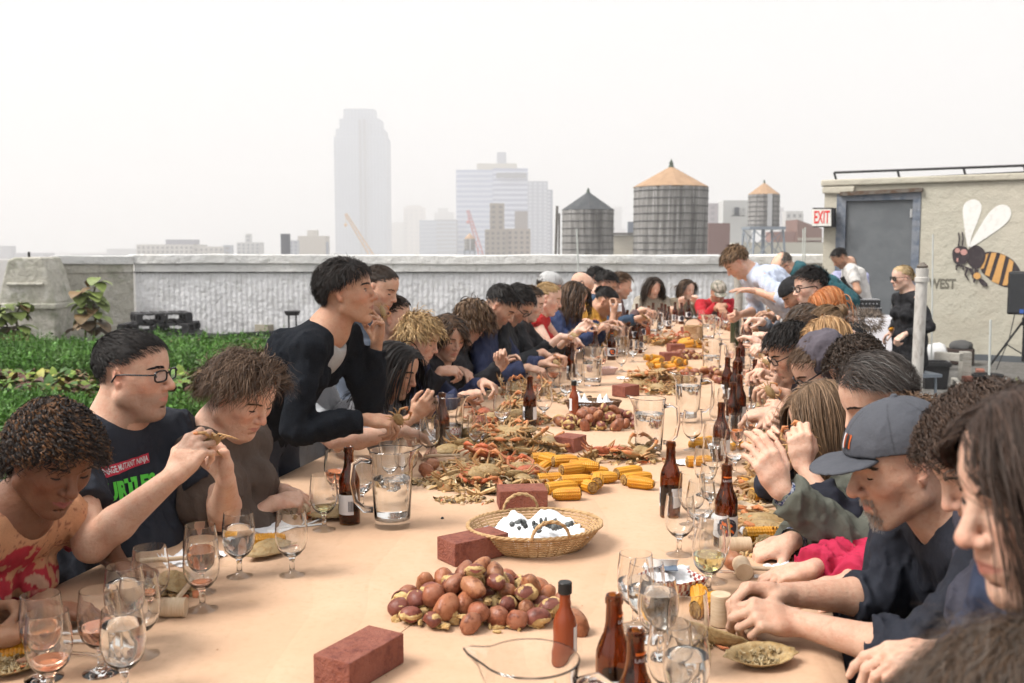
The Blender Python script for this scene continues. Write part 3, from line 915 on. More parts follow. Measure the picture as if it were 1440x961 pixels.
def eyeglasses(col=(.01, .01, .012), thick=.0016, shades=False, w=.024, h=.016):
    def fn(c):
        T = c['T']; mb = MB(); k = 1.6 if c['Y'] > 5 else 1
        for y in (1, -1):
            a = np.linspace(0, 2 * PI, 21)[:-1]
            sx = np.sign(np.cos(a)) * np.abs(np.cos(a)) ** .6; sz = np.sign(np.sin(a)) * np.abs(np.sin(a)) ** .6
            ring = np.stack([.099 - .008 * (sx * y * 1 + 1) * .5 - 0 * a, y * .0335 + sx * w, .006 + sz * h], 1)
            mb.tube(T(ring), thick * k, 6, closed=True)
            mb.tube(T(np.array([(.094, y * (.0335 + w), .012), (.082, y * .078, .013), (.02, y * .083, .011), (-.004, y * .082, .008), (-.018, y * .081, -.012)])), thick * k, 6)
        mb.tube(T(np.array([(.099, .011, .012), (.103, 0, .015), (.099, -.011, .012)])), thick * k, 6)
        fr = mb.build('eyeglasses', mat_cached('frame', col, .25), c['root'], smooth=True)
        lm = MB()
        for y in (1, -1):
            a = np.linspace(0, 2 * PI, 17)[:-1]; ring = np.stack([.0985 - .008 * (np.cos(a) * y + 1) * .5, y * .0335 + np.cos(a) * w * .95, .006 + np.sin(a) * h * .95], 1)
            r2 = ring - V(.0012, 0, 0)
            lm.add(T(np.concatenate([ring, r2])), [tuple(range(16)), tuple(range(31, 15, -1))] + [(i, 16 + i, 16 + (i + 1) % 16, (i + 1) % 16) for i in range(16)])
        lm.build('lens', M_SHADE if shades else M_LENS, fr)
    return fn
_mc = {}
def mat_cached(n, col, rough=.5, **k):
    key = (n, tuple(np.round(col, 3)))
    if key not in _mc: _mc[key] = mat(n, col, rough, **k)
    return _mc[key]
M_SKIN = mat('skin', (.6, .4, .3), .48, attr=True, sss=.12, spec=.35, noise=[(900, (.84, .76, .74, 1), .45, .72), (70, (.90, .80, .77, 1), .5, .72), (22, (1, .88, .84, 1), .45, .7)], bump=[(700, .0008), (130, .0014)])
M_HAIR = mat('hair', (.1, .06, .04), .55, attr=True, spec=.25, noise=[(350, (.62, .62, .62, 1), .35, .7)])
M_CLOTH = mat('cloth', (.1, .1, .1), .8, attr=True, spec=.35, noise=[(700, (.72, .72, .72, 1), .4, .75), (14, (.86, .86, .87, 1), .4, .7)], bump=[(1100, .0008), (28, .006)])
M_KNIT = mat('knit', (.1, .1, .1), .95, attr=True, spec=.12, noise=[(420, (.35, .35, .36, 1), .42, .62), (14, (.9, .9, .9, 1), .4, .7)], bump=[(500, .002), (28, .005)])
M_PAINT = mat('painted', (.5, .5, .5), .45, attr=True, spec=.4)
M_LENS = mat('lens', (1, 1, 1), .02, spec=.5)
M_LENS.node_tree.nodes['Principled BSDF'].inputs['Alpha'].default_value = .07
M_SHADE = mat('shade_lens', (.02, .02, .022), .08, spec=.6)
# ------------------------------------------------------------------ the roof, the parapet, the roof house
def tline(Y, dx, z=0.0): return V(math.tan(TA) * Y + dx, Y, z)
M_ROOF = mat('roof_gravel', (.26, .25, .235), .95, noise=[(60, (.34, .33, .31), .5, .62), (9, (.18, .17, .155), .45, .65), (220, (.06, .06, .06), .5, .7)], bump=[(90, .03), (300, .012)])
M_SOIL = mat('soil', (.07, .05, .04), .95, noise=[(30, (.12, .095, .075), .4, .6)], bump=[(40, .04), (150, .02)])
M_CITY = mat('city_ground', (.25, .25, .25), .9, noise=[(.02, (.16, .17, .16), .4, .6)])
M_PLAST = mat('painted_parapet', (.80, .79, .77), .8, noise=[(1.3, (.58, .56, .50), .55, .75), (14, (.50, .49, .46), .55, .75), (.5, (.68, .68, .68), .4, .6)], bump=[(5, .05), (40, .012)])
M_PSIDE = mat('old_stucco', (.50, .48, .42), .9, noise=[(1.8, (.26, .27, .20), .50, .68), (16, (.36, .34, .30), .5, .7), (5, (.60, .58, .54), .55, .7)], bump=[(7, .05), (50, .015)])
M_SHEET = mat('silver_sheet', (.74, .74, .76), .6, noise=[(2.6, (.56, .56, .57), .5, .7), (7, (.66, .66, .66), .52, .7), (20, (.48, .47, .45), .64, .76)], bump=[(3, .06), (11, .03), (30, .008)])
M_DARK = mat('dark_gap', (.03, .03, .03), .8)
mb = MB(); mb.box((6, 620, -30.5), (9000, 9000, 1)); tag(mb.build('ground', M_CITY), kind='structure')
mb = MB(); mb.box((0, 8.0, -.15), (34, 24, .3)); tag(mb.build('roof_floor', M_ROOF), kind='structure')
mb = MB(); mb.box((0, 8.0, -15.2), (33.6, 23.6, 29.6)); tag(mb.build('loft_building', M_PSIDE), 'brick loft building under the rooftop garden', 'building')
PY = 17.9
def rough(mb_, amp, seed):
    for i in range(len(mb_.v)):
        mb_.v[i] = mb_.v[i] + np.stack([snoise(mb_.v[i], 1.5, seed + k, 3) for k in range(3)], 1) * amp
def slab(x0, x1, y0, y1, z0, z1, m, nx=60):
    """a long box with enough cuts to sag and wobble"""
    xs = np.linspace(x0, x1, nx); vs = []
    for x in xs: vs += [(x, y0, z0), (x, y0, z1), (x, y1, z1), (x, y1, z0)]
    fs = []
    for i in range(nx - 1):
        for k in range(4): fs.append((i * 4 + k, i * 4 + (k + 1) % 4, i * 4 + 4 + (k + 1) % 4, i * 4 + 4 + k))
    fs += [(3, 2, 1, 0), tuple((nx - 1) * 4 + k for k in range(4))]
    m.add(vs, fs)
xl = at(190, 400, PY)[0]; xr = 16.5
par = empty('parapet_wall', (0, PY, 0), label='long white parapet wall with ribbed metal face along the back of the roof', cat='wall')
def inl(o, par_=par): o.location = [a - b for a, b in zip(o.location, par_.location)]; return o
mb = MB(); slab(xl - .1, xr, PY - .04, PY + .45, 1.27, 1.445, mb, 110); rough(mb, .016, 3); inl(mb.build('coping', M_PLAST, par, smooth=30, bevel=.02))
mb = MB(); slab(xl, xr, PY + .0, PY + .40, 1.135, 1.27, mb, 110); rough(mb, .010, 5); inl(mb.build('ledge', M_PLAST, par, smooth=30))
mb = MB(); slab(xl, xr, PY + .06, PY + .38, 0, 1.135, mb, 30); inl(mb.build('wall_core', M_DARK, par))
# ribbed sheet: one folded surface
n = 1500; xs = np.linspace(xl, xr, n); rib = .0065 * ((np.arange(n) // 3) % 2)
vs = []
for z in np.linspace(0.02, 1.125, 9):
    yy = PY + .02 + rib + .012 * snoise(np.stack([xs, xs * 0, xs * 0 + z], 1), 2.2, 4, 3)
    vs.append(np.stack([xs, yy, np.full(n, z)], 1))
vs = np.concatenate(vs); a = (np.arange(8)[:, None] * n + np.arange(n - 1)).ravel()
inl(mk('ribbed_sheet', vs, np.stack([a, a + 1, a + n + 1, a + n], 1), M_SHEET, par, smooth=False))
mb = MB()
for x in np.arange(xl, xr, .048): mb.box((x, PY - .006, 1.128), (.026, .03, .022))
inl(mb.build('drip_edge', M_DARK, par))
# the older stucco return on the left
p0 = at(190, 400, PY); p1 = at(72, 400, PY - .55)
rt = empty('stucco_wall', (p0[0], PY, 0), label='short stained stucco wall between the white parapet and the big concrete block', cat='wall')
def wallseg(a, b, z0, z1, th, m, out=0):
    d = nrm(b - a); nn_ = V(d[1], -d[0], 0); n_ = nn_ if nn_[1] < 0 else -nn_
    k = 16; vs = []
    for i in range(k):
        p = a + (b - a) * i / (k - 1)
        for (o_, z) in ((out, z0), (out, z1), (-th, z1), (-th, z0)): q = p + n_ * o_; vs.append((q[0], q[1], z))
    fs = [(i * 4 + j, i * 4 + (j + 1) % 4, i * 4 + 4 + (j + 1) % 4, i * 4 + 4 + j) for i in range(k - 1) for j in range(4)] + [(3, 2, 1, 0), tuple((k - 1) * 4 + j for j in range(4))]
    m.add(vs, fs)
a_, b_ = V(p0[0] - .02, PY, 0), V(p1[0], PY - .55, 0)
m1 = MB(); wallseg(a_, b_, 0, 1.13, .35, m1); rough(m1, .02, 8); inl(m1.build('wall_face', M_PSIDE, rt, smooth=30), rt)
m1 = MB(); wallseg(a_, b_, 1.13, 1.28, .36, m1, .03); rough(m1, .012, 9); inl(m1.build('ledge', M_PSIDE, rt), rt)
m1 = MB(); wallseg(a_, b_, 1.28, 1.43, .42, m1, .07); rough(m1, .02, 10); inl(m1.build('coping', M_PLAST, rt, bevel=.015), rt)
# concrete block stepping down at the far left
YB = 16.3
blk = empty('concrete_pier', (at(35, 400, YB)[0], YB, 0), label='stepped concrete pier at the far left end of the roof edge', cat='pier')
def px(x, y, Y=YB): q = at(x, y, Y); return (q[0], q[2])
prof = [px(-70, 478), px(-70, 455), px(-4, 428), px(3, 395), px(10, 366), px(20, 362), px(58, 362), px(66, 380), px(76, 418), px(79, 424), px(79, 436), px(78, 480)]
def Tb(p): return np.stack([p[:, 0], YB + p[:, 2], p[:, 1]], 1)
m1 = MB(); m1.prism([(x, z) for x, z in prof[::-1]], 0, .7, Tb); inl(m1.build('pier_body', M_PSIDE, blk, bevel=.03), blk)
m1 = MB(); x0, z0 = px(-10, 440); x1, z1 = px(81, 431); m1.box(((x0 + x1) / 2, YB + .3, z1), (x1 - x0, .72, .09)); inl(m1.build('moulding', M_PSIDE, blk, bevel=.02), blk)
m1 = MB(); x0, z0 = px(22, 402); x1, z1 = px(66, 400); m1.box(((x0 + x1) / 2 - .1, YB - .01, z1), (x1 - x0 + .1, .08, .05)); inl(m1.build('moulding', M_PSIDE, blk, bevel=.02), blk)
m1 = MB(); q = at(41, 362, YB + .3); m1.tube([q + V(0, 0, -.05), q + V(0, 0, .09)], .022, 8); inl(m1.build('rod_end', M_DARK, blk), blk)

# ---- roof house with door, sign, bee
A = at(1156, 400, 15.0); B = at(1440, 400, 13.55); A[2] = B[2] = 0
hd_ = nrm(B - A); hn = V(hd_[1], -hd_[0], 0); hn = hn if hn[1] < 0 else -hn; HA = math.atan2(hd_[1], hd_[0])
HZ = 2.47
M_HOUSE = mat('roof_house_stucco', (.47, .445, .37), .9, noise=[(1.2, (.38, .35, .28), .48, .66), (22, (.36, .32, .25), .58, .72), (.6, (.52, .48, .40), .4, .6), (7, (.30, .27, .22), .68, .78)], bump=[(5, .02), (45, .006), (16, .008)])
M_DOOR = mat('door_paint', (.135, .145, .155), .55, noise=[(3, (.11, .12, .13), .4, .6), (200, (.17, .18, .19), .5, .7)], bump=[(4, .01)])
M_DFR = mat('door_frame_paint', (.20, .215, .245), .6, noise=[(8, (.12, .145, .19), .45, .62), (30, (.30, .32, .36), .62, .72)], bump=[(12, .012)])
M_RUST = mat('weathered_metal', (.16, .14, .12), .7, metal=.3, noise=[(12, (.10, .06, .04), .45, .6)])
M_BLK = mat('black_metal', (.02, .02, .022), .5)
house = empty('roof_house', (0, 0, 0), label='beige stucco roof house with a grey door and a painted bee', cat='building')
def hp(px_, py_, out=0.0):
    """a point of the front wall's plane that the photo shows at px, py"""
    q = at(px_, py_, 1.0); d = q - V(0, 0, CAMZ); t = ((A - V(0, 0, CAMZ)) @ hn) / (d @ hn); return V(0, 0, CAMZ) + d * t + hn * out
def hu(px_, py_): q = hp(px_, py_) - A; return (q @ hd_, q[2])
def TH(out0, out1):   # 2-D outline on the wall (along, up) -> slab standing off the wall
    def f(p): return A + p[:, :1] * hd_ + V(0, 0, 1) * p[:, 1:2] + hn * np.where(p[:, 2:3] > .5, out1, out0)
    return f
LEN = 7.0
u0, z0 = hu(1177, 272); u1, _ = hu(1296, 272); d0, dz = hu(1190, 283); d1, _ = hu(1284, 283)
m1 = MB()
for (a, b, c, d) in ((0, u0, 0, HZ), (u1, LEN, 0, HZ), (u0, u1, z0, HZ)): m1.prism([(a, c), (b, c), (b, d), (a, d)], 0, 1, TH(-.3, 0))
m1.prism([(0, 0), (.3, 0), (.3, HZ), (0, HZ)], 0, 1, TH(-3.5, -.302)); m1.prism([(LEN - .3, 0), (LEN, 0), (LEN, HZ), (LEN - .3, HZ)], 0, 1, TH(-3.5, -.302))
m1.build('wall', M_HOUSE, house)
m1 = MB(); m1.prism([(-.05, HZ + .003), (LEN, HZ + .003), (LEN, HZ + .1), (-.05, HZ + .1)], 0, 1, TH(-3.5, .05)); m1.prism([(-.03, HZ - .10), (.42, HZ - .13), (.45, HZ - .003), (-.03, HZ - .003)], 0, 1, TH(.002, .045)); m1.build('roof', M_HOUSE, house, bevel=.02)
m1 = MB(); m1.prism([(.24, HZ - .145), (u1 + .02, HZ - .115), (u1 + .02, HZ - .06), (.24, HZ - .085)], 0, 1, TH(.003, .07)); m1.build('lintel', M_RUST, house)
m1 = MB(); fr_t = .10
for (a, b, c, d) in ((u0 + .003, d0, 0, dz), (d1, u1 - .003, 0, dz), (u0 + .003, u1 - .003, dz, z0 - .003)): m1.prism([(a, c), (b, c), (b, d), (a, d)], 0, 1, TH(-.12, .012))
m1.build('door_frame', M_DFR, house)
m1 = MB(); m1.prism([(d0 + .004, 0.01), (d1 - .004, 0.01), (d1 - .004, dz - .004), (d0 + .004, dz - .004)], 0, 1, TH(-.09, -.03)); dr = m1.build('door', M_DOOR, house)
m1 = MB(); q = hu(1281, 300); m1.prism([(q[0] - .015, q[1] - .06), (q[0] + .015, q[1] - .06), (q[0] + .015, q[1] + .06), (q[0] - .015, q[1] + .06)], 0, 1, TH(-.029, -.005)); m1.build('hinge', mat_cached('chrome', (.6, .6, .6), .3, metal=.9), dr)
m1 = MB(); q0 = hu(1400, 500)
m1.prism([(u1 + .1, 0), (LEN, 0), (LEN, .10), (u1 + .1, .08)], 0, 1, TH(.002, .03)); m1.build('base_flashing', mat_cached('flashing', (.10, .11, .12), .7), house)
# rail on the roof
m1 = MB()
r0, r1 = hp(1173, 243), hp(1440, 233); r1 = r0 + (r1 - r0) * 1.3
m1.tube([r0, r1], .018, 8); b0, b1 = hp(1176, 258), hp(1440, 245); b1 = b0 + (b1 - b0) * 1.3; m1.tube([b0 + V(0, 0, .03), b1 + V(0, 0, .03)], .010, 6)
for p_ in (1173, 1262, 1355, 1440): t0 = hp(p_, 243 - (p_ - 1173) * .0375); t1 = hp(p_ + 5, 258 - (p_ - 1173) * .03); m1.tube([t0, t1 + V(0, 0, -.03)], .016, 6)
tag(m1.build('roof_rail', M_BLK, smooth=True), 'thin black pipe rail lying along the top of the beige roof house', 'rail')
m1 = MB(); t0, t1 = hp(1186, 256), hp(1440, 244); t1 = t0 + (t1 - t0) * 1.25
m1.tube([t0 - hn * .15, t1 - hn * .15], .035, 6); tag(m1.build('roof_pipe', M_BLK), 'dark thick edging pipe on the roof of the beige house under the rail', 'pipe')
# exit sign
def flat(poly_px, o0, o1, name, m_, parent, conv=True):
    pl = [hu(x, y) if conv else (x, y) for x, y in poly_px]; ar = sum(pl[i - 1][0] * pl[i][1] - pl[i][0] * pl[i - 1][1] for i in range(len(pl)))
    if ar < 0: pl = pl[::-1]
    k = MB(); k.prism(pl, 0, 1, TH(o0, o1)); return k.build(name, m_, parent)
sg = empty('exit_sign', A, 0, label='white box sign with red EXIT letters on the corner of the roof house', cat='sign')
def rel(o, pr): o.location = [-c for c in pr.location]; return o
M_WHT = mat('sign_white', (.75, .74, .70), .6, noise=[(15, (.6, .58, .52), .5, .7)])
M_RED = mat('sign_red', (.70, .03, .03), .5)
rel(flat([(1148, 293), (1177, 293), (1177, 320), (1148, 320)], .05, .20, 'sign_box', M_BLK, sg), sg)
rel(flat([(1147.5, 295), (1174, 295), (1174, 318.5), (1147.5, 318.5)], .201, .215, 'sign_face', M_WHT, sg), sg)
def textobj(s, size, parent, m_, P_, ux, uz, depth=.002, name='lettering', width=None, font_bold=0.0, rot=0):
    cu = bpy.data.curves.new('t', 'FONT'); cu.body = s; cu.size = size; cu.extrude = depth; cu.align_x = 'CENTER'; cu.align_y = 'CENTER'; cu.offset = font_bold; cu.resolution_u = 3
    o = bpy.data.objects.new('t', cu); COL.objects.link(o)
    me = bpy.data.meshes.new_from_object(o.evaluated_get(bpy.context.evaluated_depsgraph_get())); bpy.data.objects.remove(o)
    n = len(me.vertices); co = np.zeros(n * 3); me.vertices.foreach_get('co', co); co = co.reshape(-1, 3)
    if width: co[:, 0] *= width / max(1e-6, co[:, 0].max() - co[:, 0].min())
    if rot: co = co @ Rz(rot).T
    if callable(P_): co = P_(co)
    else: uy = np.cross(uz, ux); co = P_ + co[:, :1] * ux + co[:, 1:2] * uz - co[:, 2:3] * uy
    me.vertices.foreach_set('co', co.ravel()); me.materials.clear(); me.materials.append(m_); me.update()
    o = bpy.data.objects.new(name, me); COL.objects.link(o); o.parent = parent; return o
UPZ = V(0, 0, 1)
c_ = hp(1161, 307, .217); rel(textobj('EXIT', .26, sg, M_RED, c_, hd_, UPZ, .003, width=.225, font_bold=.003), sg)
# bee painted on the wall: flat layers of paint, each 4 mm proud of the last
M_BW = mat('bee_white', (.78, .77, .74), .8, noise=[(20, (.66, .64, .60), .5, .75)]); M_BB = mat('bee_black', (.045, .035, .04), .8, noise=[(20, (.08, .07, .07), .5, .75)])
M_BY = mat('bee_yellow', (.62, .34, .12), .8, noise=[(20, (.5, .27, .10), .5, .75)]); M_BP = mat('bee_pink', (.50, .27, .24), .8)
def blob(pts, n=6):
    P_ = np.array(pts, float); k = len(P_); out = []
    for i in range(k):
        a, b, c, d = P_[i - 1], P_[i], P_[(i + 1) % k], P_[(i + 2) % k]
        for t in np.arange(n) / n: out.append(.5 * ((2 * b) + (-a + c) * t + (2 * a - 5 * b + 4 * c - d) * t * t + (-a + 3 * b - 3 * c + d) * t ** 3))
    return out
def z7(x, y): return (1080 + x / 3.003, 220 + y / 3.003)
Z = lambda *l: [z7(*q) for q in l]
bee = empty('bee_mural', A, 0, label='large cartoon bee with white wings painted on the beige wall', cat='mural')
def bp(pts, o, name, m_, sm=True): rel(flat(blob(pts) if sm else pts, .001 if o < .003 else o - .003, o, name, m_, bee), bee)
bp(Z((845, 385), (828, 290), (824, 215), (850, 186), (882, 185), (902, 212), (890, 262), (862, 332)), .004, 'wing', M_BW)
bp(Z((852, 383), (896, 296), (936, 236), (978, 206), (1015, 212), (1027, 242), (1008, 280), (950, 325)), .008, 'wing', M_BW)
bp(Z((912, 410), (960, 405), (1010, 422), (1045, 450), (1068, 490), (1085, 560), (1030, 555), (985, 548), (930, 515), (898, 475)), .004, 'abdomen', M_BB)
for pl_ in ([(918, 415), (932, 410), (912, 472), (897, 478)], [(944, 407), (966, 407), (935, 508), (915, 500)], [(982, 412), (1004, 420), (975, 540), (945, 528)], [(1020, 432), (1037, 446), (1030, 490), (1010, 545), (990, 545)]): bp(Z(*pl_), .008, 'stripe', M_BY, False)
bp(Z((845, 395), (880, 376), (912, 395), (918, 430), (900, 465), (870, 474), (845, 450), (838, 420)), .012, 'thorax', M_BB)
bp(Z((780, 400), (805, 380), (838, 385), (848, 415), (838, 448), (810, 458), (785, 445)), .016, 'bee_head', M_BB)
for c, r_ in (((801, 398), 11), ((828, 405), 14)): bp([z7(c[0] + r_ * math.cos(t), c[1] + r_ * math.sin(t) * .95) for t in np.linspace(0, 6.28, 17)[:-1]], .020, 'bee_eye', M_BP, False)
bp(Z((797, 430), (805, 430), (804, 446), (797, 444)), .020, 'mouth', M_BP, False)
for pl_ in ([(802, 380), (806, 350), (803, 322), (809, 322), (812, 350), (809, 380)], [(818, 378), (822, 348), (818, 320), (824, 320), (828, 348), (825, 378)], [(800, 456), (830, 462), (828, 482), (822, 480), (822, 468), (800, 463)],
            [(826, 462), (850, 470), (838, 500), (850, 525), (843, 522), (830, 500), (838, 476)], [(793, 460), (812, 458), (800, 470), (800, 483), (794, 480)], [(845, 470), (866, 474), (872, 500), (865, 520), (860, 500)], [(872, 472), (892, 480), (885, 505), (872, 535), (866, 530), (874, 500)]): bp(Z(*pl_), .0245, 'bee_leg', M_BB, False)
bp(Z((890, 520), (905, 518), (925, 535), (926, 548), (905, 545)), .0245, 'bee_leg', M_BB)
bp([z7(884 + 16 * math.cos(t), 505 + 14 * math.sin(t)) for t in np.linspace(0, 6.28, 17)[:-1]], .0285, 'pollen', M_BY, False)
we = empty('wall_lettering', A, 0, label='stencilled word WEST painted on the beige wall left of the bee', cat='lettering')
c_ = hp(1325, 400, .003); rel(textobj('WEST', .19, we, mat_cached('stencil', (.16, .15, .12), .8), c_, hd_, UPZ, .002, width=.36, font_bold=.007), we)
# ---- loudspeaker on its tripod
SPY = 12.6
sp = at(1441, 412, SPY)
t_ = empty('loudspeaker', sp, -.5, label='black loudspeaker box on top of the tripod beside the bee', cat='loudspeaker')
m1 = MB(); m1.prism([(-.19, -.17), (.19, -.17), (.15, .17), (-.15, .17)], -.27, .27); m1.build('cabinet', M_BLK, t_, bevel=.02)
m1 = MB(); m1.box((0, -.178, 0), (.34, .02, .50)); m1.build('grille', mat('grille', (.03, .032, .036), .6, bump=[(300, .004)]), t_, bevel=.008)
m1 = MB(); m1.box((-.02, -.1905, -.225), (.045, .006, .05)); m1.build('badge', mat_cached('badge', (.05, .12, .4), .4), t_)
m1 = MB(); m1.tube([(0, -.19, .1), (0, -.1905, .1)], .07, 20)
gx, gy = sp[0] + .02, SPY
t_ = empty('speaker_stand', (gx, gy, 0), 0, label='black tripod stand holding up the loudspeaker', cat='stand')
m1 = MB(); m1.tube([(0, 0, .12), (0, 0, sp[2] - .27)], .02, 10); m1.build('pole', M_BLK, t_, smooth=True)
m1 = MB(); m1.tube([(0, 0, .58), (0, 0, .68)], .035, 10); m1.build('collar', M_BLK, t_)
for a in (2.5, 4.4, .4):
    e = V(math.cos(a), math.sin(a), 0); m1 = MB(); m1.tube([V(0, 0, .62) + e * .03, e * .40 + V(0, 0, .015)], .013, 8); m1.tube([V(0, 0, .22) + e * .02, e * .22 + V(0, 0, .34)], .009, 6); m1.build('leg', M_BLK, t_)
m1 = MB(); m1.tube([sp + V(-.05, .1, -.2), sp + V(-.12, .1, -.6), sp + V(-.28, .15, -1.1), hp(1403, 512, .1)], .006, 6); tag(m1.build('speaker_cable', M_BLK), 'thin black cable hanging from the loudspeaker to the ground', 'cable')
# ---- white post, rods, buckets, lumber, bricks
M_POST = mat('post_paint', (.52, .50, .47), .7, noise=[(18, (.36, .33, .30), .52, .66), (60, (.14, .05, .03), .66, .72)], bump=[(30, .01)], stretch=(1, 1, .4))
b0 = at(1286, 600, 8.3); t0 = at(1297, 378, 8.3); bz = V(b0[0], 8.3, 0)
t_ = empty('vent_post', bz, 0, label='tall weathered white metal post with a dark cap before the seated blonde woman', cat='post')
m1 = MB(); m1.tube([(0, 0, 0), V(t0[0] - bz[0], 0, t0[2])], .047, 16); m1.build('post', M_POST, t_, smooth=True)
tp = V(t0[0] - bz[0], 0, t0[2]); m1 = MB(); m1.lathe([(.057, -.11), (.057, -.075), (.048, -.07), (.052, .0), (.03, .005)], 16, tp); m1.build('collar', M_POST, t_, smooth=30)
m1 = MB(); m1.lathe([(.045, 0), (.05, .015), (.03, .03), (.015, .045), (.0, .047)], 8, tp + V(0, 0, .006)); m1.build('cap', M_RUST, t_)
M_ROD = mat('rod', (.5, .52, .5), .5)
def rod(px_, y0, y1, Y, r_, lab, z=None):
    a, b = at(px_[0], y0, Y), at(px_[1], y1, Y); 
    if z is not None: b[2] = z
    m = MB(); m.tube([b, a], r_, 6); return tag(m.build('rod', M_ROD, smooth=True), lab, 'rod')
rod((1312, 1311), 330, 500, 11.5, .009, 'thin pale rod standing between the white post and the WEST lettering', 0)
rod((1393, 1391), 450, 535, 10.6, .012, 'short pale rod standing in the black pot near the speaker', .1)
rod((1129.5, 1129), 322, 372, 16.8, .012, 'left of two thin rods against the parapet near the exit sign', 1.0)
rod((1132.5, 1132), 320, 372, 16.9, .012, 'right of two thin rods against the parapet near the exit sign', 1.0)
rod((811, 818), 322, 398, 16, .014, 'slanting thin rod in front of the dark roofed water tank', 0)
def bucket(px_, py_, Y, r_, h_, lab, m_=M_BLK, sq=False):
    c = on(px_, py_, 0); c = c * V(1, 1, 0); m = MB(); n_ = 4 if sq else 20
    pr = [(r_ * .84, 0), (r_ * .97, h_ * .85), (r_ * 1.08, h_ * .86), (r_ * 1.08, h_), (r_ * .97, h_), (r_ * .93, h_ * .9), (r_ * .80, .02), (0, .02)]
    t = empty('bucket', c, .6, label=lab, cat='bucket'); m.lathe(pr, n_, cap=True); m.build('tub', m_, t, smooth=30)
    m = MB(); a = np.linspace(0, PI, 12); m.tube(np.stack([np.cos(a) * r_ * 1.08, -.03 - np.sin(a) * .05, h_ * .9 - np.sin(a) * h_ * .55], 1), .005, 5); m.build('handle', m_, t); return t
bucket(1313, 546, 0, .19, .30, 'square black plastic tub by the foot of the white post', sq=True)
bucket(1388, 552, 0, .15, .20, 'round black plant pot behind the dark haired woman near the speaker')
M_LUM = mat('weathered_lumber', (.42, .40, .36), .85, noise=[(12, (.28, .26, .22), .45, .65), (70, (.5, .48, .44), .5, .7)], bump=[(60, .006)], stretch=(1, 6, 6))
def plank(a, b, w_, h_, lab, m_=M_LUM, name='timber', cat='timber'):
    a, b = np.array(a, float), np.array(b, float); d = nrm(b - a); u = nrm(np.cross(d, UPZ)) if abs(d[2]) < .9 else V(1, 0, 0); v = np.cross(u, d); L = np.linalg.norm(b - a)
    m = MB(); m.box((a + b) / 2, (L, w_, h_), np.stack([d, u, v], 1)); return tag(m.build(name, m_, bevel=.006), lab, cat)
g1, g2 = on(1316, 500, .3), on(1352, 503, .3); plank(g1, g2, .09, .09, 'short white timber rail lying level beside the white post')
g3 = on(1356, 535, 0); plank(g3 * V(1, 1, 0), g3 * V(1, 1, 0) + V(0, 0, .34), .11, .11, 'short upright white timber stub near the bricks')
g4, g5 = on(1341, 536, .04), on(1372, 566, .04); plank(g4, g5, .06, .08, 'pale timber edging running towards the table beside the gravel')
M_BRK = mat('brick_clay', (.235, .078, .052), .9, noise=[(70, (.15, .045, .034), .45, .62), (240, (.38, .17, .12), .64, .76), (12, (.27, .10, .07), .4, .65)], bump=[(160, .005), (35, .002)])
M_BRK2 = mat('brick_dusty', (.30, .12, .08), .9, noise=[(40, (.20, .09, .07), .45, .6)], bump=[(120, .003)])
for i, (x, y, a) in enumerate(((1366, 537, .3), (1378, 527, 1.2))):
    c = on(x, y, 0) * V(1, 1, 0); m = MB(); m.box((0, 0, .035), (.2, .095, .065), Rz(a)); o = m.build('brick', M_BRK2, loc=c, bevel=.004); tag(o, ('reddish loose brick on the gravel beside the white timber stub', 'second loose brick on the ground behind the reddish one')[i], 'brick', 'loose bricks by the roof house')
c = on(1352, 520, 0) * V(1, 1, 0) + V(.1, .5, 0); m = MB(); m.box((.1, .1, .11), (.42, .3, .20), Rz(-.5)); o = m.build('crate', mat_cached('crate', (.05, .035, .03), .8), loc=c, bevel=.01); tag(o, 'dark wooden crate on the ground against the beige wall', 'crate')
m = MB()
for i in range(5): m.ball(c + V(-.45 + .15 * i - .2, .05, .1 + .05 * (i % 2)), (.13, .11, .11), 12, noise=.25, seed=i)
m = MB(); m.ball(on(1330, 525, 0) * V(1, 1, 0) + V(0, .4, .16), (.22, .17, .17), 18, noise=.3, seed=3); tag(m.build('plastic_bag', mat_cached('bagwhite', (.6, .6, .6), .5), smooth=True), 'crumpled white plastic bag behind the black tub', 'bag')
m = MB(); m.ball(c + V(.16, .1, .25), (.16, .13, .08), 18, noise=.2, seed=6); tag(m.build('dark_sack', mat_cached('sackgrey', (.08, .08, .08), .8), smooth=True), 'dark grey sack lying on the wooden crate', 'sack')
# leaf plant by the pot
def bigleaf(mb_, base, d, L, w_, droop, col, n=6):
    d = nrm(d); s_ = nrm(np.cross(d, UPZ)); p = np.array(base, float); vs = []; 
    for i in range(n + 1):
        t = i / n; ww = w_ * math.sin(PI * min(.98, t * .92 + .06)) ** .8
        vs += [p - s_ * ww + V(0, 0, .12 * ww), p, p + s_ * ww + V(0, 0, .12 * ww)]; dd = nrm(d + V(0, 0, -droop * t)); p = p + dd * L / n
    fs = [(i * 3 + k, i * 3 + k + 1, i * 3 + 4 + k, i * 3 + 3 + k) for i in range(n) for k in (0, 1)]
    mb_.add(vs, fs, 0, col)
M_LEAF = mat('leaf', (.05, .15, .03), .55, attr=True, spec=.4, noise=[(20, (.7, .75, .6, 1), .4, .65)])
m = MB(); q = on(1372, 562, 0) * V(1, 1, 0)
for i in range(6): a = i * 1.1; bigleaf(m, q, V(math.cos(a) * .4, math.sin(a) * .4, 1), .16, .04, .4, (.16, .30, .04))
tag(m.build('seedling', M_LEAF, smooth=True), 'small bright green leafy seedling beside the black pot', 'plant')
m = MB(); 
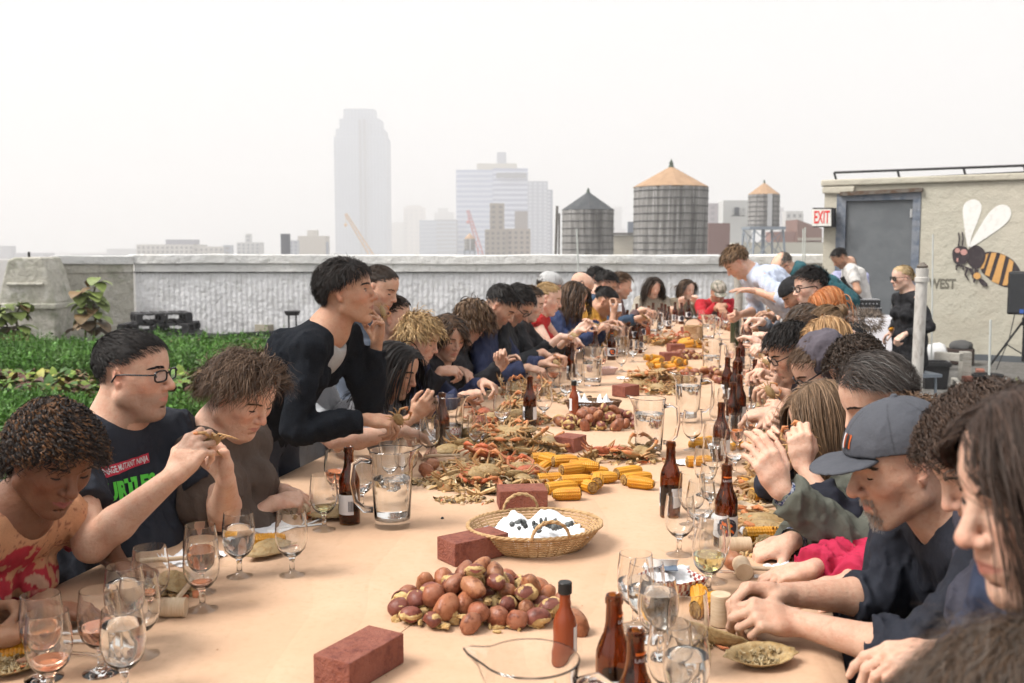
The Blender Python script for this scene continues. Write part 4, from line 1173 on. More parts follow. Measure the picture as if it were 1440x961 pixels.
for i in range(260):
    q = at(rng.uniform(1395, 1470), 545, rng.uniform(9.6, 11.2)) * V(1, 1, 0); a = rng.uniform(0, 6.28); bigleaf(m, q, V(math.cos(a) * .6, math.sin(a) * .6, 1), rng.uniform(.06, .13), .01, .5, V(.13, .20, .05) * rng.uniform(.6, 1.4), 3)
tag(m.build('weeds', M_LEAF), kind='stuff')
# ---- garden beds
m = MB(); m.box((-6.2, 10.3, .055), (8.4, 7.6, .11)); tag(m.build('garden_soil', M_SOIL), kind='structure')
m = MB(); m.box((-8.5, 5.4, .05), (6.5, 2.0, .10)); tag(m.build('garden_soil', M_SOIL), kind='structure')
def bed(name, x0, x1, y0, y1, n, kind, hs=1.0):
    r = np.random.default_rng(int(n + y0 * 10)); X = r.uniform(x0, x1, n); Yy = r.uniform(y0, y1, n)
    if kind == 'feather':
        # many thin fronds: each a tapered blade with side leaflets
        h = hs * r.uniform(.14, .34, n) * (1 + .45 * snoise(np.stack([X, Yy, X * 0], 1), 2.5, 3)) * np.where(np.abs(((Yy - y0) / .75) % 1 - .5) > .42, .45, 1); a = r.uniform(0, 6.28, n); ln = r.uniform(.1, .7, n); vs, cs = [], []
        base = np.stack([X, Yy, np.full(n, .1)], 1); d = nrm(np.stack([np.cos(a) * ln, np.sin(a) * ln, np.ones(n)], 1)); sd = nrm(np.cross(d, V(0, 0, 1)))
        quads = []
        for t in np.linspace(.35, 1, 6):
            for sgn in (-1, 1):
                p = base + d * (h * t)[:, None] + V(0, 0, -.05) * t * t; ll = (.034 * (1.2 - t * .5)) * r.uniform(.6, 1.4, n)
                e = p + (sd * sgn + d * .7 + r.normal(0, .35, (n, 3))) * ll[:, None]; w_ = r.normal(0, 1, (n, 3)) * .008
                quads.append(np.stack([p, p + (e - p) * .5 + w_, e, p + (e - p) * .5 - w_], 1))
        w_ = sd * .002; quads.append(np.stack([base - w_, base + w_, base + d * h[:, None] + w_, base + d * h[:, None] - w_], 1))
        v = np.concatenate(quads).reshape(-1, 3); k = len(v) // 4
        c = np.array([.066, .172, .028]) * r.uniform(.6, 1.7, (n, 1)) + np.array([.03, .03, 0]) * r.uniform(0, 1, (n, 1)); cc = np.repeat(np.tile(c, (len(quads), 1)), 4, 0)
        o = mk(name, v, np.arange(k * 4).reshape(-1, 4), M_LEAF, None, cc, smooth=False)
    else:
        mb_ = MB(); pal = [(.10, .19, .03), (.17, .24, .04), (.06, .13, .03), (.26, .25, .05), (.09, .03, .02), (.19, .11, .05)]
        for i in range(n):
            a = r.uniform(0, 6.28); c = np.array(pal[r.choice(6, p=[.2, .2, .14, .14, .2, .12])]) * r.uniform(.7, 1.3)
            for k in range(3): aa = a + k * 2.1 + r.uniform(-.4, .4); bigleaf(mb_, (X[i], Yy[i], .1), V(math.cos(aa) * .8, math.sin(aa) * .8, r.uniform(.5, 1.6)), r.uniform(.12, .24), r.uniform(.028, .055), r.uniform(.6, 1.6), c * r.uniform(.8, 1.25), 4)
        o = mb_.build(name, M_LEAF, smooth='all')
    return tag(o, kind='stuff')
bed('carrot_greens', -10.2, -2.15, 11.1, 13.9, 7600, 'feather')
bed('lettuce_row', -9.2, -2.1, 9.5, 10.9, 1500, 'leaf')
bed('carrot_greens', -7.6, -2.15, 7.7, 9.2, 6500, 'feather', .62)
bed('lettuce_row', -6.6, -2.2, 6.6, 7.4, 500, 'leaf')
bed('carrot_greens', -6.2, -2.9, 4.7, 5.7, 3800, 'feather', .7)
bed('squash_row', -5.3, -2.0, 13.9, 14.6, 260, 'leaf')
m = MB()
for (x0, x1, y_, z_) in ((-6.4, -2.3, 6.35, .16), (-6.0, -2.5, 5.95, .14)): m.tube([(x0, y_, z_), ((x0 + x1) / 2, y_ + .05, z_ - .01), (x1, y_, z_)], .012, 6)
tag(m.build('irrigation_hose', M_BLK), 'two thin black irrigation hoses across the bare soil behind the seated guests', 'hose')
def sunplant(px_, pyb, pyt, Y, lab, seed):
    r = np.random.default_rng(seed); b = at(px_, pyb, Y); b[2] = .08; tz = at(px_, pyt, Y)[2]
    t = empty('tall_plant', b, 0, label=lab, cat='plant'); m = MB(); H_ = tz - .08
    st = [V(0, 0, 0), V(.05, 0, H_ * .35), V(.02, 0, H_ * .7), V(.12, 0, H_)]; m.tube(st, [.022, .02, .015, .008], 6, col=(.10, .08, .03)); st2 = [V(-.12, 0, 0), V(-.10, 0, H_ * .4), V(-.16, .02, H_ * .75)]; m.tube(st2, [.018, .015, .008], 6, col=(.10, .08, .03)); m.build('stem', M_LEAF, t)
    m = MB()
    for i in range(54):
        z = r.uniform(.12, 1) ** .8 * H_; s_ = st if i % 2 else st2; x = np.interp(z, [q[2] for q in s_], [q[0] for q in s_]); a = r.uniform(0, 6.28); L = r.uniform(.2, .36) * (1.1 - .3 * z / H_)
        c = V(.27, .34, .10) if z > .35 * H_ else V(.14, .09, .05); c = c if r.random() > .18 else V(.20, .12, .05)
        bigleaf(m, V(x, 0, min(z, s_[-1][2])), V(math.cos(a), math.sin(a) * .8, r.uniform(-.1, .5)), L, L * r.uniform(.34, .5), r.uniform(1.2, 2.6), c * r.uniform(.6, 1.25), 5)
    m.build('leaves', M_LEAF, t, smooth='all')
sunplant(131, 478, 388, 15.4, 'tall drooping leafy plant in front of the stained stucco wall', 1)
sunplant(22, 486, 425, 14.6, 'wilting broad leaf plant by the concrete pier at far left', 2)
sunplant(-8, 486, 430, 14.4, 'green broad leaf plant cut by the left edge of the picture', 5)
# pallets and blocks
M_PAL = mat('dark_pallet', (.035, .035, .04), .7, noise=[(20, (.07, .065, .06), .5, .7)])
def pallet(c, a, lab, w_=1.0, d_=.8):
    t = empty('pallet', c, a, label=lab, cat='pallet', group='dark pallets stacked by the parapet')
    for z in (.02, .15):
        m = MB()
        for i in range(6): m.box((-w_ / 2 + w_ * (i + .5) / 6, 0, z), (w_ / 6 * .72, d_, .03))
        m.build('deck', M_PAL, t)
    for y in (-d_ / 2 + .05, 0, d_ / 2 - .05): [MB().box((x, y, .085), (.1, .09, .095)).build('bearer', M_PAL, t) for x in (-w_ / 2 + .06, 0, w_ / 2 - .06)]
pc = on(228, 482, 0.0) * V(1, 1, 0)
pallet(pc, .25, 'lowest dark pallet of the stack in front of the parapet', 1.35, .9); pallet(pc + V(-.03, 0, .17), .05, 'dark pallet in the middle of the stack by the parapet', 1.15); pallet(pc + V(.0, 0, .34), .5, 'topmost tilted dark pallet of the stack by the parapet', .9, .7)
for i, (x, y, a) in enumerate(((353, 470, .2), (371, 471, -.5))):
    c = on(x, y, 0) * V(1, 1, 0); t = empty('cinder_block', c, a, label=('grey cinder block lying solid side out by the parapet', 'grey cinder block showing two holes by the parapet')[i], cat='block'); m = MB(); B_ = (.36, .19, .19)
    for (cx, cy_, dx, dy) in ((0, -.08, .36, .03), (0, .08, .36, .03), (-.165, 0, .03, .13), (.165, 0, .03, .13), (0, 0, .03, .13)): m.box((cx, cy_, .095), (dx, dy, .19))
    m.build('block_body', mat_cached('cinder', (.34, .31, .25), .95), t)
m = MB(); p_ = at(411, 440, 16.2); m.lathe([(.0, .0), (.10, .0), (.13, .05), (.13, .07), (.0, .07)], 16, V(p_[0], 16.2, .47)); m.tube([(p_[0] - .06, 16.2, 0), (p_[0] - .06, 16.2, .48)], .015, 6); m.tube([(p_[0] + .06, 16.2, 0), (p_[0] + .06, 16.2, .48)], .015, 6)
tag(m.build('small_grill', M_BLK), 'small dark grill on legs in front of the parapet behind the standing woman', 'grill')
m = MB(); a = [on(x, y, .05) for x, y in ((265, 470), (310, 474), (350, 471), (400, 468), (450, 467))]; m.tube(a, .05, 8); tag(m.build('black_tarp_roll', M_BLK, smooth=True), 'black plastic tarp rolled along the foot of the parapet', 'tarp')
# ------------------------------------------------------------------ water tanks and the city in the fog
GZ = -30.0
M_STAVE = mat('tank_staves', (.26, .25, .24), .9, noise=[(1, (.12, .115, .11), .42, .62), (2.2, (.46, .45, .44), .56, .74)], stretch=(3.2, 3.2, .16), bump=[(6, .02)])
M_SLATE = mat('slate_roof', (.05, .055, .062), .8, noise=[(2, (.075, .08, .085), .4, .6)])
M_COPR = mat('plywood_roof', (.40, .26, .16), .8, noise=[(1.5, (.33, .21, .13), .4, .65)])
M_STEEL = mat('tank_steel', (.20, .23, .27), .6)
def tank(x0, x1, ybot, ytop, yapex, Y, roofm, lab, fin, n=12, hoops=9, legs=None, dark=1.0):
    c = at((x0 + x1) / 2, ytop, Y); R_ = (x1 - x0) / 2 / F0 * Y; zt = c[2]; zb = at(0, ybot, Y)[2]; za = at(0, yapex, Y)[2]
    t = empty('water_tank', (c[0], Y, zb), 0, label=lab, cat='water tank')
    m = MB(); k = 64; a = np.linspace(0, 2 * PI, k, endpoint=False)
    rr = np.where(np.arange(k) % 2 == 0, R_, R_ * .988)
    poly = [(rr[i] * math.cos(a[i]), rr[i] * math.sin(a[i])) for i in range(k)]; m.prism(poly, 0, zt - zb); m.build('tub', M_STAVE, t)
    m = MB()
    for i in range(hoops): z = (zt - zb) * ((i + .5) / hoops) ** 1.1; m.tube(np.stack([np.cos(a) * R_ * 1.006, np.sin(a) * R_ * 1.006, a * 0 + z], 1), .022 * Y / 60, 5, closed=True)
    m.build('hoop', mat_cached('hoop', (.08, .08, .085), .7), t)
    m = MB(); m.lathe([(R_ * 1.02, zt - zb - .02), (R_ * 1.03, zt - zb + .02), (R_ * .02, za - zb)], n); rf = m.build('roof', roofm, t)
    m = MB(); f_ = (za - zb); m.lathe([(R_ * .09, f_ - R_ * .06), (R_ * .05, f_ + R_ * .05), (R_ * .06, f_ + R_ * .08), (.0, f_ + R_ * fin)], 8); m.build('finial', mat_cached('finial', (.06, .08, .06), .7), rf)
    if legs:
        zl = at(0, legs, Y)[2] - zb - 2.0; m = MB(); m.box((0, 0, -.18), (R_ * 2.3, R_ * 2.3, .30)); m.build('platform', M_STEEL, t)
        for i in range(4):
            a_ = PI / 4 + i * PI / 2 + .12; e = V(math.cos(a_), math.sin(a_), 0) * R_ * 1.35; m = MB(); m.tube([e + V(0, 0, -.3), e * 1.18 + V(0, 0, zl)], .13, 4); m.build('leg', M_STEEL, t)
        m = MB()
        for i in range(4):
            a0, a1 = PI / 4 + i * PI / 2 + .12, PI / 4 + (i + 1) * PI / 2 + .12; e0, e1 = V(math.cos(a0), math.sin(a0), 0) * R_ * 1.36, V(math.cos(a1), math.sin(a1), 0) * R_ * 1.36
            m.tube([e0 + V(0, 0, -.4), e1 * 1.15 + V(0, 0, zl * .8)], .05, 4); m.tube([e1 + V(0, 0, -.4), e0 * 1.15 + V(0, 0, zl * .8)], .05, 4)
        m.tube([V(0, 0, -.3), V(0, 0, zl)], .22, 6); m.build('brace', M_STEEL, t)
        m = MB(); m.box((R_ * .12, -R_ - .12, (zt - zb) * .5), (.5, .06, (zt - zb))); m.build('ladder', mat_cached('ladder', (.45, .45, .46), .7), t)
    return t
tank(791, 863, 372, 296, 270, 70, M_SLATE, 'grey wooden water tank with a dark slate cone roof', .16, hoops=8)
tank(892, 995, 372, 264, 234, 61, M_COPR, 'biggest wooden water tank with a tan plywood cone roof', .20, hoops=11)
tank(1053, 1096, 319, 274, 257, 112, M_COPR, 'smallest wooden water tank on a tall steel frame with a tan roof', .22, hoops=7, legs=352)
t = at(783, 288, 68); m = MB(); m.tube([at(781, 372, 68), at(783.5, 290, 68)], .10, 6); m.tube([at(786, 372, 68), at(786.5, 300, 68)], .07, 6); a = np.linspace(0, PI, 10)
tag(m.build('vent_pipe', mat_cached('pipe_brown', (.10, .09, .08), .8)), 'dark vertical pipes beside the slate roofed water tank', 'pipe')
def bmat(c, rough=.7): return mat_cached('facade', c, rough)
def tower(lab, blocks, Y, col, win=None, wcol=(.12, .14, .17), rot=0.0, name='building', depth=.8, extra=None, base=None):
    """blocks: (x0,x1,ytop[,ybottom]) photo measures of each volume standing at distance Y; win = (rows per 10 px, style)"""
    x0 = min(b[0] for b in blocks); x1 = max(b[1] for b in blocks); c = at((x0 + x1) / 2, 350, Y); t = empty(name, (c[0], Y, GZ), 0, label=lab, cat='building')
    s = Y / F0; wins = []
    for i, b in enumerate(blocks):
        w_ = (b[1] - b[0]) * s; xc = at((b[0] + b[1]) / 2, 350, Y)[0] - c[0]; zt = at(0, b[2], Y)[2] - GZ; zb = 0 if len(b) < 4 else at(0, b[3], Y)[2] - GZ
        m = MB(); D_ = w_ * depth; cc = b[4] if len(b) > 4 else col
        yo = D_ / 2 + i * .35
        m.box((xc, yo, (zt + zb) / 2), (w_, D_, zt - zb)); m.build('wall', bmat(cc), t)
        if win and (len(b) < 6 or b[5]):
            rows, style, cols = win; hgt = (350 - b[2]); hh = hgt * s; nr = max(1, int(hgt / rows)); m = MB()
            nrt = int((zt - zb) / (rows * s)); nrt = min(nrt, nr + 3)
            for r_ in range(nrt):
                z = zt - (r_ + .75) * rows * s
                if style == 'band': wins.append(((xc, yo - D_ / 2 - .05 * s, z), (w_ * .985, .3 * s, rows * s * .5)))
                else:
                    nc = max(1, int((b[1] - b[0]) / cols))
                    for q in range(nc): wins.append(((xc - w_ / 2 + w_ * (q + .5) / nc, yo - D_ / 2 - .03 * s, z), (w_ / nc * .48, .3 * s, rows * s * .52)))

    unit = None
    for k_, (cc_, dd_) in enumerate(wins[:100]):
        if unit is None: m = MB(); m.box((0, 0, 0), (1, 1, 1)); unit = o = m.build('window', bmat(wcol, .3), t)
        else: o = unit.copy(); COL.objects.link(o); o.parent = t
        o.location = cc_; o.scale = dd_
    if len(wins) > 100:
        m = MB(); [m.box(a_, b_) for a_, b_ in wins[100:]]; m.build('window_rows', bmat(wcol, .3), t)['kind'] = 'stuff'
    if extra: extra(t, c, s)
    return t
BL = (.30, .36, .46)
def citi(t, c, s):
    m = MB(); zt = at(0, 168, 1250)[2] - GZ
    for x0, x1 in ((507, 510), (513, 517)): m.box((at((x0 + x1) / 2, 350, 1250)[0] - c[0], -1.2, zt / 2), ((x1 - x0) * s, 1.5, zt)); 
    m.build('mullion_bay', bmat((.10, .13, .19), .3), t)
tower('tallest pale glass tower with a stepped top', [(472, 544, 192), (475, 541, 181), (480, 536, 167), (486, 528, 153)], 1250, (.25, .31, .41), (4.4, 'grid', 4.5), (.13, .18, .27), extra=citi)
def blue(t, c, s):
    m = MB(); z0, z1 = at(0, 250, 900)[2] - GZ, at(0, 243.5, 900)[2] - GZ; xa, xb = at(698, 350, 900)[0] - c[0], at(740, 350, 900)[0] - c[0]
    m.box(((xa + xb) / 2, -1.4, (z0 + z1) / 2), (xb - xa, 2, z1 - z0)); m.build('louvre_band', bmat((.08, .09, .12)), t)
tower('broad blue glass office block with a dark band near its top', [(693, 742, 237, 800, (.19, .23, .38)), (642, 693, 239, 800, (.27, .33, .50)), (671, 727, 230, 245, (.45, .42, .36), 0), (699, 712, 214, 240, (.34, .36, .42), 0)], 900, BL, (7.0, 'band', 0), (.48, .53, .66), extra=blue)
tower('blue grey apartment tower with balconies right of the broad glass block', [(742, 770, 255, 800, (.25, .28, .36)), (764, 777, 267, 800, (.12, .15, .24))], 850, BL, (5, 'grid', 7), (.45, .48, .55))
tower('low blue glass office building left of the broad glass block', [(590, 614, 310, 800, (.32, .37, .46)), (611, 642, 309, 800, (.30, .31, .35))], 880, BL, (5.5, 'band', 0), (.40, .44, .52))
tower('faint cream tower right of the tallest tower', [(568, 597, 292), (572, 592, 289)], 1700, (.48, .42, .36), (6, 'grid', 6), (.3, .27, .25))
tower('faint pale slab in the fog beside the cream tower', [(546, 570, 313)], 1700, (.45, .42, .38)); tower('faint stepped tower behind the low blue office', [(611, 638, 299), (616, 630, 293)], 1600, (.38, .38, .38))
tower('brown masonry block with a square tower in front of the blue block', [(682, 712, 323, 800), (689, 709, 286, 800), (705, 746, 322, 800, (.30, .25, .21)), (724, 742, 297, 340, (.28, .25, .24), 0)], 420, (.26, .22, .18), (7, 'grid', 7), (.10, .09, .09))
tank(653, 668, 352, 336, 328, 330, M_COPR, 'tiny distant water tank left of the brown masonry block', .1, hoops=4, legs=370)
tower('long low white office block far left', [(192, 272, 344, 800, (.50, .48, .45)), (233, 271, 337, 346, (.25, .25, .30), 0), (272, 314, 347, 800, (.48, .46, .43)), (313, 325, 345, 800, (.3, .33, .38))], 520, (.5, .48, .45), (6, 'grid', 6.5), (.22, .21, .22))
tower('white block with a small tower far left', [(333, 365, 341), (345, 353, 329)], 560, (.48, .48, .48), (5, 'grid', 6), (.2, .22, .26))
tower('small dark slab building above the parapet', [(395, 406.5, 329)], 240, (.045, .05, .07)); tower('pale building with blue windows right of the dark slab', [(407, 419, 338, 800, (.40, .42, .46))], 460, BL, (5, 'grid', 5), (.18, .2, .28))
tower('cream stepped block left of the tallest tower', [(419, 458, 332, 800, (.46, .42, .37)), (432, 446, 324, 800, (.52, .49, .44)), (454, 461, 340, 800, (.25, .28, .36))], 480, BL)
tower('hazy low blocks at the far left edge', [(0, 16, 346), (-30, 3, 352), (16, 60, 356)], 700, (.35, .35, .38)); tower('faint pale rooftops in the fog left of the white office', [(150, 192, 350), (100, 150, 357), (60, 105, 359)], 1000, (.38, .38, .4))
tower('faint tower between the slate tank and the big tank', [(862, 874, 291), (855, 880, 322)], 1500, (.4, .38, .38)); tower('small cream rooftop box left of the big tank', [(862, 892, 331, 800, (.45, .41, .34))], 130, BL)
m = MB(); p_ = at(877, 330, 129.5); m.box(p_ + V(0, 1.2, .1), (2.9, 3, .25)); tag(m.build('flat_roof', mat_cached('roofdark', (.09, .08, .07), .8)), 'dark flat roof edge on the cream rooftop box', 'roof')
tower('small grey hut behind the cream rooftop box', [(883, 893, 312)], 150, (.16, .18, .22))
def fe(t, c, s):
    m = MB(); p_ = at(1035.5, 298, 179); m.box(p_ - np.array(t.location) + V(0, -.3, 0), (6.5 * s, .4, 12 * s)); m.build('window', bmat((.08, .09, .11), .3), t)
    m = MB(); p_ = at(1036, 304, 179); m.box(p_ - np.array(t.location) + V(0, -.9, 0), (17 * s, 1.2, .8 * s)); [m.box(p_ - np.array(t.location) + V(k * s, -1.4, .6 * 1.2), (.3 * s, .1, 1.3)) for k in range(-8, 9, 2)]; m.build('balcony', M_BLK, t)
tower('white painted building with a window and black fire balcony', [(1016, 1056, 282, 800, (.50, .50, .49)), (1026, 1050, 304, 360, (.50, .49, .45))], 180, BL, extra=fe)
tower('brown brick building just right of the big tank', [(996, 1026, 314, 800, (.20, .12, .11)), (996, 1024, 336, 341, (.38, .34, .28), 0)], 120, BL); tower('pale lilac building behind the brown brick one', [(996, 1017, 286)], 330, (.34, .31, .33), (8, 'grid', 9), (.26, .24, .26))
tower('grey and white flats right of the smallest tank', [(1104, 1128, 297, 800, (.48, .47, .46)), (1121, 1129, 301, 800, (.25, .26, .28))], 330, BL, (9, 'grid', 8), (.2, .2, .21))
def gable(t, c, s):
    q = lambda x, y: (at(x, 350, 150)[0] - c[0], at(0, y, 150)[2] - GZ)
    m = MB(); m.prism([q(1119, 345), q(1154, 345), q(1154, 322), q(1119, 309)], -.5, 6, lambda p: np.stack([p[:, 0], p[:, 2], p[:, 1]], 1)); m.build('gable', bmat((.20, .115, .095)), t)
    m = MB(); m.box((at(1137, 350, 150)[0] - c[0], -.7, at(0, 336.5, 150)[2] - GZ), (34 * s, .2, 4 * s)); m.build('band', bmat((.38, .33, .28)), t)
tower('dark red brick gabled building beside the exit sign', [(1084, 1122, 326, 800, (.26, .15, .13)), (1119, 1154, 343, 800, (.20, .115, .095))], 150, BL, extra=gable)
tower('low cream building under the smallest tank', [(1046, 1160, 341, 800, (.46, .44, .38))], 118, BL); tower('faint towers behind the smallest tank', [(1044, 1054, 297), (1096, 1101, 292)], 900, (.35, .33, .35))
M_CRY = mat_cached('crane_y', (.55, .30, .08), .6); M_CRR = mat_cached('crane_r', (.45, .10, .10), .6)
for (a, b, Y, mm, lab) in (((486, 301), (523, 360), 600, M_CRY, 'tan crane jib leaning across the tallest tower'), ((658, 296), (677, 360), 560, M_CRR, 'red crane jib leaning in front of the blue glass block')):
    A_, B_ = at(*a, Y), at(*b, Y); d = B_ - A_; m = MB(); n_ = V(-d[2], 0, d[0]) / np.linalg.norm(d); k = 14
    for o_ in (-.9, .9): m.tube([A_ + n_ * o_ * .6, B_ + n_ * o_ * 1.4], .35, 4)
    for i in range(k): m.tube([A_ + d * i / k + n_ * (.6 + .8 * i / k) * (1 if i % 2 else -1), A_ + d * (i + 1) / k + n_ * (.6 + .8 * i / k) * (-1 if i % 2 else 1)], .2, 4)
    q = A_ + V(2 if Y == 600 else 4, 0, -7); m.tube([A_, A_ + V(0, 0, -6)], .1, 4); m.ball(A_ + V(0, 0, -6.6), 1.0, 6); tag(m.build('crane', mm), lab, 'crane')
# low fog-bound city carpet
m = MB(); r = np.random.default_rng(5)
for i in range(260):
    Y = r.uniform(250, 2200); x = r.uniform(-.62, .5) * Y; h_ = r.uniform(8, 27); w_ = r.uniform(15, 50)
    m.box((x, Y, GZ + h_ / 2), (w_, w_, h_))
tag(m.build('city_blocks', bmat((.38, .36, .34))), kind='stuff')
# the damp air: one closed, even volume round everything
hz = MB(); hz.box((20, 1250, 70), (3300, 2900, 203)); hzm = bpy.data.materials.new('fog'); hzm.use_nodes = True; t_ = hzm.node_tree
t_.nodes.remove(t_.nodes['Principled BSDF']); pv = t_.nodes.new('ShaderNodeVolumePrincipled'); pv.inputs['Color'].default_value = (.795, .79, .80, 1); pv.inputs['Density'].default_value = .00108; pv.inputs['Anisotropy'].default_value = .1
t_.links.new(pv.outputs[0], t_.nodes['Material Output'].inputs['Volume']); tag(hz.build('haze', hzm), kind='stuff')
# ------------------------------------------------------------------ the long table and what is on it
M_PAPER = mat('kraft_paper', (.56, .36, .235), .72, spec=.25, noise=[(2.2, (.60, .405, .275), .42, .62), (60, (.50, .33, .21), .5, .8), (1.4, (.49, .31, .19), .60, .74), (16, (.50, .32, .19), .64, .74)], bump=[(1.6, .018), (7, .006), (300, .0004)])
ntk = M_PAPER.node_tree; wv = ntk.nodes.new('ShaderNodeTexWave'); wv.inputs['Scale'].default_value = .55; wv.inputs['Distortion'].default_value = 7; wv.inputs['Detail'].default_value = 3; wv.inputs['Detail Scale'].default_value = .7
mr = ntk.nodes.new('ShaderNodeMapRange'); mr.inputs[1].default_value = .86; mr.inputs[2].default_value = 1.0; bpn = ntk.nodes.new('ShaderNodeBump'); bpn.inputs['Distance'].default_value = .004; tcn = ntk.nodes.new('ShaderNodeTexCoord')
ntk.links.new(tcn.outputs['Object'], wv.inputs['Vector']); ntk.links.new(wv.outputs['Fac'], mr.inputs[0]); ntk.links.new(mr.outputs[0], bpn.inputs['Height']); bs_ = ntk.nodes['Principled BSDF']; ntk.links.new(bs_.inputs['Normal'].links[0].from_socket, bpn.inputs['Normal']); ntk.links.new(bpn.outputs[0], bs_.inputs['Normal'])
dxl, dxr = -1.63, .20; Y0, Y1 = .9, 11.35
def tp(Y, dx, z=TZ): return V(math.tan(TA) * Y + dx, Y, z)
ny, nx = 170, 30; Ys = np.linspace(Y0, Y1, ny); vs = []
prof = [(-.014, -.16), (-.012, -.08), (-.006, -.015), (0, 0)]
for y in Ys:
    row = [(dxl + a, b) for a, b in prof] + [(dxl + (dxr - dxl) * (i + 1) / (nx + 1), 0) for i in range(nx)] + [(dxr - a, b) for a, b in prof[::-1]]
    vs += [tp(y, a, TZ + b) for a, b in row]
vs = np.array(vs); k = nx + 8
wr = snoise(vs * V(1, 1, 0), 3.0, 2, 2) * .0020 + .0012 * np.clip(np.sin(vs[:, 1] * 5 + vs[:, 0] * 2 + 2 * snoise(vs * V(1, 1, 0), 1.2, 8, 2)), .8, 1) * 5
vs[:, 2] += np.where(vs[:, 2] > TZ - .01, wr - .004, 0); low = vs[:, 2] < TZ - .02; vs[low, 0] += snoise(vs[low] * V(1, 1, .3), 6, 4) * .012
a = (np.arange(ny - 1)[:, None] * k + np.arange(k - 1)).ravel()
tag(mk('paper_cover', vs, np.stack([a, a + 1, a + k + 1, a + k], 1), M_PAPER), 'brown kraft paper covering the whole length of the banquet table', 'table cover')
M_CRM = mat('crumb_brown', (.12, .05, .02), .8)
m = MB(); p_, q_ = on(560, 893), on(578, 879)
m = MB(); s0, s1 = on(565, 889, TZ + .001), on(580, 878, TZ + .001); sdv = nrm(s1 - s0); m.box((s0 + s1) / 2 + sdv * .1, (np.linalg.norm(s1 - s0) + .5, .0015, .001), np.stack([sdv, np.cross(UPZ, sdv), UPZ], 1)); tag(m.build('paper_seam', M_CRM), 'dark seam line where two sheets of kraft paper meet by the potatoes', 'seam')
M_TOP = mat('plywood_top', (.35, .25, .15), .6, noise=[(8, (.28, .19, .11), .4, .6)])
nT = 5
for i in range(nT):
    ya, yb = Y0 + .02 + (Y1 - Y0 - .04) * i / nT + .01, Y0 + .02 + (Y1 - Y0 - .04) * (i + 1) / nT - .01
    t = empty('folding_table', tp((ya + yb) / 2, (dxl + dxr) / 2, 0), 0, label='plywood folding table hidden under the kraft paper', cat='table', group='folding tables set end to end'); c = np.array(t.location)
    m = MB(); P4 = [tp(ya, dxl + .02), tp(ya, dxr - .02), tp(yb, dxr - .02), tp(yb, dxl + .02)]; m.prism([(p[0] - c[0], p[1] - c[1]) for p in P4], TZ - .035, TZ - .010); m.build('table_top', M_TOP, t)
    for (yy, xx) in ((ya + .15, dxl + .15), (ya + .15, dxr - .15), (yb - .15, dxl + .15), (yb - .15, dxr - .15)): q = tp(yy, xx, 0) - c; m = MB(); m.tube([q + V(0, 0, .002), q + V(0, 0, TZ - .036)], .018, 8); m.build('leg', M_STEEL, t)
# ---------------- glass
def glassmat(name, col=(1, 1, 1), rough=0.0, ior=1.45):
    m = bpy.data.materials.new(name); m.use_nodes = True; t = m.node_tree; b = t.nodes['Principled BSDF']
    b.inputs['Base Color'].default_value = (*col, 1); b.inputs['Transmission Weight'].default_value = 1; b.inputs['Roughness'].default_value = rough; b.inputs['IOR'].default_value = ior
    # thin-walled shadows: clear glass lets the sky light through instead of casting a black shadow
    return m
M_GL = glassmat('clear_glass', (.985, .99, .985)); M_WATER = glassmat('water', (.97, .985, .985), ior=1.33)
M_ROSE = glassmat('rose_wine', (.93, .50, .34), ior=1.34); M_WINE = glassmat('white_wine', (.90, .84, .45), ior=1.34); M_AMB = glassmat('amber_glass', (.36, .155, .045), .02, 1.5); M_GRN = glassmat('green_glass', (.10, .16, .08), .03, 1.5)
M_LABEL = mat('bottle_label', (.66, .66, .68), .6); M_LDK = mat('label_navy', (.03, .03, .05), .6); M_LOR = mat('label_orange', (.80, .16, .02), .6); M_CAPM = mat('cap_black', (.015, .015, .015), .45)
def goblet(fill, mt, lab, h=.162, s=1.0):
    t = empty('goblet', label=lab, cat='wine glass')
    # wall: outside up, rim, inside down
    out = [(.0, .000), (.034, .000), (.0345, .002), (.024, .006), (.010, .011), (.0065, .018), (.0062, .034), (.0075, .044), (.010, .048), (.022, .056), (.033, .070), (.0385, .088), (.040, .106), (.0385, .130), (.0355, .152), (.0345, .1615)]
    inn = [(.0333, .1618), (.0340, .152), (.0370, .130), (.0385, .106), (.0370, .088), (.0315, .0715), (.0205, .059), (.008, .053), (.0, .052)]
    m = MB(); m.lathe(out + inn, 28, cap=False); m.build('bowl', M_GL, t, smooth=60)
    if fill > 0:
        zf = .053 + fill * .10; ins = [(r_ * .990, z + .0004) for (r_, z) in inn[::-1]]; pr = [q for q in ins if q[1] < zf]
        rf = np.interp(zf, [q[1] for q in ins], [q[0] for q in ins]); pr += [(rf, zf), (rf * .99, zf + .0006), (0, zf + .0006)]
        m = MB(); m.lathe(pr, 28, cap=False); m.build('drink', mt, t, smooth=30)
    return t
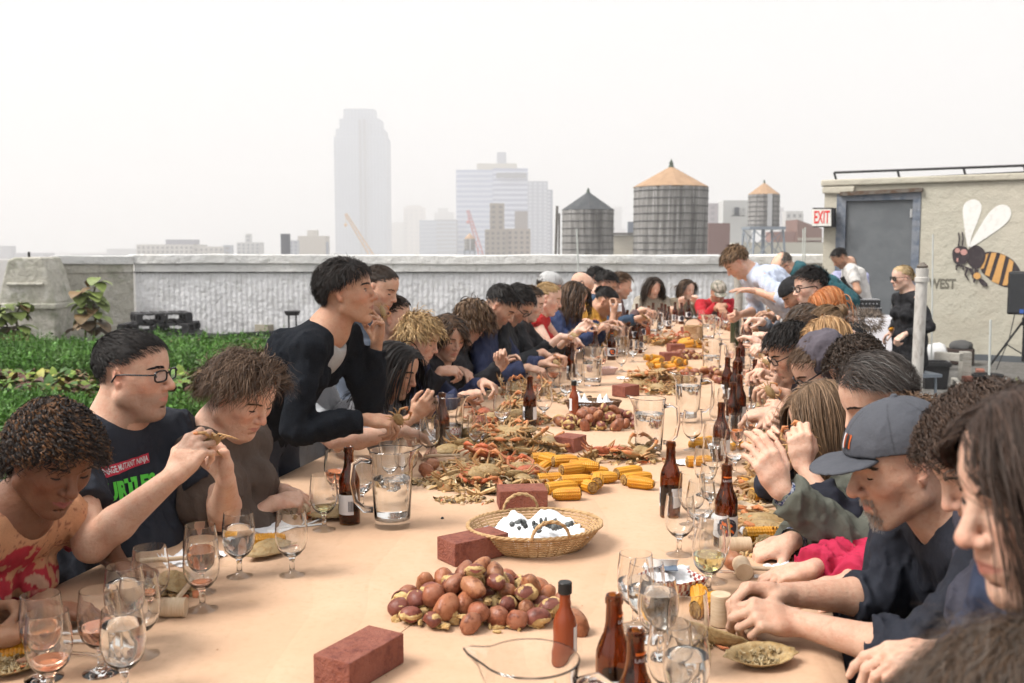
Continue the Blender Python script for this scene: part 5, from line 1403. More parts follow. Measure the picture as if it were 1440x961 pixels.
def pitcher(fill, lab, H_=.225, R_=.062, hs=1):
    t = empty('glass_pitcher', label=lab, cat='pitcher'); m = MB(); n = 40; a = np.linspace(0, 2 * PI, n, endpoint=False)
    def ring(r_, z, spout): 
        q = r_ * (1 + .0 * a); s_ = np.exp(-(np.minimum(abs(a - PI), 9) / .28) ** 2) * spout; return np.stack([(q + s_) * np.cos(a), (q + s_) * np.sin(a), z + s_ * .35], 1)
    L = [(0.001, .0, 0), (R_ * .80, .0, 0), (R_ * .82, .006, 0), (R_ * .80, .018, 0), (R_ * .84, .03, 0), (R_ * .98, H_ * .85, 0), (R_ * 1.02, H_ * .95, .010), (R_ * 1.05, H_, .026), (R_ * 1.02, H_ + .002, .026), (R_ * .97, H_ * .95, .010), (R_ * .93, H_ * .85, 0), (R_ * .78, .034, 0), (R_ * .70, .024, 0), (.001, .022, 0)]
    vv = np.concatenate([ring(*l) for l in L]); fs = [(i * n + q, i * n + (q + 1) % n, (i + 1) * n + (q + 1) % n, (i + 1) * n + q) for i in range(len(L) - 1) for q in range(n)]
    m.add(vv, fs); m.build('jug', M_GL, t, smooth=50)
    m = MB(); hx = R_ * .93; m.tube([(hx, 0, H_ * .86), (hx + .030, 0, H_ * .90), (hx + .052, 0, H_ * .84), (hx + .056, 0, H_ * .6), (hx + .046, 0, H_ * .36), (hx + .022, 0, H_ * .24), (hx * .97, 0, H_ * .24)], [.008, .008, .0075, .0075, .0075, .008, .009], 10); m.build('handle', M_GL, t, smooth='all')
    zt = .036 + fill * (H_ * .82 - .036); r0, r1 = R_ * .765, R_ * (.765 + (.915 - .765) * (zt - .036) / (H_ * .85 - .034)); m = MB(); m.lathe([(0, .0355), (r0 * .96, .0355), (r0, .038), (r1, zt), (0, zt + .0004)], 32, cap=False); m.build('water', M_WATER, t, smooth=30)
    if fill > .5:
        m = MB(); r = np.random.default_rng(int(fill * 1000))
        for i in range(5): q = r.uniform(-.5, .5, 2) * R_; m.box((q[0], q[1], zt - r.uniform(.008, .02)), (.022, .022, .02), Rz(r.uniform(0, 3)) @ Rx(r.uniform(0, .5)))
        m.build('ice', M_GL, t, bevel=.003)
    return t
def wrap(r_, z0, z1, a0, a1, m_, name, parent, off=.0004, n=14):
    m = MB(); a = np.linspace(a0, a1, n); vv = []
    for z in (z0, z1):
        for o_ in (off, off + .0004): vv += [((r_ + o_) * math.cos(x), (r_ + o_) * math.sin(x), z) for x in a]
    # order: z0 inner, z0 outer, z1 inner, z1 outer
    N_ = n; fs = []
    for i in range(n - 1): fs += [(N_ + i, N_ + i + 1, 3 * N_ + i + 1, 3 * N_ + i), (i + 1, i, 2 * N_ + i, 2 * N_ + i + 1), (2 * N_ + i, 3 * N_ + i, 3 * N_ + i + 1, 2 * N_ + i + 1), (i, i + 1, N_ + i + 1, N_ + i)]
    m.add(vv, fs); return m.build(name, m_, parent, smooth=30)
def beer(lab, near, face):
    """face: direction (radians) the emblem looks"""
    t = empty('beer_bottle', label=lab, cat='beer bottle'); m = MB(); R_ = .0305
    pr = [(0, .0), (R_ * .92, .0), (R_, .004), (R_, .120), (R_ * .97, .132), (R_ * .80, .148), (R_ * .58, .163), (R_ * .47, .180), (R_ * .43, .214), (R_ * .50, .2145), (R_ * .51, .222), (R_ * .46, .2225), (R_ * .46, .2280), (R_ * .40, .2290), (R_ * .34, .2270), (R_ * .34, .185), (R_ * .50, .160), (R_ * .86, .134), (R_ * .92, .118), (R_ * .92, .008), (0, .007)]
    m.lathe(pr, 28 if near else 16, cap=False); m.build('bottle_glass', M_AMB, t, smooth=35)
    lb = wrap(R_, .034, .092 if near else .085, face - 2.5, face + 2.5, M_LABEL, 'label', t, n=26)
    def W(co, r0=R_, zc=.063): th = face + co[:, 0] / r0; rr = r0 + .0010 + co[:, 2]; return np.stack([rr * np.cos(th), rr * np.sin(th), zc + co[:, 1]], 1)
    def disc(r_, o_, m_, nm, hole=0): 
        k = MB(); a = np.linspace(0, 2 * PI, 28, endpoint=False); cs = [(0, 0)] + [(r_ * f * math.cos(x), r_ * f * math.sin(x)) for f in (.5, 1) for x in a]
        vv = W(np.array([(x, y, o_) for x, y in cs])); n_ = 28; fs = [(0, 1 + i, 1 + (i + 1) % n_) for i in range(n_)] + [(1 + i, 1 + n_ + i, 1 + n_ + (i + 1) % n_, 1 + (i + 1) % n_) for i in range(n_)]
        k.add(vv, fs); return k.build(nm, m_, t, smooth='all')
    disc(.0275, .0002, M_LABEL, 'emblem_border'); disc(.0245, .0006, M_LDK, 'emblem_disc')
    if near:
        # ringed b-like orange mark and arc of white lettering
        k = MB(); a = np.linspace(0, 2 * PI, 24, endpoint=False)
        def band(cx, cy_, r0, r1, a0, a1, nn=20):
            aa = np.linspace(a0, a1, nn); vv = W(np.array([(cx + r_ * math.cos(x), cy_ + r_ * math.sin(x), .0010) for r_ in (r0, r1) for x in aa])); k.add(vv, [(i, i + 1, nn + i + 1, nn + i) for i in range(nn - 1)])
        band(0, -.0005, .0060, .0125, .4, 5.6); k.add(W(np.array([(-.0125, .0, .0010), (-.0060, .0, .0010), (-.0060, .013, .0010), (-.0125, .015, .0010)])), [(0, 1, 2, 3)]); k.add(W(np.array([(.004, -.008, .0011), (.013, -.016, .0011), (.0155, -.012, .0011), (.008, -.004, .0011)])), [(0, 1, 2, 3)])
        k.build('emblem_mark', M_LOR, t)
        for i, ch in enumerate('BREWERY' if near == 2 else ''):
            an = PI / 2 + .85 - i * .28
            o = textobj(ch, .0052, t, M_LABEL, lambda co, an=an: W(np.stack([math.cos(an) * .0185 + co[:, 0] * math.sin(an) + co[:, 1] * math.cos(an), math.sin(an) * .0185 - co[:, 0] * math.cos(an) + co[:, 1] * math.sin(an), co[:, 2] * 0 + .0010], 1)), None, None, .0001)
        textobj('LAGER', .0085, t, M_LABEL, lambda co: W(co * V(1, 1, 0) + V(0, 0, .0004), R_ * .47, .186), None, None, .0001, name='neck_lettering', font_bold=.0002)
        m = MB()
        for i in range(7): x = (i - 3) * .0032; m.add(W(np.array([(x - .0012, -.002, .0003), (x + .0012, -.002, .0003), (x + .0012, .002, .0003), (x - .0012, .002, .0003)]), R_ * .46, .196), [(0, 1, 2, 3)])
        m.build('neck_mark', M_LOR, t)
    # bar code on the back of the label
    m = MB(); x = -.008; r = np.random.default_rng(3)
    fb = face + PI * .72
    while x < .008:
        w_ = r.choice([.0004, .0008, .0012]); th = [fb + x / R_, fb + (x + w_) / R_]; rr = R_ + .0012; m.add([(rr * math.cos(q), rr * math.sin(q), z) for z in (.044, .074) for q in th], [(0, 1, 3, 2)]); x += w_ + r.choice([.0005, .0009])
    m.build('bar_code', M_LDK, t)
    return t
def hotsauce(lab):
    t = empty('hot_sauce_bottle', label=lab, cat='sauce bottle'); M_SAUCE = mat_cached('sauce', (.22, .042, .011), .25, spec=.6); m = MB()
    m.lathe([(0, 0), (.021, 0), (.0225, .003), (.0225, .085), (.019, .098), (.012, .112), (.0105, .118), (.0105, .142), (0, .142)], 24, cap=False); m.build('bottle_body', M_SAUCE, t, smooth=35)
    m = MB(); m.lathe([(.0125, .142), (.0135, .143), (.0135, .163), (.012, .165), (0, .165)], 20); m.build('cap', M_CAPM, t, smooth=35); wrap(.0225, .020, .080, .1, 1.6, M_LABEL, 'label', t)
    wrap(.0225, .03, .070, .7, .9, M_LDK, 'label_print', t, off=.001, n=3); return t
def put(o, px_, py_, rz=0.0, s=1.0, z=TZ):
    q = on(px_, py_, z); o.location = q; o.rotation_euler = (0, 0, rz); o.scale = (s, s, s); return o
# -- goblets: base centre in the photo, fill, drink, label
GOB = [
 (62, 954, .45, 'r', 'rose wine glass, rear one of the pair at the bottom left corner'), (72, 985, .22, 'r', 'nearly empty rose glass, front one of the pair at the bottom left corner'),
 (143, 946, .38, 'r', 'half full rose glass just left of the front water glass'), (176, 978, .80, 'w', 'front water glass at bottom left, full nearly to the rim'), (178, 905, .72, 'w', 'water glass in front of the twisted hair woman by her hand'),
 (199, 922, 0, '', 'empty goblet beside the lying mallet at bottom left'), (214, 872, .08, 'r', 'drained goblet in front of the twisted hair woman\'s far hand'), (284, 834, .5, 'r', 'rose glass standing right behind the empty looking one before the black shirt man'),
 (285, 858, .10, 'r', 'almost empty goblet in front of the rose glass before the black shirt man'), (337, 812, .72, 'w', 'full water glass in front of the black shirt man\'s elbow'), (411, 810, .06, 'w', 'empty goblet alone on the paper in front of the brown shirt woman'),
 (456, 746, .16, 'y', 'goblet with a sip of white wine by the brown shirt woman\'s hands'), (474, 704, .42, 'r', 'rose glass just left of the beer bottle by the brown shirt woman'), (509, 716, .3, 'w', 'goblet squeezed between the beer bottle and the water pitcher'), (548, 690, .2, 'w', 'goblet standing behind the left water pitcher'), (572, 682, .0, '', 'empty goblet partly hidden behind the left water pitcher'),
 (580, 628, .2, 'w', 'goblet beside the standing woman\'s lowered hand'), (604, 648, .0, '', 'goblet beside the crumpled white napkin'), (672, 640, .3, 'w', 'goblet in front of the second water pitcher'), (655, 628, .0, '', 'goblet beside the second water pitcher'),
 (706, 606, .3, 'w', 'goblet on the left of the bottle with the white label'), (722, 584, .35, 'y', 'white wine glass behind the bottle with the white label'), (765, 592, .1, 'w', 'empty goblet right of the bottle with the white label'), (752, 566, .4, 'r', 'rose glass in front of the navy jacket man\'s hand'), (796, 567, .45, 'w', 'water glass left of the third water pitcher'),
 (812, 552, .2, 'w', 'goblet just behind the water glass by the third pitcher'), (893, 883, .5, 'w', 'water glass furthest left of the front right cluster'), (908, 899, .55, 'w', 'water glass second from left in the front right cluster'), (924, 925, .80, 'w', 'fullest water glass in the middle of the front right cluster'),
 (966, 948, .0, '', 'empty goblet right of the fullest water glass'), (964, 1020, .70, 'w', 'nearest water glass cut by the bottom edge right of the bottles'), (941, 1004, .0, '', 'nearest empty goblet behind the cut water glass at bottom edge'), (955, 781, .05, 'w', 'empty goblet standing free left of the emblem beer bottle'), (996, 836, .42, 'y', 'glass of white wine in front of the emblem beer bottle'), (1003, 818, .0, '', 'goblet directly behind the glass of white wine'),
 (985, 757, .2, 'w', 'goblet close behind the free standing empty one'), (972, 742, .0, '', 'empty goblet between two beer bottles at right'), (1002, 728, .3, 'w', 'goblet beside the emblem beer bottle\'s neck'), (992, 698, .15, 'w', 'goblet near the raised hand of the olive jacket man'), (1003, 684, .0, '', 'goblet behind the raised hand of the olive jacket man'),
 (973, 634, .0, '', 'tall empty goblet in front of the fourth water pitcher'), (1003, 655, .2, 'w', 'goblet left of the bottle with the bar code'), (1037, 641, .40, 'r', 'rose glass right of the bottle with the bar code'), (1033, 668, .2, 'w', 'goblet in front of the rose glass at right'), (1067, 610, .22, 'y', 'tilted looking white wine glass held near the grey cuff'),
 (1010, 612, .1, 'w', 'goblet behind the bottle with the bar code'), (1052, 590, .2, 'w', 'goblet beside the beer bottles with white labels'), (1020, 596, .0, '', 'goblet left of the beer bottle pair'), (1062, 560, .3, 'w', 'goblet among the right row of beer bottles'), (1046, 541, .3, 'r', 'rose glass by the far right corn cob')]
PROT = {}
MT = {'r': M_ROSE, 'w': M_WATER, 'y': M_WINE, '': M_WATER}
for i, (x, y, fl, k, lab) in enumerate(GOB):
    o = goblet(fl, MT[k], lab, 1); o['group'] = 'stemmed glasses on the paper'; put(o, x, y, 0)
pf = goblet(.3, M_WATER, 'small far goblet'); pe = goblet(.0, M_WATER, 'x'); pr_ = goblet(.35, M_ROSE, 'x')
FARG = [(890, 510), (874, 523), (845, 524), (862, 486), (905, 502), (1048, 500), (1040, 489), (1052, 480), (1026, 515), (1058, 515), (1012, 478), (1001, 470), (890, 470), (945, 466), (985, 458), (930, 470), (902, 468), (1040, 470), (1020, 462), (1030, 528), (778, 545), (835, 518)]
for i, (x, y) in enumerate(FARG):
    src = (pf, pe, pr_)[i % 3]; o = src if i < 3 else copy_tree(src)
    put(o, x, y, i); tag(o, ('far goblet with some water among the distant diners', 'far empty goblet among the distant diners', 'far goblet of rose wine among the distant diners')[i % 3], 'wine glass', 'far goblets ' + ('with water', 'standing empty', 'with rose wine')[i % 3])
# -- pitchers
for (x, y, rz, fl, s, lab) in ((552, 741, PI * 1.08, .72, 1.0, 'ribbed water pitcher with its handle towards the beer bottle on the left'), (633, 632, PI * .9, .45, .95, 'second water pitcher on the left near the standing woman\'s hand'), (912, 641, -.15, .88, 1.0, 'water pitcher beside the middle potato pile with its handle to the right'),
    (967, 594, -.1, .92, 1.0, 'fourth water pitcher right behind the one by the potatoes'), (1000, 528, .3, .6, 1.0, 'water pitcher behind the potatoes on the right half of the table'), (833, 542, 2.6, .8, 1.0, 'water pitcher in front of the black jacket man\'s hands'), (873, 502, 2.6, .8, 1.0, 'water pitcher near the far emblem bottle on the left'),
    (996, 479, .3, .7, 1.0, 'small far water pitcher next to the handled basket'), (917, 470, .3, .7, 1.0, 'far steel grey looking pitcher before the cream sweater woman'), (746, 1155, -.12, .25, 1.05, 'nearest pitcher cut by the bottom edge of the picture')):
    put(pitcher(fl, lab), x, y, rz, s)['group'] = 'glass water pitchers'
# -- beer bottles (face = where the emblem looks; 0 is to the right, -pi/2 towards the camera)
BB = [(1020, 771, -1.55, 2, 'beer bottle showing its round orange emblem beside the white wine'), (942, 727, .9, 1, 'beer bottle left of the emblem bottle, its bar code turned to the camera'), (492, 737, 2.75, 2, 'beer bottle beside the brown shirt woman, emblem turned away to the left'), (862, 1022, -.35, 2, 'taller of the two nearest beer bottles at the bottom edge'),
      (892, 1090, -.9, 2, 'lower and nearest of the two beer bottles cut by the bottom edge'), (745, 600, 1.4, 1, 'beer bottle standing by the crab heap with a white bar coded label'), (1013, 651, 1.0, 1, 'beer bottle with a bar code next to the rose glass at right'), (622, 632, 1.5, 0, 'beer bottle in front of the second water pitcher'),
      (860, 507, -1.5, 1, 'far beer bottle with its orange emblem before the third pitcher'), (1039, 597, 1.2, 0, 'rear one of two beer bottles standing close together at right'), (1030, 612, 1.5, 0, 'front one of two beer bottles standing close together at right'), (1022, 563, 1.5, 0, 'leftmost beer bottle of the right hand row'),
      (1033, 571, 1.4, 0, 'beer bottle just right of the leftmost one in the right hand row'), (1037, 543, 1.4, 0, 'tallest looking rear beer bottle of the right hand row'), (1061, 567, 1.1, 0, 'fourth beer bottle of the right hand row beside a goblet'), (1078, 556, 1.2, 0, 'rightmost beer bottle nearest the glasses man at right'), (801, 523, 1.5, 0, 'beer bottle behind the rose glass on the left row'), (804, 534, 1.5, 0, 'front beer bottle near the navy jacket man\'s hands'),
      (837, 512, 1.5, 0, 'beer bottle left of the far emblem bottle'), (899, 497, -1.5, 0, 'far beer bottle with emblem left of the red sauce'), (884, 494, -1.5, 0, 'far beer bottle at the far left table edge')]
BB += [(x, y, -1.5, 0, 'far brown beer bottle in the crowd of bottles at the table end') for x, y in ((905, 476), (918, 456), (930, 457), (935, 459), (940, 463), (949, 455), (958, 456), (912, 462), (926, 466), (882, 470), (1005, 456), (1055, 462), (1061, 468), (1070, 466), (1047, 488), (1053, 495), (1041, 520), (895, 458), (968, 450), (1020, 452), (893, 480))]
pb = None
for (x, y, fc, near, lab) in BB:
    if near or pb is None: o = beer(lab, near, fc)
    else: o = copy_tree(pb)
    if not near and pb is None: pb = o
    put(o, x, y, 0); tag(o, lab, 'beer bottle', 'brown beer bottles' if not lab.startswith('far brown') else 'beer bottles crowded at the table end')
    if not near and o is not pb: o.rotation_euler = (0, 0, fc - 1.5)
put(hotsauce('hot sauce bottle with black cap in front of the big potato pile'), 794, 935, -.9); put(hotsauce('hot sauce bottle leaning view beside the dark napkin basket'), 807, 583, 2.6); put(hotsauce('small far red hot sauce bottle beside a beer bottle'), 911, 477, 2)
t = empty('wine_bottle', label='green wine bottle standing before the wooden post', cat='wine bottle'); m = MB(); m.lathe([(0, 0), (.036, 0), (.038, .004), (.038, .19), (.034, .215), (.018, .245), (.0145, .26), (.0145, .31), (0, .31)], 20, cap=False); m.build('bottle_glass', mat_cached('wineglass', (.03, .04, .02), .12, spec=.7), t, smooth=35); m = MB(); m.lathe([(.0152, .262), (.0155, .305), (.0, .3105)], 14, cap=False); m.build('foil', mat_cached('foil', (.35, .26, .18), .5), t, smooth=30); put(t, 1033, 487, 0)
q = on(1036, 475, TZ); m = MB(); m.tube([q + V(0, 0, .001), q + V(.01, 0, .36), at(1038, 386, q[1])], [.034, .036, .038], 14); tag(m.build('wooden_post', M_LUM, smooth=30), 'tall weathered round wooden post the standing man leans on', 'post')
# -- bricks
def brick(lab, p_, d, L=.197, w_=.095, h_=.060):
    """p_: the near lower corner; d: heading of the long side"""
    d = nrm(np.array(d)); v = np.cross(UPZ, d); m = MB(); m.box((0, 0, h_ / 2), (L, w_, h_), np.stack([d, v, UPZ], 1)); o = m.build('brick', M_BRK, bevel=.0025, loc=p_ + d * L / 2 + v * w_ / 2 + V(0, 0, .0015)); return tag(o, lab, 'brick', 'dark red bricks weighing the paper down')
def brick2(lab, xy, ang, **k):   # near corner at a photo point
    brick(lab, on(*xy), (math.cos(ang), math.sin(ang), 0), **k)
brick2('nearest dark red brick at the bottom left of the potatoes', (492, 980), 1.05, L=.165, w_=.085)
brick2('dark red brick leaning view in front of the shallow wicker basket', (640, 799), .64, L=.168, w_=.085)
brick2('small dark red brick between the crabs and the middle potato pile', (807, 639), .98, L=.10, w_=.092)
brick2('dark red brick lying behind the shallow wicker basket', (702, 719), .10, L=.15); brick2('dark red brick in front of the crab heap left of the pitchers', (879, 560), .75, L=.12)
brick2('dark red brick just left of the distant corn heap', (943, 496), .2, L=.12); brick2('dark red brick behind the nearer corn heap', (933, 509), .2, L=.13); brick2('far dark red brick by the handled basket', (962, 470), .2, L=.12)
# -- potatoes
M_POT = mat('potato_skin', (.24, .085, .06), .42, attr=True, spec=.45, noise=[(38, (.45, .36, .33, 1), .52, .66), (180, (.72, .6, .52, 1), .55, .68), (9, (1.0, .78, .66, 1), .4, .65)], bump=[(45, .003), (260, .0007)])
M_FLESH = mat('potato_flesh', (.55, .38, .17), .7, noise=[(60, (.42, .25, .09), .45, .6), (140, (.70, .55, .32), .6, .72)], bump=[(110, .004)])
potp = []
for k in range(7):
    m = MB(); c = V(.29, .112, .066) * rng.uniform(.75, 1.1) + V(.10, .065, .022) * rng.uniform(0, 1); m.ball((0, 0, 0), (.036 * rng.uniform(.85, 1.2), .0255, .0225 * rng.uniform(.95, 1.1)), 24, noise=.10, seed=k, col=c); o = m.build('potato', M_POT, smooth='all'); potp.append(o)
brkp = []
for k in range(5):     # broken ones: a torn skin shell with ragged flesh
    t = empty('broken_potato'); m = MB(); rr = V(.030, .024, .022); N_ = 18; th = np.linspace(0, PI * .62, 8); vs = []
    for a_ in th:
        for b_ in np.linspace(0, 2 * PI, N_, endpoint=False): a2 = a_ * (1 + .18 * math.sin(3 * b_ + k) * (a_ > 1)); vs.append((math.sin(a2) * math.cos(b_) * rr[0], math.sin(a2) * math.sin(b_) * rr[1], math.cos(a2) * rr[2]))
    fs = [(i * N_ + j, (i + 1) * N_ + j, (i + 1) * N_ + (j + 1) % N_, i * N_ + (j + 1) % N_) for i in range(7) for j in range(N_)]; m.add(vs, fs, 0, V(.20, .065, .045) * rng.uniform(.8, 1.1)); m.build('skin', M_POT, t, smooth='all')
    m = MB(); m.ball((0, 0, .002), (.0275, .0215, .0195), 22, noise=.22, seed=k + 20); m.ball((.006, .004, -.010), (.014, .012, .010), 10, noise=.4, seed=k + 40); fl_ = m.build('flesh', M_FLESH, t, smooth=False); brkp.append(t)
def randR(r): q = nrm(r.normal(size=4)); w_, x, y, z = q; return np.array([[1 - 2 * (y * y + z * z), 2 * (x * y - z * w_), 2 * (x * z + y * w_)], [2 * (x * y + z * w_), 1 - 2 * (x * x + z * z), 2 * (y * z - x * w_)], [2 * (x * z - y * w_), 2 * (y * z + x * w_), 1 - 2 * (x * x + y * y)]])
def settle(pts, r_, c, rad=.025):      # simple stacking: rest on the paper or on earlier ones
    z = rad * .85
    for q in pts:
        d = math.hypot(c[0] - q[0], c[1] - q[1])
        if d < 2 * rad * .92: z = max(z, q[2] + math.sqrt(max((2 * rad * .90) ** 2 - d * d, 0)) * .92)
    return z
usedp = set()
def pile(cx, cy_, wx, wy, n, seed, lab, grp, protos, name, cat, broken=.3, labb=None, s=1.0, rad=.025, maxz=.09):
    r = np.random.default_rng(seed); c0 = on(cx, cy_); wX = wx / F0 * c0[1]; pts = []; tries = 0
    while len(pts) < n and tries < n * 30:
        tries += 1; a = r.uniform(0, 2 * PI); d = r.uniform(0, 1) ** .6; p = V(math.cos(a) * d * wX / 2, math.sin(a) * d * wy / 2, 0); z = settle(pts, r, p, rad * s)
        if z < maxz * (1.05 - .85 * d): pts.append((p[0], p[1], z))
    for i, p in enumerate(pts):
        br = r.random() < broken and labb; src = brkp[r.integers(5)] if br else protos[r.integers(len(protos))]
        if id(src) not in usedp: o = src; usedp.add(id(src))
        else: o = copy_tree(src)
        place(o, c0 + V(*p) + V(0, 0, .0), randR(r) if not br else Rz(r.uniform(0, 6)) @ Rx(r.normal(0, .9)) , s * r.uniform(.85, 1.12)); tag(o, labb if br else lab, cat, grp + (' broken' if br else ''))
pile(674, 858, 244, .27, 74, 3, 'whole red potato in the big pile in front', 'potatoes of the big front pile', potp, 'potato', 'potato', .42, 'broken open red potato in the big pile in front', s=.90, maxz=.105)
pile(845, 600, 128, .26, 34, 5, 'whole red potato in the middle pile left of the pitcher', 'potatoes of the middle pile', potp, 'potato', 'potato', .3, 'broken red potato in the middle pile left of the pitcher', maxz=.10)
pile(985, 535, 100, .42, 30, 6, 'red potato in the pile between the crabs and the far pitchers', 'potatoes of the rear pile', potp, 'potato', 'potato', .35, 'broken potato in the pile between the crabs and far pitchers', maxz=.09)
pile(1012, 462, 44, 1.1, 30, 7, 'far red potato in the heap by the wooden post', 'potatoes by the wooden post', potp, 'potato', 'potato', .25, 'far broken potato in the heap by the wooden post', maxz=.12)
pile(965, 505, 60, .25, 16, 8, 'red potato behind the brick with the corn', 'potatoes behind the corn', potp, 'potato', 'potato', .5, 'broken potato behind the brick with the corn', maxz=.07)
for (x, y, lab) in ((811, 890, 'single red potato half hidden behind the hot sauce'), (607, 662, 'single red potato beside the wooden mallet handle'), (600, 670, 'small red potato left of the single one by the mallet'), (1032, 800, 'pinkish potato piece beside the round mallet head at right'), (790, 600, 'red potato lying apart at the left end of the middle pile')):
    o = copy_tree(potp[0]); place(o, on(x, y) + V(0, 0, .02), randR(rng)); tag(o, lab, 'potato', 'loose single potatoes')
def flesh(cx, cy_, wx, wy, n, seed):
    r = np.random.default_rng(seed); c0 = on(cx, cy_); wX = wx / F0 * c0[1]; m = MB()
    for i in range(n):
        a = r.uniform(0, 6.28); d = r.uniform(0, 1) ** .5; z = .004 + (r.uniform(.03, .085) * (1 - d) if r.random() < .5 else 0); m.ball(c0 + V(math.cos(a) * d * wX / 2, math.sin(a) * d * wy / 2, z), r.uniform(.003, .014, 3), 8, noise=.4, seed=i)
    tag(m.build('potato_scraps', M_FLESH), kind='stuff')
flesh(674, 858, 262, .29, 110, 1); flesh(845, 600, 140, .28, 60, 2); flesh(985, 535, 110, .44, 40, 3)
# -- corn
M_CORN = mat('corn_kernels', (.60, .28, .015), .4, spec=.5, attr=True, noise=[(14, (.9, .72, .5, 1), .5, .7)]); M_COB = mat('cob_core', (.42, .25, .08), .9, noise=[(120, (.22, .11, .04), .45, .6)], bump=[(140, .004)])
cornp = []
for k in range(3):
    t = empty('corn_cob'); L = .088 + .012 * k; m = MB(); nr, na = 15, 12; col = V(.63, .29, .018)
    # rows of bulged kernels: a lattice surface with valleys between kernels
    NA, NL = na * 4, nr * 4; vs, cs = [], []
    for i in range(NL + 1):
        x = -L / 2 + L * i / NL; tp_ = 1 if x < L * .1 else 1 - .42 * ((x - L * .1) / (L * .4)) ** 2
        for j in range(NA):
            a = 2 * PI * j / NA; bl = abs(math.sin(PI * i / 4)) ** .5 * abs(math.sin(PI * j / 4)) ** .5; vs.append((x, (.0215 * tp_ - .0028 + .0035 * bl) * math.cos(a), (.0215 * tp_ - .0028 + .0035 * bl) * math.sin(a))); cs.append(col * (.72 + .34 * bl) if False else col)
    fs = [(i * NA + j, i * NA + (j + 1) % NA, (i + 1) * NA + (j + 1) % NA, (i + 1) * NA + j) for i in range(NL) for j in range(NA)]; m.add(vs, fs, 0, col); m.build('kernels', M_CORN, t, smooth='all')
    m = MB(); m.tube([(-L / 2 - .003, 0, 0), (-L / 2 + .004, 0, 0)], .0165, 14); m.tube([(-L / 2 - .006, 0, 0), (-L / 2, 0, 0), (L / 2 - .005, 0, 0), (L / 2 + .002, 0, 0)], [.008, .008, .010, .008], 12); m.build('core', M_COB, t); cornp.append(t)
def corn(x, y, ang, lab, grp=None, lift=0.0, tilt=0.0, s=1.0, k=None, z=None):
    src = cornp[(int(x) + int(y)) % 3 if k is None else k]
    if id(src) not in usedp: o = src; usedp.add(id(src))
    else: o = copy_tree(src)
    place(o, on(x, y) + V(0, 0, .021 * s + lift), Rz(ang) @ Ry(tilt) @ Rx(rng.uniform(0, 6)), s); tag(o, lab, 'corn', grp or 'corn cobs'); return o
LC = 'yellow corn cob in the heap beside the crabs'
for (x, y, a, l, ti) in ((762, 672, .9, .01, -.3), (775, 668, -.5, .03, .1), (795, 672, .3, .04, .0), (790, 694, .45, 0, 0), (812, 690, .25, .012, 0), (822, 676, -.2, .03, 0), (826, 692, 1.9, .0, .1), (796, 704, 3.3, 0, 0), (840, 690, 1.45, .015, .0), (835, 672, .1, .0, 0), (812, 665, .2, .012, 0), (850, 680, .2, .0, 0), (778, 682, .3, .0, 0), (748, 668, .5, .0, 0), (805, 680, .5, .03, 0), (765, 660, .2, .02, 0)): corn(x, y, a, LC, 'corn heap beside the crabs', l, ti)
for (x, y, a, lab) in ((884, 672, .6, 'left cob of the three lying apart right of the heap'), (896, 681, .5, 'middle cob of the three lying apart right of the heap'), (902, 688, -.5, 'right cob of the three lying apart right of the heap'), (370, 772, .3, 'corn cob piece behind the crab shell near the brown shirt woman'), (992, 628, .7, 'corn cob left of the bottle with the bar code'), (984, 633, 2.9, 'second corn piece left of the bar code bottle'), (1040, 636, .5, 'corn cob behind the rose glass at right'), (985, 852, 1.5, 'corn piece left of the upright mallet'), (997, 862, .9, 'corn piece just touching the upright mallet'), (1076, 762, .1, 'corn cob beside the olive sleeve man\'s lower hand'), (1078, 703, .4, 'half eaten corn cob in front of the plaid cuff'), (12, 932, .4, 'corn cob at the bottom left corner'), (35, 915, .2, 'second corn cob at the bottom left corner'), (1062, 688, .2, 'corn cob between the goblets and the olive sleeve'), (985, 657, .1, 'lone corn cob in front of the white napkin at right')): corn(x, y, a, lab, 'loose corn cobs')
r = np.random.default_rng(12)
for i in range(14): corn(935 + r.uniform(-22, 24), 521 - r.uniform(0, 6), r.uniform(0, 3), 'distant corn cob in the heap in front of the nearer brick', 'nearer distant corn heap', .035 * (i % 3 == 0), .2)
for i in range(11): corn(972 + r.uniform(-14, 14), 494 - r.uniform(0, 7), r.uniform(0, 3), 'distant corn cob in the heap right of the far brick', 'further distant corn heap', .035 * (i % 3 == 0), .2)
for (x, y) in ((924, 486), (964, 525), (1062, 497), (1066, 490), (1075, 480), (1060, 535), (1070, 545)): corn(x, y, .3, 'far single corn cob near the distant diners', 'far single corn cobs')
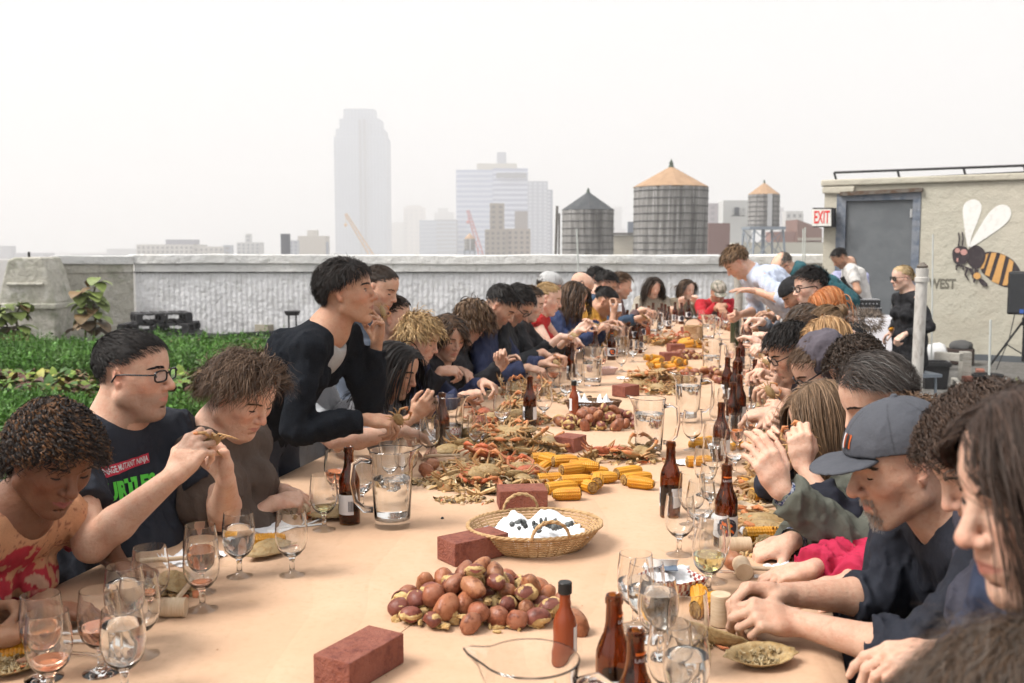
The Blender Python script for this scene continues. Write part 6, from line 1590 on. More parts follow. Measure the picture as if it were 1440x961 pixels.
# -- crabs
M_SHELL = mat('crab_shell', (.3, .2, .1), .5, attr=True, spec=.5, noise=[(50, (.70, .63, .52, 1), .48, .66), (130, (1, .85, .6, 1), .5, .7)], bump=[(130, .003), (30, .004)])
def crab(red, seed, parts=True):
    r = np.random.default_rng(seed); t = empty('crab'); c = V(.42, .12, .06) if red else V(.36, .25, .12); c2 = V(.44, .16, .07) if red else V(.46, .27, .12)
    n = 26; a = np.linspace(0, 2 * PI, n, endpoint=False); vs = [(0, 0, .026)]
    rx = .068 * (1 + .10 * (abs(np.cos(a)) > .97)); 
    for f, z in ((.55, .022), (.85, .012), (1, 0), (.8, -.010), (.3, -.014)): vs += [(rx[i] * f * math.cos(a[i]) * (1 + .03 * (i % 2)), .042 * f * math.sin(a[i]), z) for i in range(n)]
    fs = [(0, 1 + i, 1 + (i + 1) % n) for i in range(n)] + [(1 + k * n + i, 1 + (k + 1) * n + i, 1 + (k + 1) * n + (i + 1) % n, 1 + k * n + (i + 1) % n) for k in range(4) for i in range(n)] + [tuple(1 + 4 * n + i for i in range(n - 1, -1, -1))]
    m = MB(); m.add(vs, fs, 0, c); m.build('carapace', M_SHELL, t, smooth=50)
    for s_ in (1, -1):
        m = MB(); p = V(s_ * .045, .03, 0); m.tube([p, p + V(s_ * .03, .03, .004), p + V(s_ * .012, .06, .008)], [.008, .009, .008], 7, col=c2); q = p + V(s_ * .012, .06, .008)
        m.tube([q, q + V(-s_ * .02, .018, 0), q + V(-s_ * .05, .012, -.004)], [.009, .011, .002], 7, col=c2 * V(1.2, .8, .7)); m.tube([q + V(-s_ * .018, .010, 0), q + V(-s_ * .045, .0, -.003)], [.007, .0015], 6, col=c2 * V(1.3, .8, .7)); m.build('claw', M_SHELL, t, smooth=60)
        for k in range(4):
            m = MB(); p = V(s_ * .05, .016 - .016 * k, -.004); an = (.3 - .35 * k) + r.normal(0, .15); d = V(s_ * math.cos(an), math.sin(an), .3); p2 = p + d * .032; d2 = V(s_ * math.cos(an), math.sin(an) - .2, -.6); p3 = p2 + d2 * .026; m.tube([p, p2, p3, p3 + d2 * .016 + V(0, -.008, 0)], [.0045, .0055, .004, .001], 5, col=c2 * r.uniform(.8, 1.2)); m.build('leg', M_SHELL, t, smooth=60)
    return t
crp = [crab(0, 1), crab(0, 2), crab(1, 3)]
def crabs(cx, cy_, wx, wy, n, seed, lab, red=.15, maxz=.09, ctr=None):
    r = np.random.default_rng(seed); c0 = on(cx, cy_); wX = wx / F0 * c0[1]; pts = []
    for i in range(n):
        a = r.uniform(0, 2 * PI); d = r.uniform(0, 1) ** .6; p = V(math.cos(a) * d * wX / 2, math.sin(a) * d * wy / 2); z = .02 + r.uniform(0, maxz) * (1 - .75 * d)
        k = 2 if r.random() < red else r.integers(2); src = crp[k]
        if id(src) not in usedp: o = src; usedp.add(id(src))
        else: o = copy_tree(src)
        place(o, c0 + V(p[0], p[1], z), Rz(r.uniform(0, 6.28)) @ Rx(r.normal(0, .55) + (PI if r.random() < .35 else 0)), r.uniform(.58, .8)); tag(o, ('red' if k == 2 else 'olive brown') + ' ' + lab, 'crab', ('red ' if k == 2 else 'olive brown ') + lab)
def shellbits(cx, cy_, wx, wy, n, seed, name='shell_bits', size=.022, ht=.03):
    """torn shells, gills and leg bits nobody could count"""
    r = np.random.default_rng(seed); c0 = on(cx, cy_); wX = wx / F0 * c0[1]; m = MB(); pal = [V(.50, .34, .16), V(.36, .25, .12), V(.62, .43, .23), V(.55, .19, .08), V(.66, .51, .34), V(.19, .145, .085)]
    for i in range(n):
        a = r.uniform(0, 2 * PI); d = r.uniform(0, 1) ** .55; p = c0 + V(math.cos(a) * d * wX / 2, math.sin(a) * d * wy / 2, .003 + r.uniform(0, ht) * (1 - d * .9)); c = pal[r.choice(6, p=[.28, .2, .2, .12, .12, .08])] * r.uniform(.7, 1.25); k = r.random()
        if k < .5:       # curved shard
            R_ = randR(r); L, w_ = size * r.uniform(.5, 1.3), size * r.uniform(.3, .8); g = [(-L, -w_, 0), (0, -w_ * 1.1, .006), (L, -w_ * .6, 0), (-L * .9, 0, .008), (0, 0, .013), (L * 1.1, 0, .006), (-L, w_ * .8, 0), (0, w_, .005), (L * .7, w_ * .7, -.002)]
            gg = np.array(g) @ R_.T; gg[:, 2] *= .6; m.add(p + gg, [(0, 1, 4, 3), (1, 2, 5, 4), (3, 4, 7, 6), (4, 5, 8, 7)], 0, c)
        elif k < .85:     # leg bit
            d_ = nrm(V(*(r.normal(size=3) * V(1, 1, .35)))); e = nrm(r.normal(size=3)); L = size * r.uniform(.8, 2.2); m.tube([p - d_ * L / 2, p + e * .004, p + d_ * L / 2 - e * .002], [.0022, .0038, .001], 5, col=c)
        else: m.ball(p, r.uniform(.004, .010, 3), 6, col=c, noise=.3, seed=i)
    return tag(m.build(name, M_SHELL, smooth=60), kind='stuff')
crabs(712, 632, 150, .30, 24, 1, 'crab in the wide heap left of the small brick', .05, .10)
crabs(700, 678, 150, .26, 22, 2, 'crab in the heap between the bricks and the corn', .12, .07)
crabs(712, 594, 110, .26, 16, 3, 'crab in the heap by the white labelled beer bottle', .06, .08)
crabs(925, 545, 76, .50, 20, 4, 'crab in the heap behind the left facing brick', .22, .10)
crabs(935, 484, 62, .45, 14, 5, 'crab in the distant heap by the far bricks', .3, .10)
crabs(860, 646, 110, .12, 7, 6, 'crab in the thin trail behind the corn', .3, .02)
crabs(1090, 745, 60, .2, 5, 7, 'crab near the olive sleeve man\'s plate', 0, .03); crabs(745, 558, 60, .3, 7, 8, 'crab by the rose glass on the left side', .1, .06); crabs(1075, 690, 60, .2, 5, 9, 'crab in front of the raised hand', 0, .03)
o = copy_tree(crp[2]); place(o, on(683, 672) + V(0, 0, .085), Rz(2.6) @ Rx(.5), .8); tag(o, 'bright red crab lying on top of the nearest crab heap', 'crab')
for i, (cx, cy_, wx, wy, n, sz) in enumerate(((712, 632, 190, .40, 420, .031), (690, 680, 190, .36, 440, .029), (650, 706, 90, .10, 70, .016), (712, 594, 130, .34, 300, .022), (925, 545, 96, .66, 360, .024), (935, 484, 80, .6, 110, .024), (866, 650, 150, .16, 110, .018), (248, 835, 80, .10, 60, .018), (440, 727, 90, .10, 70, .016), (640, 655, 80, .08, 46, .016), (1075, 775, 120, .14, 90, .018), (1070, 700, 100, .14, 70, .018), (1055, 715, 60, .1, 40, .016),
    (1010, 905, 50, .10, 16, .02), (1072, 880, 90, .06, 16, .012), (20, 935, 70, .12, 40, .02), (1075, 660, 60, .2, 50, .018), (1075, 610, 60, .4, 60, .018), (1065, 570, 60, .5, 60, .02), (745, 558, 100, .4, 90, .02), (660, 655, 40, .3, 30, .02), (800, 560, 60, .5, 40, .018), (385, 775, 70, .08, 26, .016), (595, 680, 60, .08, 40, .016), (880, 470, 60, .8, 50, .02), (1060, 500, 50, .9, 60, .02), (670, 610, 60, .3, 40, .018))): shellbits(cx, cy_, wx, wy, n, 50 + i, size=sz, ht=.085 if n > 250 else .035 if n > 100 else .015)
m = MB(); r = np.random.default_rng(4)
for i in range(420):
    y = r.uniform(1.4, 10.5); q = tp(y, r.uniform(-1.5, .1), TZ); m.ball(q, r.uniform(.001, .003, 3), 5, col=(.35, .15, .06) if r.random() < .7 else (.6, .45, .3))
tag(m.build('crumbs', M_SHELL), kind='stuff')
def torn_shell(seed):
    r = np.random.default_rng(seed); t = empty('crab_shell'); m = MB(); n, k = 30, 7; vs = []
    for i in range(k):
        f = (i / (k - 1)) ** .7
        for j in range(n): a = 2 * PI * j / n; e = 1 + (.05 * (j % 2) + r.uniform(-.03, .06)) * (i == k - 1); vs.append((.068 * f * math.cos(a) * e * (1.12 if abs(math.cos(a)) > .96 and i == k - 1 else 1), .042 * f * math.sin(a) * e, .026 * (1 - f * f) + r.normal(0, .0008)))
    fs = [(i * n + j, i * n + (j + 1) % n, (i + 1) * n + (j + 1) % n, (i + 1) * n + j) for i in range(k - 1) for j in range(n)]; m.add(vs, fs, 0, V(.42, .30, .15)); o = m.build('shell', M_SHELL, t, smooth=60); s_ = o.modifiers.new('thick', 'SOLIDIFY'); s_.thickness = .0015
    m = MB()
    for i in range(46): a = r.uniform(0, 6.28); d = r.uniform(0, .9); p = V(.06 * d * math.cos(a), .036 * d * math.sin(a), .015 * (1 - d) + .002); q = nrm(r.normal(size=3)); m.tube([p - q * .006, p + V(0, 0, .004), p + q * .007], [.0015, .0032, .001], 5, col=V(.50, .40, .24) * r.uniform(.5, 1.2))
    m.build('gills', M_SHELL, t, smooth=60); return t
tsp = [torn_shell(1), torn_shell(2)]
def halfcrab(x, y, rz, lab, tilt=.3):
    src = tsp[int(x) % 2]
    if id(src) not in usedp: o = src; usedp.add(id(src))
    else: o = copy_tree(src)
    tilt = tilt * .5 + (PI if int(y) % 2 else 0); place(o, on(x, y) + V(0, 0, .018 if int(y) % 2 == 0 else .024), Rz(rz) @ Rx(tilt), .95); tag(o, lab, 'crab shell', 'single crab shells on the paper')
for a in ((1070, 935, .2, 'empty crab shell in front of the capped man\'s hands', .3), (378, 782, 1.0, 'crab shell in front of the corn by the brown shirt woman', .2), (470, 730, .4, 'crab shell behind the wine glass by the brown shirt woman', .2), (245, 830, 2.0, 'crab shell in front of the twisted hair woman', .4), (18, 945, .7, 'crab shell at the very bottom left corner', .4), (630, 640, .5, 'crab shell under the crumpled white napkins', .2), (1085, 775, 1.2, 'crab with curled legs by the pink sleeve', .3), (1008, 905, 2.4, 'lone crab claw piece left of the upright mallet', 1.2)): halfcrab(*a)
# -- mallets
M_WOOD = mat('light_wood', (.60, .46, .32), .6, noise=[(30, (.52, .38, .25), .4, .65)], stretch=(1, 1, 8), bump=[(120, .0006)])
def mallet(lab, x, y, R, lift=.022):
    t = empty('wooden_mallet', label=lab, cat='mallet'); t['group'] = 'small wooden crab mallets'; m = MB(); m.tube([(0, 0, -.034), (0, 0, .034)], .0215, 24); m.build('head', M_WOOD, t, smooth=40, bevel=.0015); m = MB(); m.tube([(.018, 0, 0), (.16, 0, 0)], [.0055, .0065], 10); m.build('handle', M_WOOD, t, smooth=40); place(t, on(x, y) + V(0, 0, lift), R); return t
FL = Rx(PI / 2)
mallet('mallet lying on its side by the twisted hair woman\'s hand', 240, 868, Rz(.05) @ Rz(PI / 2) @ FL, .0215)
mallet('upright mallet in front of the capped man\'s hands', 1013, 880, Rz(-.4), .036)
mallet('mallet lying in front of the emblem beer bottle', 1037, 778, Rz(PI / 2 + .05) @ FL, .0215)
mallet('mallet with its round end facing left beside the pink sleeve', 1044, 811, Rz(-.1) @ FL, .0215)
mallet('mallet behind the rose glass on the left half', 655, 648, Rz(PI + .1) @ FL, .0215); mallet('mallet lying near the blonde woman\'s hands', 700, 556, Rz(PI) @ FL, .0215); mallet('mallet near the plaid cuff at right', 1051, 727, Rz(.5) @ FL, .0215); mallet('mallet lying by the brown shirt woman behind the plate', 425, 724, Rz(PI) @ FL, .0215); mallet('mallet under the black shirt man\'s raised arms', 286, 794, Rz(PI + .3) @ FL, .0215); mallet('far mallet standing near the corn on the right side', 1068, 478, Rz(0), .036)
# -- baskets
M_WICK = mat('wicker', (.50, .32, .16), .65, noise=[(40, (.36, .21, .09), .45, .65)]); M_WICKD = mat('dark_wicker', (.14, .07, .035), .65, noise=[(40, (.09, .04, .02), .45, .65)]); M_NAP = mat('paper_napkin', (.82, .83, .86), .9, bump=[(60, .001)])
def basket(lab, ax, ay, h_, m_, flare=1.25, rows=9, handles=True, n=72, rod_=.0026):
    t = empty('wicker_basket', label=lab, cat='basket'); m = MB()
    for i in range(rows):
        f = i / (rows - 1); s_ = (1 / flare) + (1 - 1 / flare) * f ** .8; a = np.linspace(0, 2 * PI, n, endpoint=False); w_ = 1 + .012 * np.sin(a * n / 4 + PI * (i % 2)) 
        for ph in (0, PI): w2 = 1 + .014 * np.sin(a * 18 + PI * (i % 2) + ph); m.tube(np.stack([ax * s_ * w2 * np.cos(a), ay * s_ * w2 * np.sin(a), .004 + (h_ - .006) * f + a * 0], 1), rod_, 5, closed=True)
    for k in range(36): a = 2 * PI * k / 36; m.tube([(ax * ((1 / flare) + (1 - 1 / flare) * f ** .8) * math.cos(a), ay * ((1 / flare) + (1 - 1 / flare) * f ** .8) * math.sin(a), .004 + (h_ - .004) * f) for f in (0, .3, .6, 1)], rod_ * .8, 4)
    a = np.linspace(0, 2 * PI, n, endpoint=False)
    for ph in (0, 2.1, 4.2): m.tube(np.stack([(ax * 1.01 + .004 * np.cos(a * 20 + ph)) * np.cos(a), (ay * 1.01 + .004 * np.cos(a * 20 + ph)) * np.sin(a), h_ + .003 * np.sin(a * 20 + ph)], 1), .0032, 5, closed=True)
    m.build('weave', m_, t, smooth='all')
    m = MB(); m.lathe([(0, .003), (1 / flare, .003), (1 / flare, .005), (0, .005)], 36, cap=False); m.v[-1] = m.v[-1] * V(ax, ay, 1); m.build('bottom', m_, t)
    if handles:
        for s_ in (1, -1):
            m = MB(); b = np.linspace(0, PI, 14)
            for ph in (0, PI): m.tube(np.stack([.05 * np.cos(b), s_ * (ay * 1.0 + .004 * np.sin(b * 8 + ph)) + 0 * b, h_ + .045 * np.sin(b) + .003 * np.cos(b * 8 + ph)], 1), .0035, 6)
            m.build('handle', m_, t, smooth='all')
    return t
def napkin(c, sx, sy, amp, seed, lab, R=None, grp=None, peak=0):
    n = 26; u = np.linspace(-1, 1, n); X, Yy = np.meshgrid(u, u, indexing='ij'); P_ = np.stack([X.ravel() * sx, Yy.ravel() * sy, X.ravel() * 0], 1)
    z = np.abs(snoise(P_ / max(sx, sy), 2.6, seed, 3)) * amp; z += peak * np.clip(1 - np.abs(X.ravel() - .3 * np.sign(X.ravel())) * 2.2, 0, 1) * np.clip(Yy.ravel() + .2, 0, 1); P_[:, 2] = z - z.min() * .9 + .003; P_[:, 0] += snoise(P_, 12, seed + 1, 2) * amp * .5; P_[:, 1] += snoise(P_, 12, seed + 2, 2) * amp * .5
    if R is not None: P_ = P_ @ R.T
    P_[:, 2] = np.maximum(P_[:, 2], .002)
    a = (np.arange(n - 1)[:, None] * n + np.arange(n - 1)).ravel(); o = mk('napkin', P_, np.stack([a, a + n, a + n + 1, a + 1], 1), M_NAP, None, None, smooth=True, loc=c)
    s_ = o.modifiers.new('thick', 'SOLIDIFY'); s_.thickness = .0008; return tag(o, lab, 'napkin', grp)
bk = basket('shallow oval wicker basket lined with a white napkin', .180, .150, .062, M_WICK, 1.38); put(bk, 752, 768, .25)
napkin(np.array(bk.location) + V(-.005, 0, .022), .135, .105, .03, 3, 'white napkin lining the shallow wicker basket', Rz(.1), peak=.038)
m = MB(); r = np.random.default_rng(2)
for i in range(34): a = r.uniform(0, 6.28); d = r.uniform(0, 1) ** .5; m.ball((d * .085 * math.cos(a) + .02, d * .05 * math.sin(a) - .03, r.uniform(.0, .012)), r.uniform(.005, .010, 3), 7, noise=.25, seed=i, col=V(.07, .075, .075) * r.uniform(.5, 1.8))
tag(m.build('pebbles', M_PAINT, smooth='all', loc=np.array(bk.location) + V(0, 0, .060)), kind='stuff')
b2 = basket('dark brown napkin basket behind the middle potato pile', .135, .075, .052, M_WICKD, 1.2, 8, False); put(b2, 834, 579, .05); napkin(np.array(b2.location) + V(-.05, 0, .03), .05, .04, .02, 5, 'left white napkin sticking out of the dark basket', peak=.05); napkin(np.array(b2.location) + V(.05, 0, .03), .05, .04, .02, 6, 'right white napkin sticking out of the dark basket', peak=.045)
b3 = basket('tan handled basket near the far end of the table', .085, .07, .12, M_WICK, 1.15, 12, False); put(b3, 975, 478, 0); m = MB(); a = np.linspace(0, PI, 12); m.tube(np.stack([.085 * np.cos(a), 0 * a, .12 + .07 * np.sin(a)], 1), .005, 6); m.build('handle', M_BLK, b3)
M_CHK = mat('checker_paper', (.75, .72, .70), .8); ntc = M_CHK.node_tree; ck = ntc.nodes.new('ShaderNodeTexChecker'); ck.inputs['Scale'].default_value = 110; ck.inputs[1].default_value = (.75, .72, .7, 1); ck.inputs[2].default_value = (.30, .06, .05, 1); tc = ntc.nodes.new('ShaderNodeTexCoord'); ntc.links.new(tc.outputs['Object'], ck.inputs[0]); ntc.links.new(ck.outputs[0], ntc.nodes['Principled BSDF'].inputs[0])
for (x, y, lab) in ((940, 838, 'checkered paper food boat with shells and lids beside the goblets at right'), (632, 622, 'checkered paper food boat behind the crumpled napkins on the left'), (850, 527, 'small red and white checkered food boat by the third pitcher')):
    t = empty('food_boat', label=lab, cat='food tray'); m = MB(); P4 = [(-.05, -.035), (.05, -.035), (.05, .035), (-.05, .035)]; vo = [(x_ * 1, y_ * 1, 0) for x_, y_ in P4] + [(x_ * 1.5, y_ * 1.5, .045) for x_, y_ in P4] + [(x_ * 1.47, y_ * 1.47, .045) for x_, y_ in P4] + [(x_ * .98, y_ * .98, .0015) for x_, y_ in P4]
    m.add(vo, [(3, 2, 1, 0), (12, 13, 14, 15)] + [(i, (i + 1) % 4, 4 + (i + 1) % 4, 4 + i) for i in range(4)] + [(4 + i, 4 + (i + 1) % 4, 8 + (i + 1) % 4, 8 + i) for i in range(4)] + [(8 + i, 8 + (i + 1) % 4, 12 + (i + 1) % 4, 12 + i) for i in range(4)]); m.build('paper_tray', M_CHK, t); put(t, x, y, .5)
q = on(940, 832) ; napkin(q + V(0, 0, .03), .055, .045, .02, 9, 'white napkin piled in the food boat beside the goblets'); m = MB(); m.lathe([(0, 0), (.026, 0), (.033, .022), (.034, .022), (.035, .024), (.029, .023), (.024, .004), (0, .004)], 24, q + V(-.01, 0, .052), cap=False, R=Rx(-.3)); tag(m.build('sauce_cup', mat_cached('cupwhite', (.78, .78, .76), .4), smooth=40), 'small white plastic cup on the food boat napkin', 'cup')
m = MB(); m.box(q + V(.0, -.03, .066), (.03, .02, .002), Rx(.3)); tag(m.build('butter_pat', mat_cached('packblue', (.12, .16, .22), .4)), 'small blue grey packet on the white cup', 'packet')
for i, (x, y, sx, sy, am, lab) in enumerate(((628, 628, .06, .05, .045, 'left crumpled white napkin on the crab shell on the left side'), (648, 634, .05, .04, .05, 'right crumpled white napkin on the crab shell on the left side'), (1062, 755, .05, .04, .03, 'crumpled white napkin beside the emblem beer bottle'), (1080, 745, .04, .04, .03, 'second crumpled napkin nearer the olive cuff'), (978, 652, .085, .05, .012, 'flat folded white napkin in front of the bar code bottle'), (272, 787, .07, .05, .025, 'white napkin lying in front of the black shirt man'), (1100, 805, .05, .03, .012, 'scrap of white shell coloured paper by the pink sleeve'), (372, 742, .085, .05, .004, 'flat white paper plate corner before the brown shirt woman'), (668, 620, .05, .05, .02, 'white napkin next to the second pitcher'), (1070, 605, .05, .04, .03, 'white napkin near the grey cuff at right'), (1100, 470, .04, .05, .05, 'white napkin held up by a far right diner'), (1012, 625, .05, .04, .015, 'white napkin under the goblets at right'), (875, 533, .03, .03, .01, 'tiny white napkin by the far food boat'), (1090, 825, .06, .03, .01, 'thin white paper strip beside the capped man\'s hands'))): napkin(on(x, y), sx, sy, am, 20 + i, lab, Rz(i * .8), 'white paper napkins')
# -- plates of paper, forks and knives
M_PLAS = glassmat('clear_plastic', (.9, .92, .93), .15); M_WPL = mat('white_plastic', (.75, .75, .75), .3)
def fork(x, y, rz, lab, mm=None, knife=False):
    m = MB(); L = .16; m.tube([(0, 0, .004), (.05, 0, .008), (.10, 0, .006)], [.0035, .003, .003], 6)
    if knife: m.box((.13, 0, .005), (.07, .014, .0014))
    else:
        m.box((.118, 0, .005), (.026, .020, .0015)); [m.box((.145, k * .0055, .0055), (.03, .0026, .0012)) for k in (-1.2, -.4, .4, 1.2)]
    o = m.build('plastic_knife' if knife else 'plastic_fork', mm or M_WPL, smooth=40); put(o, x, y, rz); tag(o, lab, 'cutlery', 'plastic cutlery')
fork(95, 905, -.15, 'white plastic fork behind the front water glass'); fork(88, 893, .06, 'white plastic knife lying behind the white fork', None, True); fork(95, 921, -.3, 'clear plastic fork nearest the front water glass', M_PLAS); fork(432, 740, 1.0, 'white plastic fork behind the free standing goblet'); fork(1000, 805, -.4, 'clear plastic fork left of the round mallet end', M_PLAS); fork(375, 748, .4, 'white plastic knife on the paper plate', None, True)
m = MB(); m.ball(on(622, 731) + V(0, 0, .004), .005, 8); tag(m.build('dark_berry', M_BLK, smooth='all'), 'single tiny black berry on the bare paper', 'berry')
# -- benches
for (dx_, lab, g) in ((-2.02, 'long plain wooden bench along the left side of the table', 1), (.62, 'long plain wooden bench along the right side of the table', 2)):
    t = empty('bench', tp(6.2, dx_, 0), -TA, label=lab, cat='bench'); m = MB(); m.box((0, 0, .385), (.26, 9.6, .035)); m.build('seat', M_TOP, t, bevel=.004)
    for yy in (-4.5, -1.5, 1.5, 4.5): m = MB(); m.box((0, yy, .183), (.22, .05, .366)); m.build('leg', M_TOP, t)
# -- music table, cloth, mixer
q = on(1222, 520, 0); c = V(q[0], 12.2, 0); c = at(1226, 480, 11.9) * V(1, 1, 0)
t = empty('side_table', c, -.35, label='small table under a white cloth beside the roof house door', cat='table'); m = MB(); m.box((0, 0, .72), (.95, .6, .03)); m.build('table_top', M_TOP, t)
for x in (-.4, .4):
    for y in (-.22, .22): m = MB(); m.box((x, y, .353), (.04, .04, .704)); m.build('leg', M_TOP, t)
n = 90; ring = []; 
for i in range(n):
    f = i / n * 4; k = int(f); g = f - k; P4 = [(-.5, -.33), (.5, -.33), (.5, .33), (-.5, .33)]; a_, b_ = P4[k], P4[(k + 1) % 4]; ring.append((a_[0] + (b_[0] - a_[0]) * g, a_[1] + (b_[1] - a_[1]) * g))
ring = np.array(ring); vs = [(0, 0, .742)] + [(x, y, .742) for x, y in ring]
for z, o_ in ((.70, .01), (.45, .03), (.10, .05)): vs += [(x * (1 + o_ + .03 * (z < .6) * math.sin(i * .9)), y * (1 + o_ + .05 * (z < .6) * math.sin(i * .9)), z) for i, (x, y) in enumerate(ring)]
m = MB(); m.add(vs, [(0, 1 + i, 1 + (i + 1) % n) for i in range(n)] + [(1 + k * n + i, 1 + (k + 1) * n + i, 1 + (k + 1) * n + (i + 1) % n, 1 + k * n + (i + 1) % n) for k in range(3) for i in range(n)])
o = m.build('tablecloth', mat_cached('cloth_white', (.72, .70, .74), .9), smooth=50, loc=c); o.rotation_euler = (0, 0, -.35); tag(o, 'white cloth hanging over the small side table', 'tablecloth')
for (dx_, dz, s_, lab) in ((-.12, .80, (.36, .28, .10), 'lower silver and black audio box on the white cloth'), (-.12, .905, (.32, .26, .09), 'upper silver and black audio box stacked on the lower one')):
    t = empty('audio_mixer', c + V(dx_, -.05, dz), -.2, label=lab, cat='audio unit'); m = MB(); m.box((0, 0, 0), s_); m.build('case', M_BLK, t, bevel=.006); m = MB(); m.box((0, 0, s_[2] / 2 + .003), (s_[0] * .96, s_[1] * .96, .006)); m.build('lid', mat_cached('silver', (.5, .5, .52), .35, metal=.6), t)
    m = MB(); [m.tube([(k * .04, -s_[1] / 2 - .012, 0), (k * .04, -s_[1] / 2, 0)], .008, 8) for k in range(-3, 4)]; m.build('knob', mat_cached('silver', (.5, .5, .52), .35, metal=.6), t)
m = MB(); m.tube([at(1236, 447, 11.9), at(1190, 400, 11.7), at(1184, 390, 11.7)], [.02, .02, .03], 8); m.tube([at(1208, 418, 11.75), V(at(1208, 418, 11.75)[0], 11.75, .03)], .014, 8); tag(m.build('microphone_stand', M_BLK, smooth=40), 'black boom microphone stand slanting across the white cloth table', 'microphone stand')
m = MB(); m.lathe([(0, 0), (.05, 0), (.055, .07), (.05, .16), (.045, .16), (.045, .02), (0, .02)], 20, c + V(.22, -.12, .743), cap=False); tag(m.build('plastic_jug', M_GL, smooth=40), 'clear plastic jug on the white cloth by the mixer', 'jug')
# ------------------------------------------------------------------ the diners
BK, DK, BR, LB, BLO, RED_, GB = [(.012, .010, .010), (.022, .017, .015)], [(.030, .019, .013), (.045, .028, .019)], [(.085, .048, .028), (.12, .07, .04)], [(.19, .115, .062), (.27, .17, .095), (.13, .08, .045)], [(.42, .27, .12), (.55, .38, .2), (.33, .2, .09)], [(.36, .11, .03), (.46, .16, .05)], [(.10, .08, .065), (.16, .13, .11)]
def short(c, **k): d = dict(len=.030, col=c, n=2600, w=.0022, comb=(1, 0, .1), lift=.45, thick=.009, seg=5, lenz=(.35, .8, 1.2)); d.update(k); return d
def longh(c, **k): d = dict(len=.34, col=c, n=2300, w=.0032, comb=(-.3, 0, -.6), part=.01, lift=.14, thick=.008, grav=.45, seg=13, stay=1, pw=1.5, front=-.01); d.update(k); return d
def bobh(c, **k): d = longh(c, len=.20, curl=.004, cf=2, mess=.2); d.update(k); return d
def curly(c, **k): d = dict(len=.10, col=c, n=1700, w=.0042, crown=(0, 0, 0), lift=.7, thick=.014, curl=.007, cf=2.2, seg=10, grav=.25, clump=200, mess=.2); d.update(k); return d
def tied(c, **k): d = dict(len=.17, col=c, n=2200, w=.003, comb=(-1, 0, .0), lift=.03, thick=.006, gather=(-.115, 0, .02), seg=10, grav=.02, mess=.05); d.update(k); return d
def Ht(side, px_, py_, z, d, n, pose='pinch', *a): return (side, on(px_, py_, z), V(*d), V(*n), pose, *a)
def Hd(side, px_, py_, Y, d, n, pose='pinch', *a): return (side, at(px_, py_, Y), V(*d), V(*n), pose, *a)
def bvh_project(o, P_, dirn, off):
    import mathutils.bvhtree as bt, mathutils as mu
    me = o.data; tr = bt.BVHTree.FromPolygons([v.co[:] for v in me.vertices], [p.vertices[:] for p in me.polygons]); out = P_.copy(); d = mu.Vector(-dirn)
    for i in range(len(P_)):
        h = tr.ray_cast(mu.Vector(P_[i] + dirn * .3), d, .6)
        out[i] = (np.array(h[0]) + dirn * off) if h[0] is not None else P_[i]
    return out
def decal(text, size, m_, du, dv, width, off=.0025, box=None, rot=0.0, bold=.002, bodyname='shirt', name='print'):
    def fn(c):
        sh = [k for k in c['root'].children if k.name.startswith(bodyname)][0]; ux, uz = c['lat'], c['spine']; ux = ux * (1 if np.cross(ux, uz) @ c['frt'] < 0 else 1)
        ax = np.cross(c['spine'], c['frt']); ax = -ax if False else ax      # reading direction for someone facing the wearer
        org = c['C'] + ax * du + c['spine'] * dv
        def P_(co): q = org + co[:, :1] * ax + co[:, 1:2] * c['spine']; return bvh_project(sh, q, c['frt'], off)
        if box:
            n_, m2 = 24, 4; g = np.array([(box[0] * (i / (n_ - 1) - .5), box[1] * (j / (m2 - 1) - .5), 0) for j in range(m2) for i in range(n_)]); g = g @ Rz(rot).T; v = P_(g); a = (np.arange(m2 - 1)[:, None] * n_ + np.arange(n_ - 1)).ravel(); mk(name, v, np.stack([a, a + 1, a + n_ + 1, a + n_], 1), m_, c['root'])
        else:
            o = textobj(text, size, c['root'], m_, P_, None, None, .0, name=name, width=width, font_bold=bold, rot=rot)
            o.data.update()
    return fn
def capfn(col, brim=.075, button=True, up=0.0, patch=None, flat=False, pattern=None, back=False, nobrim=False):
    def fn(c):
        q = Sdf(); T = c['T']; s_ = c['s']; R = c['R']; th = .008
        tilt = Ry(-.12 + up)
        pc = T(V(-.006, 0, .040)); pn = R @ (tilt @ V(0, 0, -1))
        q.ell(pc, np.array((.100 + th, .080 + th, .085 + th)) * s_, R @ tilt, .01, clip=(T(V(0, 0, .040)), pn))
        if not nobrim:
            bx = -1 if back else 1
            bR = R @ tilt @ Ry(.10)
            q.ell(T(V(bx * .105, 0, .040)), np.array((.072, .074, .007)) * s_, bR, .004)
            q.ell(T(V(bx * .105, 0, .024)), np.array((.08, .085, .013)) * s_, bR, .004, sub=True)
        q.ell(T(V(-.010, 0, .030)), np.array((.0985, .0785, .085)) * s_, R, .003, sub=True)
        if button: q.ell(T(V(-.010, 0, .040)) + R @ (tilt @ V(0, 0, .0955)) * s_, (.008, .008, .004), R, .002)
        v, f = biggest(*q.mesh(.0032 if c['Y'] < 3 else .006, lambda P: .0016 * snoise(P, 30, 4, 2)))
        lv = ((v - T(V(0, 0, 0))) @ R) / s_; cl = np.tile(np.array(col), (len(v), 1))
        if pattern: cl = pattern(lv, cl)
        az = np.arctan2(lv[:, 1], lv[:, 0] + .01); seam = (np.abs(((az / (PI / 3)) + .5) % 1 - .5) < .018) & (lv[:, 2] > .05); cl[seam] *= .6
        o = mk('cap', v, f, M_CLOTH, c['root'], cl)
        if patch: patch(c, o)
    return fn
